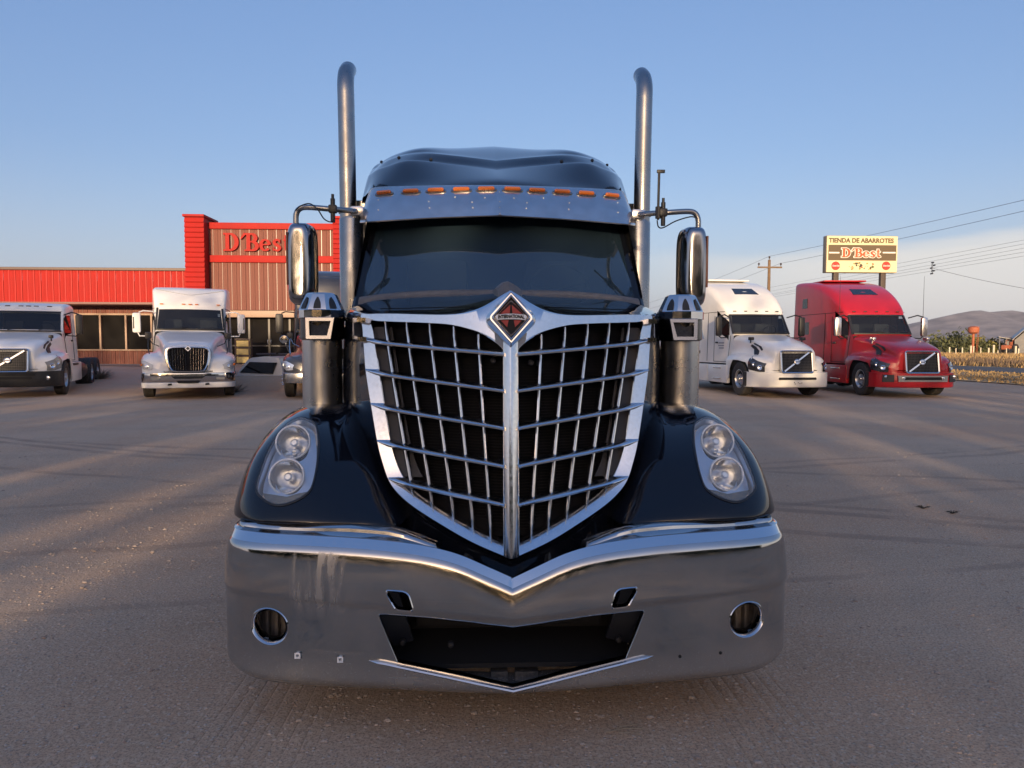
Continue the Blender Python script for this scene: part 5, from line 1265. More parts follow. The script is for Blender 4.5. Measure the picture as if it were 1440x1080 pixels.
# cab shell: sides, back, floor (open behind the glass)
for s_ in (-1, 1):
    mb = MB().grid(np.array([[(s_*1.0, 4.98, .95), (s_*1.0, 5.6, .95), (s_*1.0, 6.3, .95)], [(s_*1.0, 4.96, 1.95), (s_*1.0, 5.6, 1.95), (s_*1.0, 6.3, 1.95)], [(s_*.93, 5.42, 2.80), (s_*.94, 5.8, 2.80), (s_*.95, 6.3, 2.80)]])); cab = mb.build('cab_side', M_BLACK, truck, smooth=60)
    P = [(s_*1.004, 5.08, 1.98), (s_*1.004, 5.95, 1.98), (s_*.958, 5.95, 2.62), (s_*.958, 5.38, 2.62)]
    MB().add([np.array(p) for p in P]+[np.array(p)-np.array([s_*.02, 0, 0]) for p in P], [(0, 1, 2, 3), (7, 6, 5, 4), (0, 4, 5, 1), (1, 5, 6, 2), (2, 6, 7, 3), (3, 7, 4, 0)]).build('door_window', M_CABGLASS, cab, smooth=0)
MB().box((0, 6.28, 1.9), (1.96, .02, 1.9)).box((0, 5.6, .98), (1.96, 1.35, .04)).build('cab_interior', M_INTERIOR, truck, smooth=0)
dsh = [(5.0, 1.90), (5.06, 1.955), (5.25, 1.985), (5.42, 1.96), (5.45, 1.70)]
MB().grid(np.array([[(x_*.93, Y_+.12*x_*x_, z_) for x_ in np.linspace(-1, 1, 15)] for Y_, z_ in dsh])).build('dashboard', mat('grey dashboard', (.085, .09, .085), .7), truck, smooth=50)
wc = np.array([.47, 5.52, 2.03]); 
mb = MB(); tt = np.linspace(0, 2*math.pi, 36, endpoint=False); ringp = np.array([wc+np.array([.235*math.cos(a_), .235*math.sin(a_)*-.42, .235*math.sin(a_)*.80]) for a_ in tt]); mb.tube(ringp, .016, 8, closed=True)
for a_ in (0.3, math.pi-.3, -math.pi/2): mb.tube([wc, wc+np.array([.23*math.cos(a_), .23*math.sin(a_)*-.42, .23*math.sin(a_)*.80])], .014, 6)
mb.build('steering_wheel', mat('grey wheel rim', (.09, .09, .09), .5), truck, smooth=60)
for x_ in (-.5, .5): MB().box((x_, 6.05, 1.85), (.52, .18, .95), rot=Matrix.Rotation(R(-12), 3, 'X'), bev=.06).box((x_, 5.85, 1.42), (.52, .5, .16), bev=.05).build('seat', M_SEAT, truck)
# ---------------- sun visor with ten lamps
vt = np.array([W(*p) for p in [(519.5, 268, 5.42), (527, 264, 5.30), (560, 262.5, 5.20), (610, 261.5, 5.13), (660, 261, 5.085), (701.5, 261, 5.06)]])
vb = np.array([W(*p) for p in [(506, 312, 5.17), (516, 311.5, 5.09), (550, 309.2, 5.01), (605, 306, 4.945), (655, 304, 4.90), (702.5, 302.5, 4.87)]])
vt[-1, 0] = vb[-1, 0] = 0
VS = Surf(np.array([vb, vb*.66+vt*.34+np.array([0, -.012, 0]), vb*.33+vt*.67+np.array([0, -.012, 0]), vt]))
vg = VS.grid(60, 12)
mb = MB().grid(np.concatenate([vg[:1]+np.array([0, .02, .004]), vg[:1]+np.array([0, .004, -.007]), vg, vg[-1:]+np.array([0, .03, .01]), vg[-1:]+np.array([0, .25, .0])], 0))
under = np.concatenate([vg[:1]+np.array([0, .02, .004]), vg[:1]+np.array([0, .10, .05]), vg[-1:]+np.array([0, .05, -.02])], 0); un = MB().grid(under).both()
visor = mb.both().build('sun_visor', M_STAINLESS, truck, smooth=50); un.build('visor_underside', M_PLASTIC, visor, smooth=50)
def lamp(px, py, dyaw):
    q = None
    u, v = invert(VS, [(px, py)], 60)[0]; q = VS(u, v); return q, VS.normal(u, v)
for (px, py) in ((540.5, 272.3), (578, 270.2), (613, 268.8), (649, 267.8), (684, 267)):
    q, n_ = lamp(px, py, 0)
    if n_[1] > 0: n_ = -n_
    for s_ in (1, -1):
        m_ = np.array([s_, 1, 1]); nn = n_*m_; e1 = np.cross(nn, [0, 0, 1.0]); e1 /= np.linalg.norm(e1); e2 = np.cross(e1, nn)
        if e2[2] < 0: e2 = -e2
        oval = [(.076*math.copysign(abs(math.cos(a_))**.7, math.cos(a_)), .021*math.copysign(abs(math.sin(a_))**.8, math.sin(a_))) for a_ in np.linspace(0, 2*math.pi, 24, endpoint=False)]
        b = MB().prism(oval, q*m_+e2*-.004, e1, e2, nn*.008, bev=.004).build('marker_lamp', M_STACK, visor, smooth=40)
        rect = [(-.054, -.010), (.054, -.010), (.058, -.005), (.058, .005), (.054, .010), (-.054, .010), (-.058, .005), (-.058, -.005)]
        MB().prism(rect, q*m_+nn*.007, e1, e2, nn*.016, bev=.006).build('amber_lens', M_AMBER, b, smooth=30)
mb = MB()
for px, py in ((532, 281), (532, 295), (603, 283), (604, 292), (664, 284), (665, 292), (702, 270), (702, 284), (702, 292), (702, 300), (682, 278), (640, 277)):
    u, v = invert(VS, [(px, py)], 60)[0]; q = VS(u, v); mb.lathe([(.006, .004), (.006, -.004), (.003, -.006), (0, -.006)], q, (0, 1, -.3), 8)
o = mb.both().build('rivet', M_STAINLESS, visor, smooth=40); o['kind'] = 'stuff'
# seam strip on the centre line of the visor
P = np.array([VS(1.0, t_) for t_ in np.linspace(0.02, .98, 8)]); P[:, 0] = 0; MB().sweep(P, [(-.012, -.004), (.012, -.004), (.012, .006), (-.012, .006)], (1, 0, 0), (0, 1, 0)).build('visor_seam', M_STAINLESS, visor, smooth=0)

# ---------------- sleeper and roof fairing
net = [[(509, 287, 6.15), (514, 275, 5.85), (525, 270, 5.55), (580, 266, 5.32), (640, 263, 5.24), (701, 262, 5.20)],
       [(511.5, 274, 6.25), (519, 260, 5.95), (536, 257, 5.62), (582, 255.5, 5.48), (640, 253, 5.40), (701, 251.5, 5.36)],
       [(515, 260, 6.4), (524, 244, 6.1), (545, 235, 5.90), (579, 227.5, 5.82), (640, 232.5, 5.88), (702, 239, 5.86)],
       [(515.5, 258.5, 6.48), (525, 242, 6.2), (546, 233, 6.00), (579, 225.5, 5.93), (640, 230.5, 5.98), (702, 237, 5.96)],
       [(518, 252, 6.6), (530, 236, 6.35), (553, 223, 6.20), (592, 216, 6.12), (640, 219.5, 6.14), (702, 226.5, 6.16)],
       [(518.5, 250.5, 6.7), (531, 234.5, 6.48), (554, 221.5, 6.32), (592, 214.5, 6.24), (640, 218, 6.26), (702, 225, 6.27)],
       [(522, 244, 6.9), (541, 225, 6.75), (566, 213.5, 6.7), (596, 207.5, 6.6), (640, 208.5, 6.9), (702, 206.5, 7.3)],
       [(528, 240, 8.0), (552, 224, 8.0), (580, 215, 8.0), (610, 210, 8.0), (650, 209, 8.2), (702, 208, 8.4)]]
N3 = np.array([[W(*p) for p in r_] for r_ in net]); N3[:, -1, 0] = 0
ext = N3[:, :1].copy(); ext[..., 0] -= .03; ext[..., 1] += .3; ext[..., 2] -= .35
N3 = np.concatenate([ext, N3], 1); RS = Surf(N3)
MB().grid(RS.grid(70, 70)).both().build('roof_fairing', M_BLACK, truck, smooth=60)
for row_, r_ in ():
    v_ = row_/(len(net)-1); P = RS(np.linspace(.36, 1, 30), np.full(30, v_)); P[-1, 0] = 0; P = np.vstack([P, mirx(P[::-1])[1:]])
    MB().tube(P+np.array([0, .001, -.003]), r_, 8).build('fairing_crease', M_BLACK, truck, smooth=60)
for px, py in ((536.5, 228), (561, 222), (606, 224.5)):
    u, v = invert(RS, [(px, py)], 70)[0]; q = RS(u, v)
    for s_ in (1, -1): MB().lathe([(0.014, .01), (.014, -.006), (.009, -.010), (0, -.010)], q*np.array([s_, 1, 1]), (0, 1, -.35), 12).build('fairing_bolt', M_PLASTIC, truck)
MB().box((0, 7.46, 1.80), (2.36, 2.04, 2.35), bev=.08).build('sleeper', M_BLACK, truck)
for s_ in (-1, 1):                          # polished panels on the sleeper front corners behind the stacks
    MB().box((s_*1.10, 6.16, 1.95), (.20, .03, 1.75), bev=.01).build('corner_panel', mat('crumpled polished sheet', (0.62, 0.58, 0.50), 0.12, 1.0, bump=(3.0, 1.0), rvar=(8, .2)), truck)
# ---------------- stacks
def stack(s_):
    mx_ = np.array([s_, 1, 1]); Y_ = 6.05; t0_ = W(486.5, 79, Y_); b0_ = W(489, 300, Y_); r_ = .0685
    X = b0_[0]; P = [np.array([X+.005, Y_, 2.6]), np.array([X, Y_, 3.2]), np.array([X-.006, Y_, t0_[2]-.30])]
    for a_ in np.linspace(8, 62, 8): P.append(np.array([X-.006-.012*math.sin(R(a_)), Y_+.26*(1-math.cos(R(a_))), t0_[2]-.30+.26*math.sin(R(a_))]))
    e = P[-1]-P[-2]; P.append(P[-1]+e*1.5)
    P = np.array(P)*mx_
    st = MB().tube(P, r_, 28, caps=False).build('exhaust_stack', M_STACK, truck, smooth=60)
    MB().tube([P[-1]-(P[-1]-P[-2])*.05, P[-1]*.999+.001*P[-2]], r_*.93, 20).build('stack_mouth', M_DARK, st)
    g = W(494, 306, Y_)
    c = np.array([g[0], Y_+.02, 0])*mx_
    MB().lathe([(.0, 1.1), (.098, 1.1), (.102, 1.12), (.102, g[2]-.02), (.095, g[2]), (.07, g[2]+.002)], c, (0, 0, 1), 32).build('heat_shield', M_STACK, st, smooth=50)
    MB().lathe([(.0715, 0), (.076, .004), (.076, .03), (.0715, .034)], np.array([X, Y_, g[2]+.03])*mx_, (0, 0, 1), 24).build('clamp', M_STAINLESS, st)
for s_ in (1, -1): stack(s_)
# ---------------- mirrors
def mirror(s_):
    mx_ = np.array([s_, 1, 1]); Y_ = 4.92
    L0, L1 = W(401.5, 312, Y_), W(441, 428, Y_); cx_, cz_ = (L0[0]+L1[0])/2, (L0[2]+L1[2])/2; hw, hh = (L1[0]-L0[0])/2, (L0[2]-L1[2])/2
    def rr_(sx, sz, y_, n=40, e=4.5, dx_=0):
        a_ = np.linspace(0, 2*math.pi, n, endpoint=False); c_, s2 = np.cos(a_), np.sin(a_)
        return np.stack([cx_+dx_+hw*sx*np.sign(c_)*np.abs(c_)**(2/e), np.full(n, y_), cz_+hh*sz*np.sign(s2)*np.abs(s2)**(2/e)], 1)
    rings = [rr_(k_, 1-(1-k_)*hw/hh*.9, Y_-.052+.080*k_**5 if k_ < 1 else Y_+.045) for k_ in (.06, .2, .34, .48, .62, .74, .84, .92, .97)]+[rr_(1.0, 1.0, Y_+.05), rr_(1.0, 1.0, Y_+.12)]
    mb = MB().grid(np.array(rings)*mx_, closed_u=True); mb.F.append(tuple(range(40))); mb.M.append(0)
    mi = mb.build('side_mirror', M_DCHROME, truck, smooth=60)
    mb = MB().grid(np.array([rr_(1.0, 1.0, Y_+.12), rr_(1.02, 1.005, Y_+.125), rr_(1.02, 1.005, Y_+.15), rr_(.9, .95, Y_+.155)])*mx_, closed_u=True); mb.F.append(tuple(range(120, 160))); mb.M.append(0); mb.build('mirror_back', M_PLASTIC, mi, smooth=30)
    zz = W(407, 417, Y_)[2]
    mb = MB().grid(np.array([rr_(.62, .88, Y_-.047), rr_(.76, .925, Y_-.030), rr_(.86, .96, Y_-.008), rr_(.94, .985, Y_+.014), rr_(1.008, 1.004, Y_+.05), rr_(1.008, 1.004, Y_+.11)])*mx_, closed_u=True)
    Vc = np.vstack(mb.V); keep = [f for f in mb.F if all(Vc[i][2] < zz for i in f)]; m2 = MB().add(Vc, keep); m2.build('mirror_base_trim', M_PLASTIC, mi, smooth=60)
    x_ = W(404, 365, Y_)[0]; mb = MB().box(np.array([x_+.004, Y_-.004, cz_+.03])*mx_, (.014, .05, hh*1.28), bev=.006); mb.build('amber_strip', mat('dull red strip', (.16, .045, .03), .35), mi)
    # arms: from the visor end out and down to the head; lower arm to the door
    a = [W(507, 298, 5.22), W(490, 296, 5.05), W(465, 294, 4.97), W(432, 291.5, 4.97), W(421, 294, 4.97), W(416.5, 302, 4.97), W(416, 314, 4.97)]
    arm = MB().tube(cr(np.array(a), 40)*mx_, .019, 14).build('mirror_arm', M_STACK, truck, smooth=60)
    MB().box(np.array([W(504, 299, 5.22)[0], 5.2, W(504, 299, 5.22)[2]])*mx_, (.10, .12, .07), bev=.02).build('arm_bracket', M_STAINLESS, arm)
    lo = [W(427, 428, 4.98), W(427, 440, 5.0), W(432, 450, 5.05), W(441, 455, 5.1), W(470, 458, 5.2), W(492, 459, 5.2)]
    MB().tube(cr(np.array(lo), 26)*mx_, .017, 12).build('lower_arm', M_STACK, arm, smooth=60)
    k_ = W(468, 294, 4.95); mb = MB().box(k_*mx_, (.055, .05, .055), bev=.01).lathe([(.016, -.09), (.016, .07), (.010, .072), (.010, .10), (0, .10)], k_*mx_, (0, 0, 1), 12); mb.build('cb_clamp', M_PLASTIC, arm)
    if s_ > 0:
        cab_ = [W(470, 305, 4.94), W(466, 312, 4.93), W(456, 308, 4.93), (W(447, 295, 4.93)), W(436, 286.5, 4.93), W(424, 289, 4.93), W(415, 296, 4.94)]
        MB().tube(cr(np.array(cab_), 40), .0045, 6).build('cable', M_PLASTIC, arm, smooth=60)
    else:
        k2 = W(925.5, 297, 4.95); tp = W(927, 241, 4.95); MB().tube([k2-[0, 0, .06], k2, tp], [.008, .009, .009], 8).box(tp+[.012, 0, 0], (.055, .02, .022), bev=.004).lathe([(.02, -.05), (.02, .03), (0, .03)], k2, (0, 0, 1), 10).build('antenna', M_PLASTIC, arm)
        cab_ = [W(924, 310, 4.94), W(926, 319, 4.93), W(933, 320, 4.93), W(950, 311, 4.93), W(970, 305, 4.93), W(979, 306, 4.94)]
        MB().tube(cr(np.array(cab_), 40), .0045, 6).build('cable', M_PLASTIC, arm, smooth=60)
for s_ in (1, -1): mirror(s_)
# rear wheels and frame that show only from the side
for s_ in (-1, 1):
    for y_ in (9.0, 10.35): wheel_parts(truck, (s_*.98, y_, .52), wd=.5, face=s_)
MB().box((-.42, 8.6, .80), (.10, 5.2, .24)).box((.42, 8.6, .80), (.10, 5.2, .24)).build('frame_rail', M_DARK, truck, smooth=0)
for s_ in (-1, 1): MB().lathe([(0, -.75), (.28, -.75), (.30, -.70), (.30, .70), (.28, .75), (0, .75)], (s_*.98, 5.75, .66), (0, 1, 0), 28).build('fuel_tank', M_STEEL, truck, smooth=40)
OFF = np.zeros(3)
# ================================================================== THE PARKED TRUCKS (built about their own front axle, nose towards -y)
def quad(mb, pts, n, th):                   # a flat plate through four or more corner points, thickened against n
    A = [np.array(p, float) for p in pts]; k = len(A); t = np.array(n, float)*th
    return mb.add(A+[a-t for a in A], [tuple(range(k)), tuple(range(k, 2*k))[::-1]]+[(i, (i+1) % k, k+(i+1) % k, k+i) for i in range(k)])
class HoodShape(Surf):
    """the nose of a truck: hood and both fenders as one skin; u across (-1..1 -> 0..1), v from front to back"""
    def __init__(s, st): s.st = np.array(st, float)      # rows y, ztop, halfw, crest z, crest x, low z
    def half(s, y):
        q = [np.interp(y, s.st[:, 0], s.st[:, k]) for k in range(1, 6)]; zt, w_, zf, xf, zl = q
        return np.array([(0, zt), (w_*.35, zt-.004), (w_*.68, zt-.018), (w_*.88, zt-.06), (w_*.98, zt-.14), (w_+.01, max(zf+.10, zt-.30)), (w_+.03+(xf-w_)*.15, zf+.055), (xf-(xf-w_)*.38, zf+.02), (xf-.05, zf-.045), (xf, zf-.14), (xf+.005, (zf+zl)/2-.02), (xf, zl)])
    def __call__(s, u, v): raise NotImplementedError
def hood_mesh(st, ys, arch):
    H = HoodShape(st); G = []
    for y in ys:
        P = H.half(y); 
        if arch:
            yc, zc, ra = arch; d = abs(y-yc)
            if d < ra: zl = zc+math.sqrt(ra*ra-d*d); P[-1, 1] = max(P[-1, 1], min(zl, P[9, 1]-.02)); P[-2, 1] = (P[-3, 1]+P[-1, 1])/2
        P = cr(P, 40); h = np.c_[P[:, 0], np.full(len(P), y), P[:, 1]]
        G.append(np.vstack([h[::-1]*np.array([-1, 1, 1]), h[1:]]))
    return np.array(G)
def cab_rings(st, n=9):
    """rows y, z top, half width top, half width bottom, z bottom, corner radius, sweep"""
    G = []
    for y, zt, wt, wb, zb, r, sw in st:
        a = np.linspace(0, math.pi/2, 6); top = [(k*(wt-r), zt-.012*k*k) for k in np.linspace(0, 1, 5)]
        cor = [(wt-r+r*math.sin(t), zt-.012-r+r*math.cos(t)) for t in a[1:]]
        sid = [(wt+(wb-wt)*k, (zt-r-.012)*(1-k)+zb*k) for k in np.linspace(0.12, 1, 6)]
        P = np.array(top+cor+sid); h = np.stack([P[:, 0], y+sw*(P[:, 0]/wt)**2*np.clip((P[:, 1]-zb)/(zt-zb), 0, 1)**2, P[:, 1]], 1)
        G.append(np.vstack([h[::-1]*np.array([-1, 1, 1]), h[1:]]))
    return np.array(G)
def lug_wheel(parent, x, y, r, wd, s_, rim, lift=0.0): return wheel_parts(parent, (x, y, r+lift), r=r, wd=wd, face=s_, rimmat=rim)
M_ALU = mat('wheel aluminium', (0.62, 0.61, 0.59), 0.28, 1.0, noise=(12, .5, (.4, .38, .36)))
M_TYREW = mat('dusty white rim', (0.45, 0.43, 0.40), 0.6)
M_BADGE = mat('badge silver', (0.72, 0.72, 0.74), 0.2, 1.0)
M_HLDARK = mat('smoked headlight', (0.03, 0.03, 0.033), 0.08, coat=.8)
M_HLMID = mat('hazy headlight', (0.22, 0.215, 0.20), 0.12, coat=.8)
def bar_grille(t, yc, zc, hw, hh, tilt, frame_m, thick=.045, nm='grille'):
    """rectangular grille, chrome frame, fine dark mesh, a slanted bar with a round badge"""
    up = np.array([0, tilt, 1.0]); up /= np.linalg.norm(up); nn = np.cross([1.0, 0, 0], up); nn = nn if nn[1] < 0 else -nn; c = np.array([0, yc, zc])
    P = lambda x, z, h=0.0: c+np.array([1.0, 0, 0])*x+up*z+nn*h
    def loop(w_, h_, d, r=.05, n=6):
        o = []
        for cx_, cz_, a_ in ((w_, h_, 0), (-w_, h_, 90), (-w_, -h_, 180), (w_, -h_, 270)):
            for k in np.linspace(0, 90, n): o.append(P(math.copysign(abs(cx_)-r, cx_)+r*math.cos(R(a_+k)), math.copysign(abs(cz_)-r, cz_)+r*math.sin(R(a_+k)), d))
        return o
    g_ = MB().grid(np.array([loop(hw+thick, hh+thick, -.06, .07), loop(hw+thick, hh+thick, .02, .07), loop(hw+thick*.6, hh+thick*.6, .035, .06), loop(hw, hh, .02), loop(hw, hh, -.05)]), closed_u=True).build(nm, frame_m, t, smooth=40)
    mb = MB(); mb.add([P(-hw, -hh, -.045), P(hw, -hh, -.045), P(hw, hh, -.045), P(-hw, hh, -.045)], [(0, 1, 2, 3)]); mb.build('grille_back', M_MESH, g_, smooth=0)
    mb = MB()
    for k in range(1, 13): z = -hh+2*hh*k/13; quad(mb, [P(-hw, z-.006, -.02), P(hw, z-.006, -.02), P(hw, z+.006, -.02), P(-hw, z+.006, -.02)], nn, .02)
    for k in range(1, 22): x = -hw+2*hw*k/22; quad(mb, [P(x-.004, -hh, -.017), P(x+.004, -hh, -.017), P(x+.004, hh, -.017), P(x-.004, hh, -.017)], nn, .015)
    o = mb.build('grille_mesh', mat('dark grille wire', (.045, .045, .05), .4), g_, smooth=0); o['kind'] = 'stuff'
    a, b = P(-hw*.86, -hh*.93, 0.012), P(hw*.86, hh*.95, 0.012); d = (b-a)/np.linalg.norm(b-a); e = np.cross(nn, d)
    mb = MB(); quad(mb, [a-e*.022, b-e*.022, b+e*.022, a+e*.022], nn, .03); mb.build('slanted_bar', M_BADGE, g_, smooth=0)
    bd = MB().lathe([(.085, -.02), (.085, .022), (.068, .030), (.060, .018), (0, .018)], P(0, 0, .01), nn, 24).build('badge', M_BADGE, g_, smooth=30)
    mb = MB(); quad(mb, [P(-.055, -.014, .036), P(.055, -.014, .036), P(.055, .014, .036), P(-.055, .014, .036)], nn, .008); mb.build('badge_bar', mat('badge blue', (.02, .03, .07), .3), bd, smooth=0)
    return g_
def aero_truck(name, loc, rz, label, paint, sleeper=True, bumper_style='white', dark_bumper=False, mirror_m=None, rim=None, grille_surround=None, head=None, decals=None, group='trucks parked across the yard'):
    t = empty(name, loc, rz, label, 'truck', group)
    F0 = -1.12                              # the nose stands ahead of the axle
    # rows: y, z top, half width, crest z, crest x, low z
    st = [(F0, 1.36, .60, .92, .68, .74), (F0+.03, 1.42, .635, 1.0, .80, .74), (F0+.10, 1.47, .665, 1.07, .93, .74), (F0+.25, 1.53, .70, 1.13, 1.07, .73), (F0+.45, 1.585, .735, 1.18, 1.16, .70), (-.35, 1.66, .785, 1.19, 1.21, .66), (0, 1.72, .83, 1.235, 1.225, .62), (.35, 1.78, .88, 1.24, 1.225, .58), (.65, 1.84, .93, 1.22, 1.215, .5), (.90, 1.88, .97, 1.19, 1.20, .46)]
    ys = [F0, F0+.015, F0+.03, F0+.06, F0+.10, F0+.17, F0+.25, F0+.35]+list(np.linspace(F0+.45, .90, 34))
    G = hood_mesh(st, ys, (0.0, .52, .66)); mb = MB().grid(G); n = G.shape[1]; mb.F.append(tuple(range(n))); mb.M.append(0)
    hood = mb.build('hood', paint, t, smooth=50)
    MB().box((0, .3, .80), (2.26, 1.5, .5)).box((0, -.62, .74), (1.7, .5, .14)).build('wheel_well', M_DARK, t, smooth=0)
    # nose plate behind the grille and dark surround
    gs = bar_grille(t, F0-.085, 1.045, .455, .295, .16, M_CHROME)
    if grille_surround:
        mb = MB(); mb.prism([(-.60, .69), (.60, .69), (.56, 1.40), (.46, 1.445), (-.46, 1.445), (-.56, 1.40)], (0, F0-.02, 0), (1, 0, 0), (0, .1, 1), (0, .08, 0), bev=.02); mb.build('grille_surround', grille_surround, t, smooth=20)
    # bumper: swept plate with tips wrapping round to the wheels
    bp = cr([(0, F0-.16), (.45, F0-.145), (.80, F0-.08), (1.03, F0+.06), (1.16, F0+.27), (1.21, F0+.56)], 26)
    prof = [(.20, .74, .10), (.16, .745, .0), (0, .735, 0), (0, .56, -.015), (.0, .36, .0), (.03, .315, 0), (.10, .30, 0), (.20, .31, .1)]
    def brow(off, z): return np.array([(-x_, y_+off, z) for x_, y_ in bp[::-1]]+[(x_, y_+off, z) for x_, y_ in bp[1:]])
    bm_ = {'white': paint, 'dark': M_PLASTIC, 'red': paint}[bumper_style]
    mb = MB().grid(np.array([brow(o_, z_) for o_, z_, _ in prof])); bmp = mb.build('bumper', bm_, t, smooth=40)
    yb = F0-.165
    MB().prism([(-.56, .53), (.56, .53), (.58, .555), (.56, .60), (-.56, .60), (-.58, .555)], (0, yb+.012, 0), (1, 0, 0), (0, 0, 1), (0, -.022, 0)).build('bumper_slot', M_DARK, bmp, smooth=0)
    if bumper_style == 'red':
        mb = MB(); 
        mb.prism([(-.72, .48), (.72, .48), (.74, .66), (-.74, .66)], (0, yb+.03, 0), (1, 0, 0), (0, 0, 1), (0, -.04, 0), bev=.01); mb.build('bumper_chrome', mat('dull bumper silver', (.55, .53, .50), .3, .9), bmp, smooth=0)
        MB().prism([(-.52, .535), (.52, .535), (.55, .57), (.52, .615), (-.52, .615), (-.55, .57)], (0, yb-.012, 0), (1, 0, 0), (0, 0, 1), (0, -.006, 0)).build('bumper_slot', M_DARK, bmp, smooth=0)
        for s_ in (-1, 1): MB().lathe([(.045, .02), (.045, -.01), (.03, -.014), (0, -.014)], (s_*.58, yb-.01, .575), (0, 1, 0), 14).build('fog_light', M_SILVER, bmp)
        for s_ in (-1, 1):
            mb = MB(); q = [(s_*.80, F0-.085, .47), (s_*1.06, F0+.065, .47), (s_*1.05, F0+.06, .68), (s_*.80, F0-.09, .68)]; quad(mb, [np.array(p)+np.array([s_*.015, -.02, 0]) for p in q], (0, -1, 0), .03); mb.build('corner_vent', M_PANELGREY, bmp, smooth=0)
            MB().lathe([(.05, .02), (.05, -.02), (.035, -.028), (0, -.028)], (s_*1.0, F0+.0, .62), (s_*.5, 1, 0), 14).build('fog_light', M_SILVER, bmp)
    if bumper_style == 'white':
        rr = random.Random(2)
        mb = MB()
        for k in range(5): mb.box((-.12+k*.06+rr.uniform(-.02, .02), yb-.004, .44+rr.uniform(-.03, .02)), (.018, .014, .022))
        mb.build('plate_hole', M_PANELGREY, bmp, smooth=0)
    if bumper_style == 'dark':
        MB().prism([(-.62, .62), (.62, .62), (.66, .715), (-.66, .715)], (0, yb+.02, 0), (1, 0, 0), (0, 0, 1), (0, -.03, 0)).build('bumper_slot', M_DARK, bmp, smooth=0)
        for s_ in (-1, 1): MB().lathe([(.06, .02), (.06, -.012), (.045, -.02), (0, -.02)], (s_*.93, F0-.035, .55), (s_*.45, 1, 0), 16).build('fog_light', M_SILVER, bmp)
    # headlights on the corners
    H = HoodShape(st)
    for s_ in (-1, 1):
        rows = []
        for y in np.linspace(F0+.075, F0+.55, 12):
            P = H.half(y); P = cr(P, 60); k = (y-F0-.075)/.475; zhi = P[np.argmin(abs(P[:, 0]-(P[:, 0].max()-.30))), 1]
            z_hi = min(1.0+.20*k, H.half(y)[7, 1]-.005+.03); z_lo = .755+.10*max(0, k-.25)
            seg = P[len(P)//3:]; xs_ = [seg[np.argmin(abs(seg[:, 1]-z)+(seg[:, 0] < H.half(y)[6, 0])*9), 0] for z in np.linspace(z_lo, z_hi, 6)]
            rows.append([(s_*(x_+.012), y-.014, z) for x_, z in zip(xs_, np.linspace(z_lo, z_hi, 6))])
        hl = MB().grid(np.array(rows)).build('headlight', head or M_HLDARK, t, smooth=50)
        for y, z, r_ in ((F0+.20, .88, .075), (F0+.36, .97, .060)):
            x_ = np.interp(y, st_y := [q[0] for q in st], [q[4] for q in st]); dirn = np.array([s_*.62, -1, .1]); dirn = dirn/np.linalg.norm(dirn)
            MB().lathe([(r_*.95, -.01), (r_, .012), (r_*.8, .022), (r_*.5, .012), (0, .010)], np.array([s_*(x_-.012), y-.045, z]), dirn, 16).build('lamp_bowl', M_SILVER, hl, smooth=40)
    # hood vents: two dark blades on each side
    for s_ in (-1, 1):
        for pts, nm in (([(-.60, 1.40, 0), (-.50, 1.49, 0), (-.14, 1.595, 0), (-.12, 1.56, 0), (-.40, 1.48, 0), (-.56, 1.36, 0)], 'a'), ([(-.52, 1.20, 0), (-.44, 1.36, 0), (-.26, 1.48, 0), (-.06, 1.55, 0), (0, 1.50, 0), (-.20, 1.40, 0), (-.32, 1.26, 0), (-.36, 1.20, 0)], 'b')):
            Q = []
            for y, z, _ in pts:
                P = cr(H.half(y), 80); sg = P[P[:, 1] >= H.half(y)[6, 1]]; x_ = np.interp(-z, -sg[:, 1], sg[:, 0]); Q.append((s_*(x_+.012), y-.012, z+.008))
            mb = MB(); quad(mb, Q, (s_, -.2, .2), .02); mb.build('hood_vent', M_PLASTIC, hood, smooth=0)
        x_ = .86; MB().box((s_*.83, -.02, 1.73), (.10, .22, .10), bev=.025).tube([(s_*.83, .02, 1.60), (s_*.83, 0, 1.70)], .02, 6).build('hood_mirror', mirror_m or M_PLASTIC, hood)
    # cab and sleeper skin
    if sleeper:
        cs = [(.84, 1.86, .95, 1.03, .95, .05, .10), (1.05, 2.16, .93, 1.05, .95, .06, .10), (1.28, 2.50, .90, 1.06, .95, .08, .10), (1.34, 2.60, .93, 1.06, .95, .10, .08), (1.50, 2.78, 1.0, 1.07, .95, .14, .06), (1.85, 3.08, 1.06, 1.09, .95, .20, .05),
              (2.3, 3.36, 1.10, 1.14, .95, .24, .03), (2.9, 3.60, 1.14, 1.20, .95, .24, .02), (3.6, 3.75, 1.17, 1.235, .95, .22, 0), (4.3, 3.82, 1.18, 1.24, .95, .18, 0), (4.78, 3.83, 1.18, 1.24, .95, .14, 0), (4.86, 3.80, 1.15, 1.21, .95, .12, 0)]
    else:
        cs = [(.84, 1.86, .95, 1.03, .95, .05, .10), (1.05, 2.16, .93, 1.05, .95, .06, .10), (1.28, 2.50, .90, 1.06, .95, .08, .10), (1.34, 2.60, .92, 1.06, .95, .10, .08), (1.50, 2.72, .95, 1.07, .95, .14, .05), (1.9, 2.80, .98, 1.09, .95, .15, .02), (2.4, 2.82, .98, 1.09, .95, .13, 0), (2.72, 2.79, .98, 1.09, .95, .12, 0)]
    C = np.array(cs, float); yy = np.interp(np.linspace(0, len(C)-1, 40), range(len(C)), range(len(C))); CC = cr(C, 46)
    CC = CC[np.argsort(CC[:, 0])]
    G = cab_rings(CC); nn_ = G.shape[1]
    # the windscreen bay is left open: skip top faces between the cowl and the header
    mb = MB(); P = G.reshape(-1, 3); F = []; m0 = nn_//2
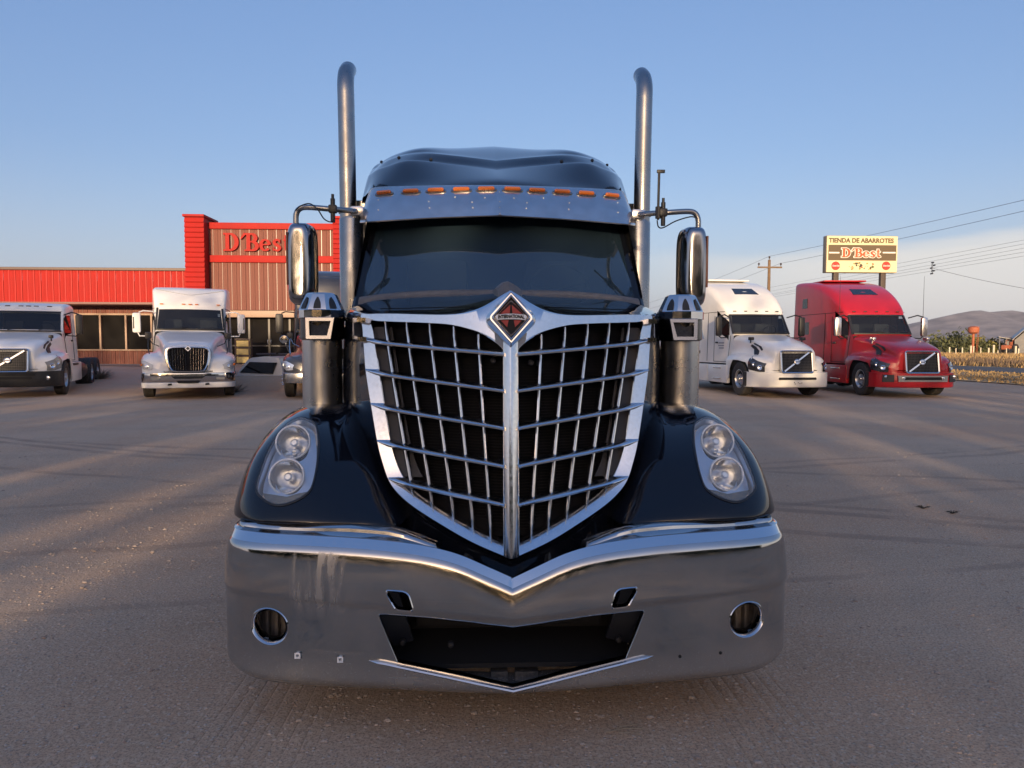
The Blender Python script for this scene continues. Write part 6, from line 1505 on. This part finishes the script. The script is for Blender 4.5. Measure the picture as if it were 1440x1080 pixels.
    for j in range(len(G)-1):
        for i in range(nn_-1):
            ymid = CC[j, 0]/2+CC[j+1, 0]/2
            if 0.9 < ymid < 1.27 and abs(i-m0+.5) < 5.2: continue
            if 1.06 < ymid < 1.9 and abs(i-m0+.5) > 9.6 and abs(i-m0+.5) < 12.4 and ymid > 1.22: continue
            F.append((j*nn_+i, j*nn_+i+1, (j+1)*nn_+i+1, (j+1)*nn_+i))
    mb.add(P, F); k0 = (len(G)-1)*nn_; mb.F.append(tuple(range(k0, k0+nn_))); mb.M.append(0)
    cab = mb.build('cab', paint, t, smooth=45)
    zb_, zt_ = 1.90, 2.50
    MB().grid(np.array([[(x_*(.93-.04*v), .90+.38*v+.10*x_*x_*.9, 1.93+.58*v) for x_ in np.linspace(-1, 1, 15)] for v in np.linspace(-.04, 1.03, 8)])).build('windscreen', M_CABGLASS, t, smooth=180)
    mb = MB()
    for s_ in (-1, 1): 
        P = np.array([(s_*(.94-.04*v), .895+.38*v+.085, 1.90+.60*v) for v in np.linspace(-.02, 1.03, 8)]); MB().sweep(P, [(-.03, -.02), (-.03, .03), (.03, .03), (.03, -.0)], (s_, 0, 0), (0, 1, 0)).build('windscreen_pillar', M_PLASTIC if sleeper else paint, t, smooth=0)
    P = np.array([(x_*.90, 1.27+.10*x_*x_, 2.505) for x_ in np.linspace(-1, 1, 15)]); MB().sweep(P, [(-.03, -.015), (-.03, .02), (.03, .02), (.03, -.015)], (0, .5, .85), (0, 1, 0)).build('visor_band', M_PLASTIC, t, smooth=0)
    P = np.array([(x_*.93, .86+.09*x_*x_, 1.905) for x_ in np.linspace(-1, 1, 15)]); MB().sweep(P, [(-.02, -.03), (-.02, .05), (.03, .05), (.02, -.03)], (0, 0, 1), (0, 1, 0)).build('cowl', M_PLASTIC, t, smooth=0)
    for s_, xo in ((0, -.45), (1, .35)):
        MB().tube([(xo, .86, 1.94), (xo+.28, .885, 1.985), (xo+.55, .92, 1.95)], .012, 5).build('wiper', M_PLASTIC, t)
    # cab inside
    bk = 2.6 if not sleeper else 2.9
    MB().box((0, bk, 1.9), (1.9, .03, 1.8)).box((0, 1.9, 1.02), (1.95, 1.9, .04)).build('cab_back', M_INTERIOR, t, smooth=0)
    MB().box((0, 1.12, 1.78), (1.84, .34, .22), bev=.06).build('dashboard', M_INTERIOR, t)
    wc_ = np.array([.48, 1.40, 1.98]); tt = np.linspace(0, 2*math.pi, 24, endpoint=False); MB().tube(np.array([wc_+np.array([.22*math.cos(a_), -.10*math.sin(a_), .19*math.sin(a_)]) for a_ in tt]), .016, 6, closed=True).build('steering_wheel', M_PLASTIC, t)
    for x_ in (-.5, .5): MB().box((x_, 1.98, 1.75), (.5, .16, 1.0), bev=.06).build('seat', M_SEAT, t)
    # doors: windows, handles
    for s_ in (-1, 1):
        def sd(y, z, o_=.006):
            w_ = np.interp(y, CC[:, 0], CC[:, 2]); wb = np.interp(y, CC[:, 0], CC[:, 3]); ztp = np.interp(y, CC[:, 0], CC[:, 1]); rr_ = np.interp(y, CC[:, 0], CC[:, 5])
            k = np.clip((ztp-rr_-.012-z)/(ztp-rr_-.012-.95), 0, 1); return (s_*(w_+(wb-w_)*k+o_), y, z)
        dw = [(1.22, 1.86), (1.95, 1.86), (1.95, 2.42), (1.50, 2.42), (1.33, 2.28)]
        mb = MB(); quad(mb, [sd(y, z, .012) for y, z in dw], (s_, 0, 0), .03); mb.build('door_window', M_DARKGLASS, t, smooth=0)
        mb = MB(); 
        for a_, b_ in (((1.12, 1.0), (1.12, 1.84)), ((2.06, 1.0), (2.06, 2.5)), ((1.12, 1.0), (2.06, 1.0))):
            A_, B_ = np.array(sd(*a_, .004)), np.array(sd(*b_, .004)); mb.tube([A_, (A_+B_)/2, B_], .008, 5)
        o = mb.build('door_seam', M_DARK, t); o['kind'] = 'stuff'
        MB().box(np.array(sd(1.88, 1.62, .02)), (.03, .17, .05), bev=.01).build('door_handle', M_PLASTIC, t)
        if sleeper:
            for yy_, z0, z1, w2 in ((3.55, 1.92, 2.36, .38), (3.75, 2.86, 3.20, .40)):
                mb = MB(); quad(mb, [sd(yy_, z0, .012), sd(yy_+w2, z0, .012), sd(yy_+w2-.03, z1, .012), sd(yy_+.04, z1, .012)], (s_, 0, 0), .03)
                mb.build('sleeper_window', M_REDLENS if (paint is M_WHITEP2 and z0 > 2.5) else M_DARKGLASS, t, smooth=0)
            mb = MB()
            for a_, b_ in (((2.5, 2.62), (4.8, 2.62)), ((2.5, 1.0), (2.5, 2.62)), ((1.5, 2.62), (2.5, 2.62))):
                pp = [sd(a_[0]+(b_[0]-a_[0])*k, a_[1]+(b_[1]-a_[1])*k, .004) for k in np.linspace(0, 1, 9)]; mb.tube(pp, .008, 5)
            o = mb.build('body_seam', M_DARK, t); o['kind'] = 'stuff'
            # skirt panels below the doors
            for y0, y1 in ((.78, 2.28), (2.31, 3.85), (3.88, 5.1)):
                MB().box((s_*1.17, (y0+y1)/2, .62), (.12, y1-y0, .58), bev=.04).build('skirt_panel', paint, t)
            for z in (.46, .80): MB().box((s_*1.235, 1.5, z), (.04, .60, .035), bev=.01).build('step', M_STAINLESS, t)
        else:
            MB().box((s_*1.12, 1.75, .64), (.16, 1.7, .60), bev=.05).build('skirt_panel', paint, t)
            MB().box((s_*1.20, 1.5, .88), (.03, .9, .07), bev=.01).build('step', M_PLASTIC, t)
        if sleeper and paint is M_WHITEP2 and s_ < 0:      # small marks on the white door and sleeper
            for k, (y, z, w2, h2_) in enumerate(((1.45, 1.58, .30, .05), (1.45, 1.50, .34, .04), (1.45, 1.42, .28, .04), (3.0, 1.25, .12, .10), (3.2, 1.25, .16, .10))):
                mb = MB(); quad(mb, [sd(y, z, .010), sd(y+w2, z, .010), sd(y+w2, z+h2_, .010), sd(y, z+h2_, .010)], (s_, 0, 0), .012); mb.build('door_mark', mat('grey print', (.30, .31, .33), .5) if k < 3 else M_PLASTIC, t, smooth=0)
            mb = MB(); quad(mb, [sd(2.75, 1.75, .010), sd(3.25, 1.75, .010), sd(3.32, 2.02, .010), sd(3.12, 2.22, .010), sd(2.9, 2.05, .010)], (s_, 0, 0), .012); mb.build('sleeper_mark', mat('faded blue print', (.32, .40, .50), .5), t, smooth=0)
        # mirrors
        MB().box((s_*1.40, 1.05, 2.13), (.20, .13, .62), bev=.06).build('side_mirror', mirror_m or M_PLASTIC, t)
        MB().tube([(s_*.97, 1.22, 2.42), (s_*1.2, 1.08, 2.50), (s_*1.40, 1.07, 2.44)], .022, 6).build('mirror_arm', M_PLASTIC, t)
        MB().tube([(s_*1.05, 1.15, 1.78), (s_*1.3, 1.07, 1.76), (s_*1.40, 1.07, 1.84)], .02, 6).build('mirror_arm', M_PLASTIC, t)
        lug_wheel(t, s_*1.06, 0, .51, .29, s_, rim or M_ALU)
        for y in (5.3, 6.6) if sleeper else (4.6, 5.9): lug_wheel(t, s_*.98, y, .51, .52, s_, rim or M_ALU)
    if sleeper: 
        P = [(-.42, 2.06), (.42, 2.06), (.36, 2.46), (-.36, 2.46)]     # dark roof window on the sloping cap
        def rf(x, y): zt = np.interp(y, CC[:, 0], CC[:, 1]); return (x, y, zt-.012*(x/1.0)**2+.012)
        mb = MB(); quad(mb, [rf(*p) for p in P], (0, -.4, .9), .02); mb.build('roof_window', M_DARKGLASS, t, smooth=0)
        for k in range(5): x_ = (k-2)*.36; MB().box((x_, 1.355+.03*abs(k-2)*.5, 2.63), (.10, .05, .03), bev=.01).build('roof_lamp', M_PANELGREY, t)
        mb = MB().box((0, 4.1, 3.81), (1.5, 1.3, .05), bev=.02).build('roof_cap', paint, t)
    else:
        for x_ in (-.55, -.2, 0, .2, .55): MB().box((x_, 1.43+.04*abs(x_), 2.685), (.13, .05, .03), bev=.01).build('roof_lamp', M_PANELGREY, t)
    mb = MB().box((-.42, 4.3, .78), (.09, 6.2, .26)).box((.42, 4.3, .78), (.09, 6.2, .26)).box((0, 5.9, .98), (.9, .8, .10), bev=.03).build('frame_rail', M_DARK, t, smooth=0)
    MB().box((0, 0, .5), (1.8, .12, .12)).build('front_axle', M_DARK, t, smooth=0)
    for s_ in (-1, 1): 
        if not sleeper: MB().lathe([(0, -.55), (.28, -.55), (.30, -.5), (.30, .5), (.28, .55), (0, .55)], (s_*.9, 3.3, .62), (0, 1, 0), 20).build('fuel_tank', M_PLASTIC, t)
    t.scale = (1.065, 1.065, 1.065)
    return t
def heading(px, yaw_extra):                 # turn so that the nose looks along the line of sight, plus a little
    d = ray(px, 540); return math.atan2(d[0], d[1])*-1.0+R(yaw_extra)
def front_axle_at(pl_, pr_, z=0.0):
    return (Gd(*pl_, z)+Gd(*pr_, z))/2

# the white sleeper truck and the red one on the right; the white day cab on the left
M_WARM = M_WHITEP2
wt = aero_truck('sleeper_truck', Gd(1092, 556)+np.array([0, .1, 0]), R(5), 'white sleeper cab truck with dark smoked headlights parked beside the red truck', M_WARM, True, 'white', mirror_m=M_PLASTIC, grille_surround=M_PLASTIC)
rt = aero_truck('sleeper_truck', Gd(1262, 556), R(-1), 'glossy red sleeper cab truck with chrome grille frame parked under the sign', M_REDP, True, 'red', mirror_m=M_STAINLESS)
dt = aero_truck('day_cab_truck', Gd(28, 556), R(20), 'white short day cab truck with black bumper cut off by the left edge', M_WHITEP, False, 'dark', head=M_HLMID)
# ------------------------------------------------------------------ round-nosed trucks: the white one in the middle and the dark one behind the air cleaner
def round_truck(name, loc, rz, label, paint, tall=3.25, bumper_m=None, lower_m=None, mirror_m=None, group='trucks parked across the yard', dark=False):
    t = empty(name, loc, rz, label, 'truck', group); F0 = -1.10
    st = [(F0, 1.24, .50, .86, .60, .70), (F0+.02, 1.36, .56, .95, .74, .70), (F0+.08, 1.44, .60, 1.02, .90, .70), (F0+.2, 1.50, .63, 1.08, 1.05, .70), (F0+.4, 1.555, .66, 1.13, 1.15, .68), (-.35, 1.63, .71, 1.19, 1.20, .64), (0, 1.70, .76, 1.22, 1.215, .6), (.4, 1.78, .83, 1.22, 1.215, .55), (.75, 1.84, .89, 1.20, 1.20, .5), (.98, 1.88, .94, 1.18, 1.19, .46)]
    ys = [F0, F0+.01, F0+.02, F0+.05, F0+.08, F0+.14, F0+.2, F0+.3]+list(np.linspace(F0+.4, .98, 34))
    G = hood_mesh(st, ys, (0, .52, .66)); n = G.shape[1]; mb = MB().grid(G); mb.F.append(tuple(range(n))); mb.M.append(0)
    hood = mb.build('hood', paint, t, smooth=50)
    MB().box((0, .3, .80), (2.26, 1.5, .5)).box((0, -.6, .72), (1.6, .5, .14)).build('wheel_well', M_DARK, t, smooth=0)
    # shield-shaped chrome grille with upright bars
    out = smooth_loop([(0, 1.43), (.30, 1.425), (.50, 1.40), (.575, 1.30), (.56, 1.05), (.50, .84), (.40, .735), (0, .715), (-.40, .735), (-.50, .84), (-.56, 1.05), (-.575, 1.30), (-.50, 1.40), (-.30, 1.425)], 72)
    cen = np.array([0, 1.08]); gy = lambda z: F0-.125+.10*(z-.7)
    def gl(k, d): q = cen+(out-cen)*k; return np.c_[q[:, 0], gy(q[:, 1])+d+.10*q[:, 0]**2, q[:, 1]]
    gr = MB().grid(np.array([gl(1.0, .16), gl(1.0, .0), gl(.97, -.03), gl(.90, -.035), gl(.86, -.015), gl(.86, .05)]), closed_u=True).build('grille', M_CHROME, t, smooth=40)
    q = gl(.87, .03); MB().add(q, [tuple(range(72))]).build('grille_back', M_MESH, gr, smooth=0)
    inn = cen+(out-cen)*.86
    for k in range(-7, 8):
        if k == 0: continue
        x = k*.065; zs = [p[1] for p, p2 in zip(inn, np.roll(inn, -1, 0)) for _ in (0,) if (p[0]-x)*(p2[0]-x) <= 0]
        if len(zs) < 2: continue
        z0, z1 = min(zs), max(zs); P = np.array([(x*(1-.06*(1-(z-z0)/(z1-z0))), gy(z)+.10*x*x-.012, z) for z in np.linspace(z0-.01, z1+.01, 5)])
        MB().sweep(P, [(-.009, .03), (-.011, .012), (0, -.004), (.011, .012), (.009, .03)], (1, 0, 0), (0, 1, 0)).build('grille_bar', mat('grille bar chrome', (0.70, 0.70, 0.71), 0.18, 1.0), gr, smooth=30)
    mb = MB(); c = np.array([0, gy(1.37)-.04, 1.365]); dm = [(.085, 0), (0, .085), (-.085, 0), (0, -.085)]
    mb.prism(dm, c, (1, 0, 0), (0, .1, 1), (0, -.03, 0), bev=.012); em = mb.build('emblem', M_CHROME, gr, smooth=0)
    MB().prism([(.05, 0), (0, .05), (-.05, 0), (0, -.05)], c+np.array([0, -.028, 0]), (1, 0, 0), (0, .1, 1), (0, -.006, 0)).build('emblem_field', mat('emblem black', (.01, .01, .012), .55), em, smooth=0)
    MB().box(c+np.array([0, -.037, .0]), (.075, .006, .014)).box(c+np.array([0, -.0365, 0]), (.012, .005, .07)).build('emblem_mark', M_CHROME, em, smooth=0)
    # bumper: chrome upper band, painted lower valance
    bp = cr([(0, F0-.20), (.5, F0-.185), (.85, F0-.11), (1.05, F0+.03), (1.16, F0+.25), (1.20, F0+.56)], 26)
    def brow(off, z, k=1.0): return np.array([(-x_*k, y_+off, z) for x_, y_ in bp[::-1]]+[(x_*k, y_+off, z) for x_, y_ in bp[1:]])
    dip = lambda z: z
    b = MB().grid(np.array([brow(.20, .70), brow(.05, .715), brow(.01, .70), brow(0, .62), brow(.015, .50), brow(.05, .44), brow(.2, .43)])).build('bumper', bumper_m or M_CHROME, t, smooth=40)
    if not dark:
        MB().grid(np.array([brow(.12, .445), brow(.02, .44), brow(.015, .40), brow(.05, .31), brow(.16, .29)])).build('valance', lower_m or paint, b, smooth=40)
        for z, w_, h_ in ((.585, .42, .035), (.455, .30, .028)):
            MB().prism([(-w_, h_), (-w_*.8, -h_*.8), (0, -h_), (w_*.8, -h_*.8), (w_, h_)], (0, F0-.195, z), (1, 0, 0), (0, 0, 1), (0, -.012, 0)).build('bumper_slot', M_DARK, b, smooth=0)
        for s_ in (-1, 1):
            MB().prism([(-.10, -.03), (.09, -.035), (.12, .03), (-.12, .02)], (s_*.80, F0-.115, .555), (1, s_*.35, 0), (0, 0, 1), (0, -.02, 0)).build('fog_light', M_HLMID, b, smooth=0)
            MB().prism([(-.05, -.03), (.06, -.02), (.05, .03), (-.04, .02)], (s_*.46, F0-.178, .405), (1, s_*.1, 0), (0, 0, 1), (0, -.016, 0)).build('tow_slot', M_DARK, b, smooth=0)
    H = HoodShape(st)
    for s_ in (-1, 1):                       # slanted oval headlights
        rows = []
        for k in np.linspace(0, 1, 12):
            y = F0+.07+.42*k; P = cr(H.half(y), 90); zc_, hw_ = .86+.10*k, .02+.10*math.sin(math.pi*min(1, k*.85+.12))**.8
            seg = P[45:]; row = []
            for z in np.linspace(zc_-hw_, zc_+hw_, 6):
                i = np.argmin(abs(seg[:, 1]-z)); row.append((s_*(seg[i, 0]+.010), y-.014, z))
            rows.append(row)
        hl = MB().grid(np.array(rows)).build('headlight', mat('clear headlight', (.55, .55, .54), .15, coat=.8) if not dark else M_SILVERMATT, t, smooth=50)
        MB().lathe([(.05, -.01), (.05, .012), (.03, .02), (0, .012)], (s_*1.02, F0+.15, .875), (s_*.5, -1, .1), 14).build('lamp_bowl', M_SILVER, hl, smooth=40)
        MB().prism([(-.05, -.03), (.05, -.02), (.045, .03), (-.05, .035)], (s_*1.155, F0+.31, .925), (s_*.3, .9, 0), (0, 0, 1), (s_*.03, -.02, 0)).build('turn_light', M_AMBER if not dark else M_SILVER, hl, smooth=0)
        # hood mirrors on two thin stalks
        mt_ = MB().box((s_*1.02, -.25, 1.72), (.17, .10, .18), bev=.03).build('hood_mirror', M_PLASTIC, t)
        MB().tube([(s_*.74, -.55, 1.42), (s_*.92, -.42, 1.50), (s_*1.0, -.27, 1.66)], .012, 6).tube([(s_*.98, -.62, 1.22), (s_*1.02, -.45, 1.42), (s_*1.02, -.27, 1.66)], .014, 6).build('mirror_stalk', M_PLASTIC if not dark else M_CHROME, mt_)
    cs = [(.92, 1.87, .94, 1.02, .95, .05, .09), (1.08, 2.17, .92, 1.04, .95, .06, .09), (1.26, 2.53, .90, 1.05, .95, .08, .09), (1.31, 2.64, .93, 1.05, .95, .10, .08), (1.42, tall-.48, .98, 1.06, .95, .12, .07), (1.66, tall-.26, 1.02, 1.07, .95, .12, .06), (2.0, tall-.10, 1.06, 1.09, .95, .12, .04), (2.6, tall-.02, 1.10, 1.15, .95, .12, .02), (3.4, tall+.03, 1.14, 1.20, .95, .12, 0), (4.4, tall+.05, 1.15, 1.21, .95, .10, 0), (4.5, tall+.03, 1.12, 1.19, .95, .09, 0)]
    CC = cr(np.array(cs, float), 46); CC = CC[np.argsort(CC[:, 0])]; G = cab_rings(CC); nn_ = G.shape[1]; m0 = nn_//2; F = []
    for j in range(len(G)-1):
        for i in range(nn_-1):
            ymid = CC[j, 0]/2+CC[j+1, 0]/2
            if 0.97 < ymid < 1.25 and abs(i-m0+.5) < 5.2: continue
            F.append((j*nn_+i, j*nn_+i+1, (j+1)*nn_+i+1, (j+1)*nn_+i))
    mb = MB().add(G.reshape(-1, 3), F); k0 = (len(G)-1)*nn_; mb.F.append(tuple(range(k0, k0+nn_))); mb.M.append(0)
    cab = mb.build('cab', paint, t, smooth=45)
    MB().grid(np.array([[(x_*(.92-.04*v), .97+.31*v+.09*x_*x_, 1.93+.62*v) for x_ in np.linspace(-1, 1, 15)] for v in np.linspace(-.05, 1.03, 8)])).build('windscreen', M_CABGLASS, t, smooth=180)
    P = np.array([(x_*.92, .95+.09*x_*x_, 1.91) for x_ in np.linspace(-1, 1, 15)]); MB().sweep(P, [(-.02, -.03), (-.02, .05), (.03, .05), (.02, -.03)], (0, 0, 1), (0, 1, 0)).build('cowl', M_PLASTIC, t, smooth=0)
    for s_ in (-1, 1):
        P = np.array([(s_*(.93-.04*v), .965+.31*v+.085, 1.91+.64*v) for v in np.linspace(-.02, 1.03, 8)]); MB().sweep(P, [(-.025, -.02), (-.025, .03), (.03, .03), (.03, 0)], (s_, 0, 0), (0, 1, 0)).build('windscreen_pillar', M_PLASTIC, t, smooth=0)
    for xo in (-.5, .3): MB().tube([(xo, .93, 1.94), (xo+.3, .955, 1.98), (xo+.55, .99, 1.95)], .012, 5).build('wiper', M_PLASTIC, t)
    MB().box((0, 2.7, 1.9), (1.9, .03, 1.6)).box((0, 1.9, 1.02), (1.95, 1.7, .04)).build('cab_back', M_INTERIOR, t, smooth=0)
    MB().box((0, 1.2, 1.78), (1.84, .34, .22), bev=.06).build('dashboard', M_INTERIOR, t)
    for x_ in (-.5, .5): MB().box((x_, 2.0, 1.75), (.5, .16, 1.0), bev=.06).build('seat', M_SEAT, t)
    # small sticker at the upper corner of the glass
    if not dark: MB().box((.80, 1.31, 2.36), (.07, .01, .10), rot=Matrix.Rotation(R(-29), 3, 'X')).build('glass_sticker', M_WHITERING, t, smooth=0)
    for k in (-.78, -.18, 0, .18, .78): MB().box((k, 1.31+.06*abs(k), 2.68), (.10, .07, .03), bev=.012).build('roof_lamp', M_AMBER, t)
    # crease across the cap; on white paint its shadow is coloured in grey
    for zz, yy in ((tall-.16, 1.83),):
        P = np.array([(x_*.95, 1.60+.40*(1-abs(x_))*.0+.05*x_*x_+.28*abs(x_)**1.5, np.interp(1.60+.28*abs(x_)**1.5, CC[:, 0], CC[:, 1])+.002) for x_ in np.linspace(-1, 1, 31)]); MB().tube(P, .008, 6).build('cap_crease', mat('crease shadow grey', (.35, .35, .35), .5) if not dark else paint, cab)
    for s_ in (-1, 1):
        def sd(y, z, o_=.006):
            w_ = np.interp(y, CC[:, 0], CC[:, 2]); wb = np.interp(y, CC[:, 0], CC[:, 3]); ztp = np.interp(y, CC[:, 0], CC[:, 1]); rr_ = np.interp(y, CC[:, 0], CC[:, 5])
            k = np.clip((ztp-rr_-.012-z)/(ztp-rr_-.012-.95), 0, 1); return (s_*(w_+(wb-w_)*k+o_), y, z)
        mb = MB(); quad(mb, [sd(y, z, .012) for y, z in ((1.28, 1.84), (1.98, 1.84), (1.98, 2.40), (1.5, 2.40), (1.36, 2.28))], (s_, 0, 0), .03); mb.build('door_window', M_DARKGLASS, t, smooth=0)
        mb = MB()
        for a_, b_ in (((1.16, 1.0), (1.16, 1.84)), ((2.1, 1.0), (2.1, 2.5)), ((1.4, 2.55), (4.3, 2.55))):
            mb.tube([sd(a_[0]+(b_[0]-a_[0])*k, a_[1]+(b_[1]-a_[1])*k, .004) for k in np.linspace(0, 1, 7)], .008, 5)
        o = mb.build('door_seam', M_DARK, t); o['kind'] = 'stuff'
        MB().box(np.array(sd(1.92, 1.62, .02)), (.03, .17, .05), bev=.01).build('door_handle', M_PLASTIC, t)
        MB().box((s_*1.42, 1.02, 2.10), (.22, .13, .58), bev=.06).build('side_mirror', mirror_m or paint, t)
        MB().box((s_*1.49, .95, 2.10), (.03, .02, .34), bev=.006).build('mirror_strip', M_PLASTIC, t)
        MB().tube([(s_*1.0, 1.2, 2.44), (s_*1.25, 1.05, 2.45), (s_*1.36, 1.03, 2.40)], .02, 6).build('mirror_arm', paint if not dark else M_PLASTIC, t)
        MB().tube([(s_*1.05, 1.15, 1.72), (s_*1.35, 1.03, 1.72), (s_*1.40, 1.03, 1.84)], .02, 6).build('mirror_arm', paint if not dark else M_PLASTIC, t)
        MB().box((s_*1.14, 2.6, .62), (.14, 3.2, .56), bev=.05).build('skirt_panel', paint, t)
        lug_wheel(t, s_*1.04, 0, .51, .29, s_, M_ALU)
        for y in (5.4, 6.7): lug_wheel(t, s_*.98, y, .51, .52, s_, M_ALU)
        if dark:                             # chrome spikes on the wheel nuts
            mb = MB()
            for k in range(10): a = k*.628; mb.lathe([(.022, 0), (.022, .05), (.004, .10)], (s_*1.18, .17*math.cos(a), .51+.17*math.sin(a)), (s_, 0, 0), 8)
            o = mb.build('nut_cover', M_CHROME, t); o['kind'] = 'stuff'
    MB().box((-.42, 4.3, .78), (.09, 6.4, .26)).box((.42, 4.3, .78), (.09, 6.4, .26)).build('frame_rail', M_DARK, t, smooth=0)
    MB().box((0, 0, .5), (1.8, .12, .12)).build('front_axle', M_DARK, t, smooth=0)
    t.scale = (1.09, 1.09, 1.09)
    return t
pt = round_truck('sleeper_truck', (Gd(217, 559)+Gd(316, 555))/2+np.array([0, 0, 0.0]), R(20), 'white round nosed truck with upright chrome grille bars facing the yard', M_WHITEP, 3.28)
kt = round_truck('sleeper_truck', Gd(462, 557), R(10), 'dark slate truck mostly hidden behind the left mirror and air cleaner', M_NAVYP, 3.85, bumper_m=M_STEEL, mirror_m=M_PLASTIC, dark=True)
# the round chrome lamp mirror on the dark truck's near fender
mb = MB().lathe([(0, -.07), (.06, -.06), (.11, -.03), (.115, 0), (.105, .012), (0, .016)], (-1.16, -.45, 1.62), (0, -1, 0), 20).tube([(-1.16, -.40, 1.62), (-1.08, -.30, 1.35), (-1.0, -.2, 1.15)], .015, 6); mb.build('round_mirror', M_CHROME, kt)
# antennas on the red truck
for x_, y_, z0_, z1_ in ((-1.36, 1.05, 2.40, 3.75), (1.36, 1.05, 2.40, 3.75)): MB().tube([(x_, y_, z0_), (x_, y_, (z0_+z1_)/2), (x_, y_, z1_)], [.008, .006, .004], 5).build('antenna', M_PANELGREY, rt)
# blue lettering patch and small marks on the white sleeper's side, faint red mark on the day cab door
def side_text(t, body, y, z, size, m, s_=-1, x=1.10, name='door_lettering', sx=1.0):
    V, F = text_mesh(body, size, 0.004, 0.003, sx); 
    mb = MB().add(np.c_[np.full(len(V), s_*x)+s_*V[:, 2], y+V[:, 0]*s_, z+V[:, 1]], F); mb.build(name, m, t, smooth=0)
OFF = np.zeros(3)
# ================================================================== AIR
def haze_box(x0, x1, y0, y1, z0, z1, density):
    m = bpy.data.materials.new('pale haze'); m.use_nodes = True; t = m.node_tree; t.nodes.clear()
    o = t.nodes.new('ShaderNodeOutputMaterial'); v = t.nodes.new('ShaderNodeVolumePrincipled')
    v.inputs['Color'].default_value = (0.92, 0.93, 0.95, 1); v.inputs['Density'].default_value = density; v.inputs['Anisotropy'].default_value = 0.2
    t.links.new(v.outputs[0], o.inputs['Volume'])
    ob = MB().box(((x0+x1)/2, (y0+y1)/2, (z0+z1)/2), (x1-x0, y1-y0, z1-z0)).build('haze', m, smooth=0); ob['kind'] = 'stuff'
haze_box(-9500, 9500, -9500, 9500, -9.0, 330.0, 0.00007)
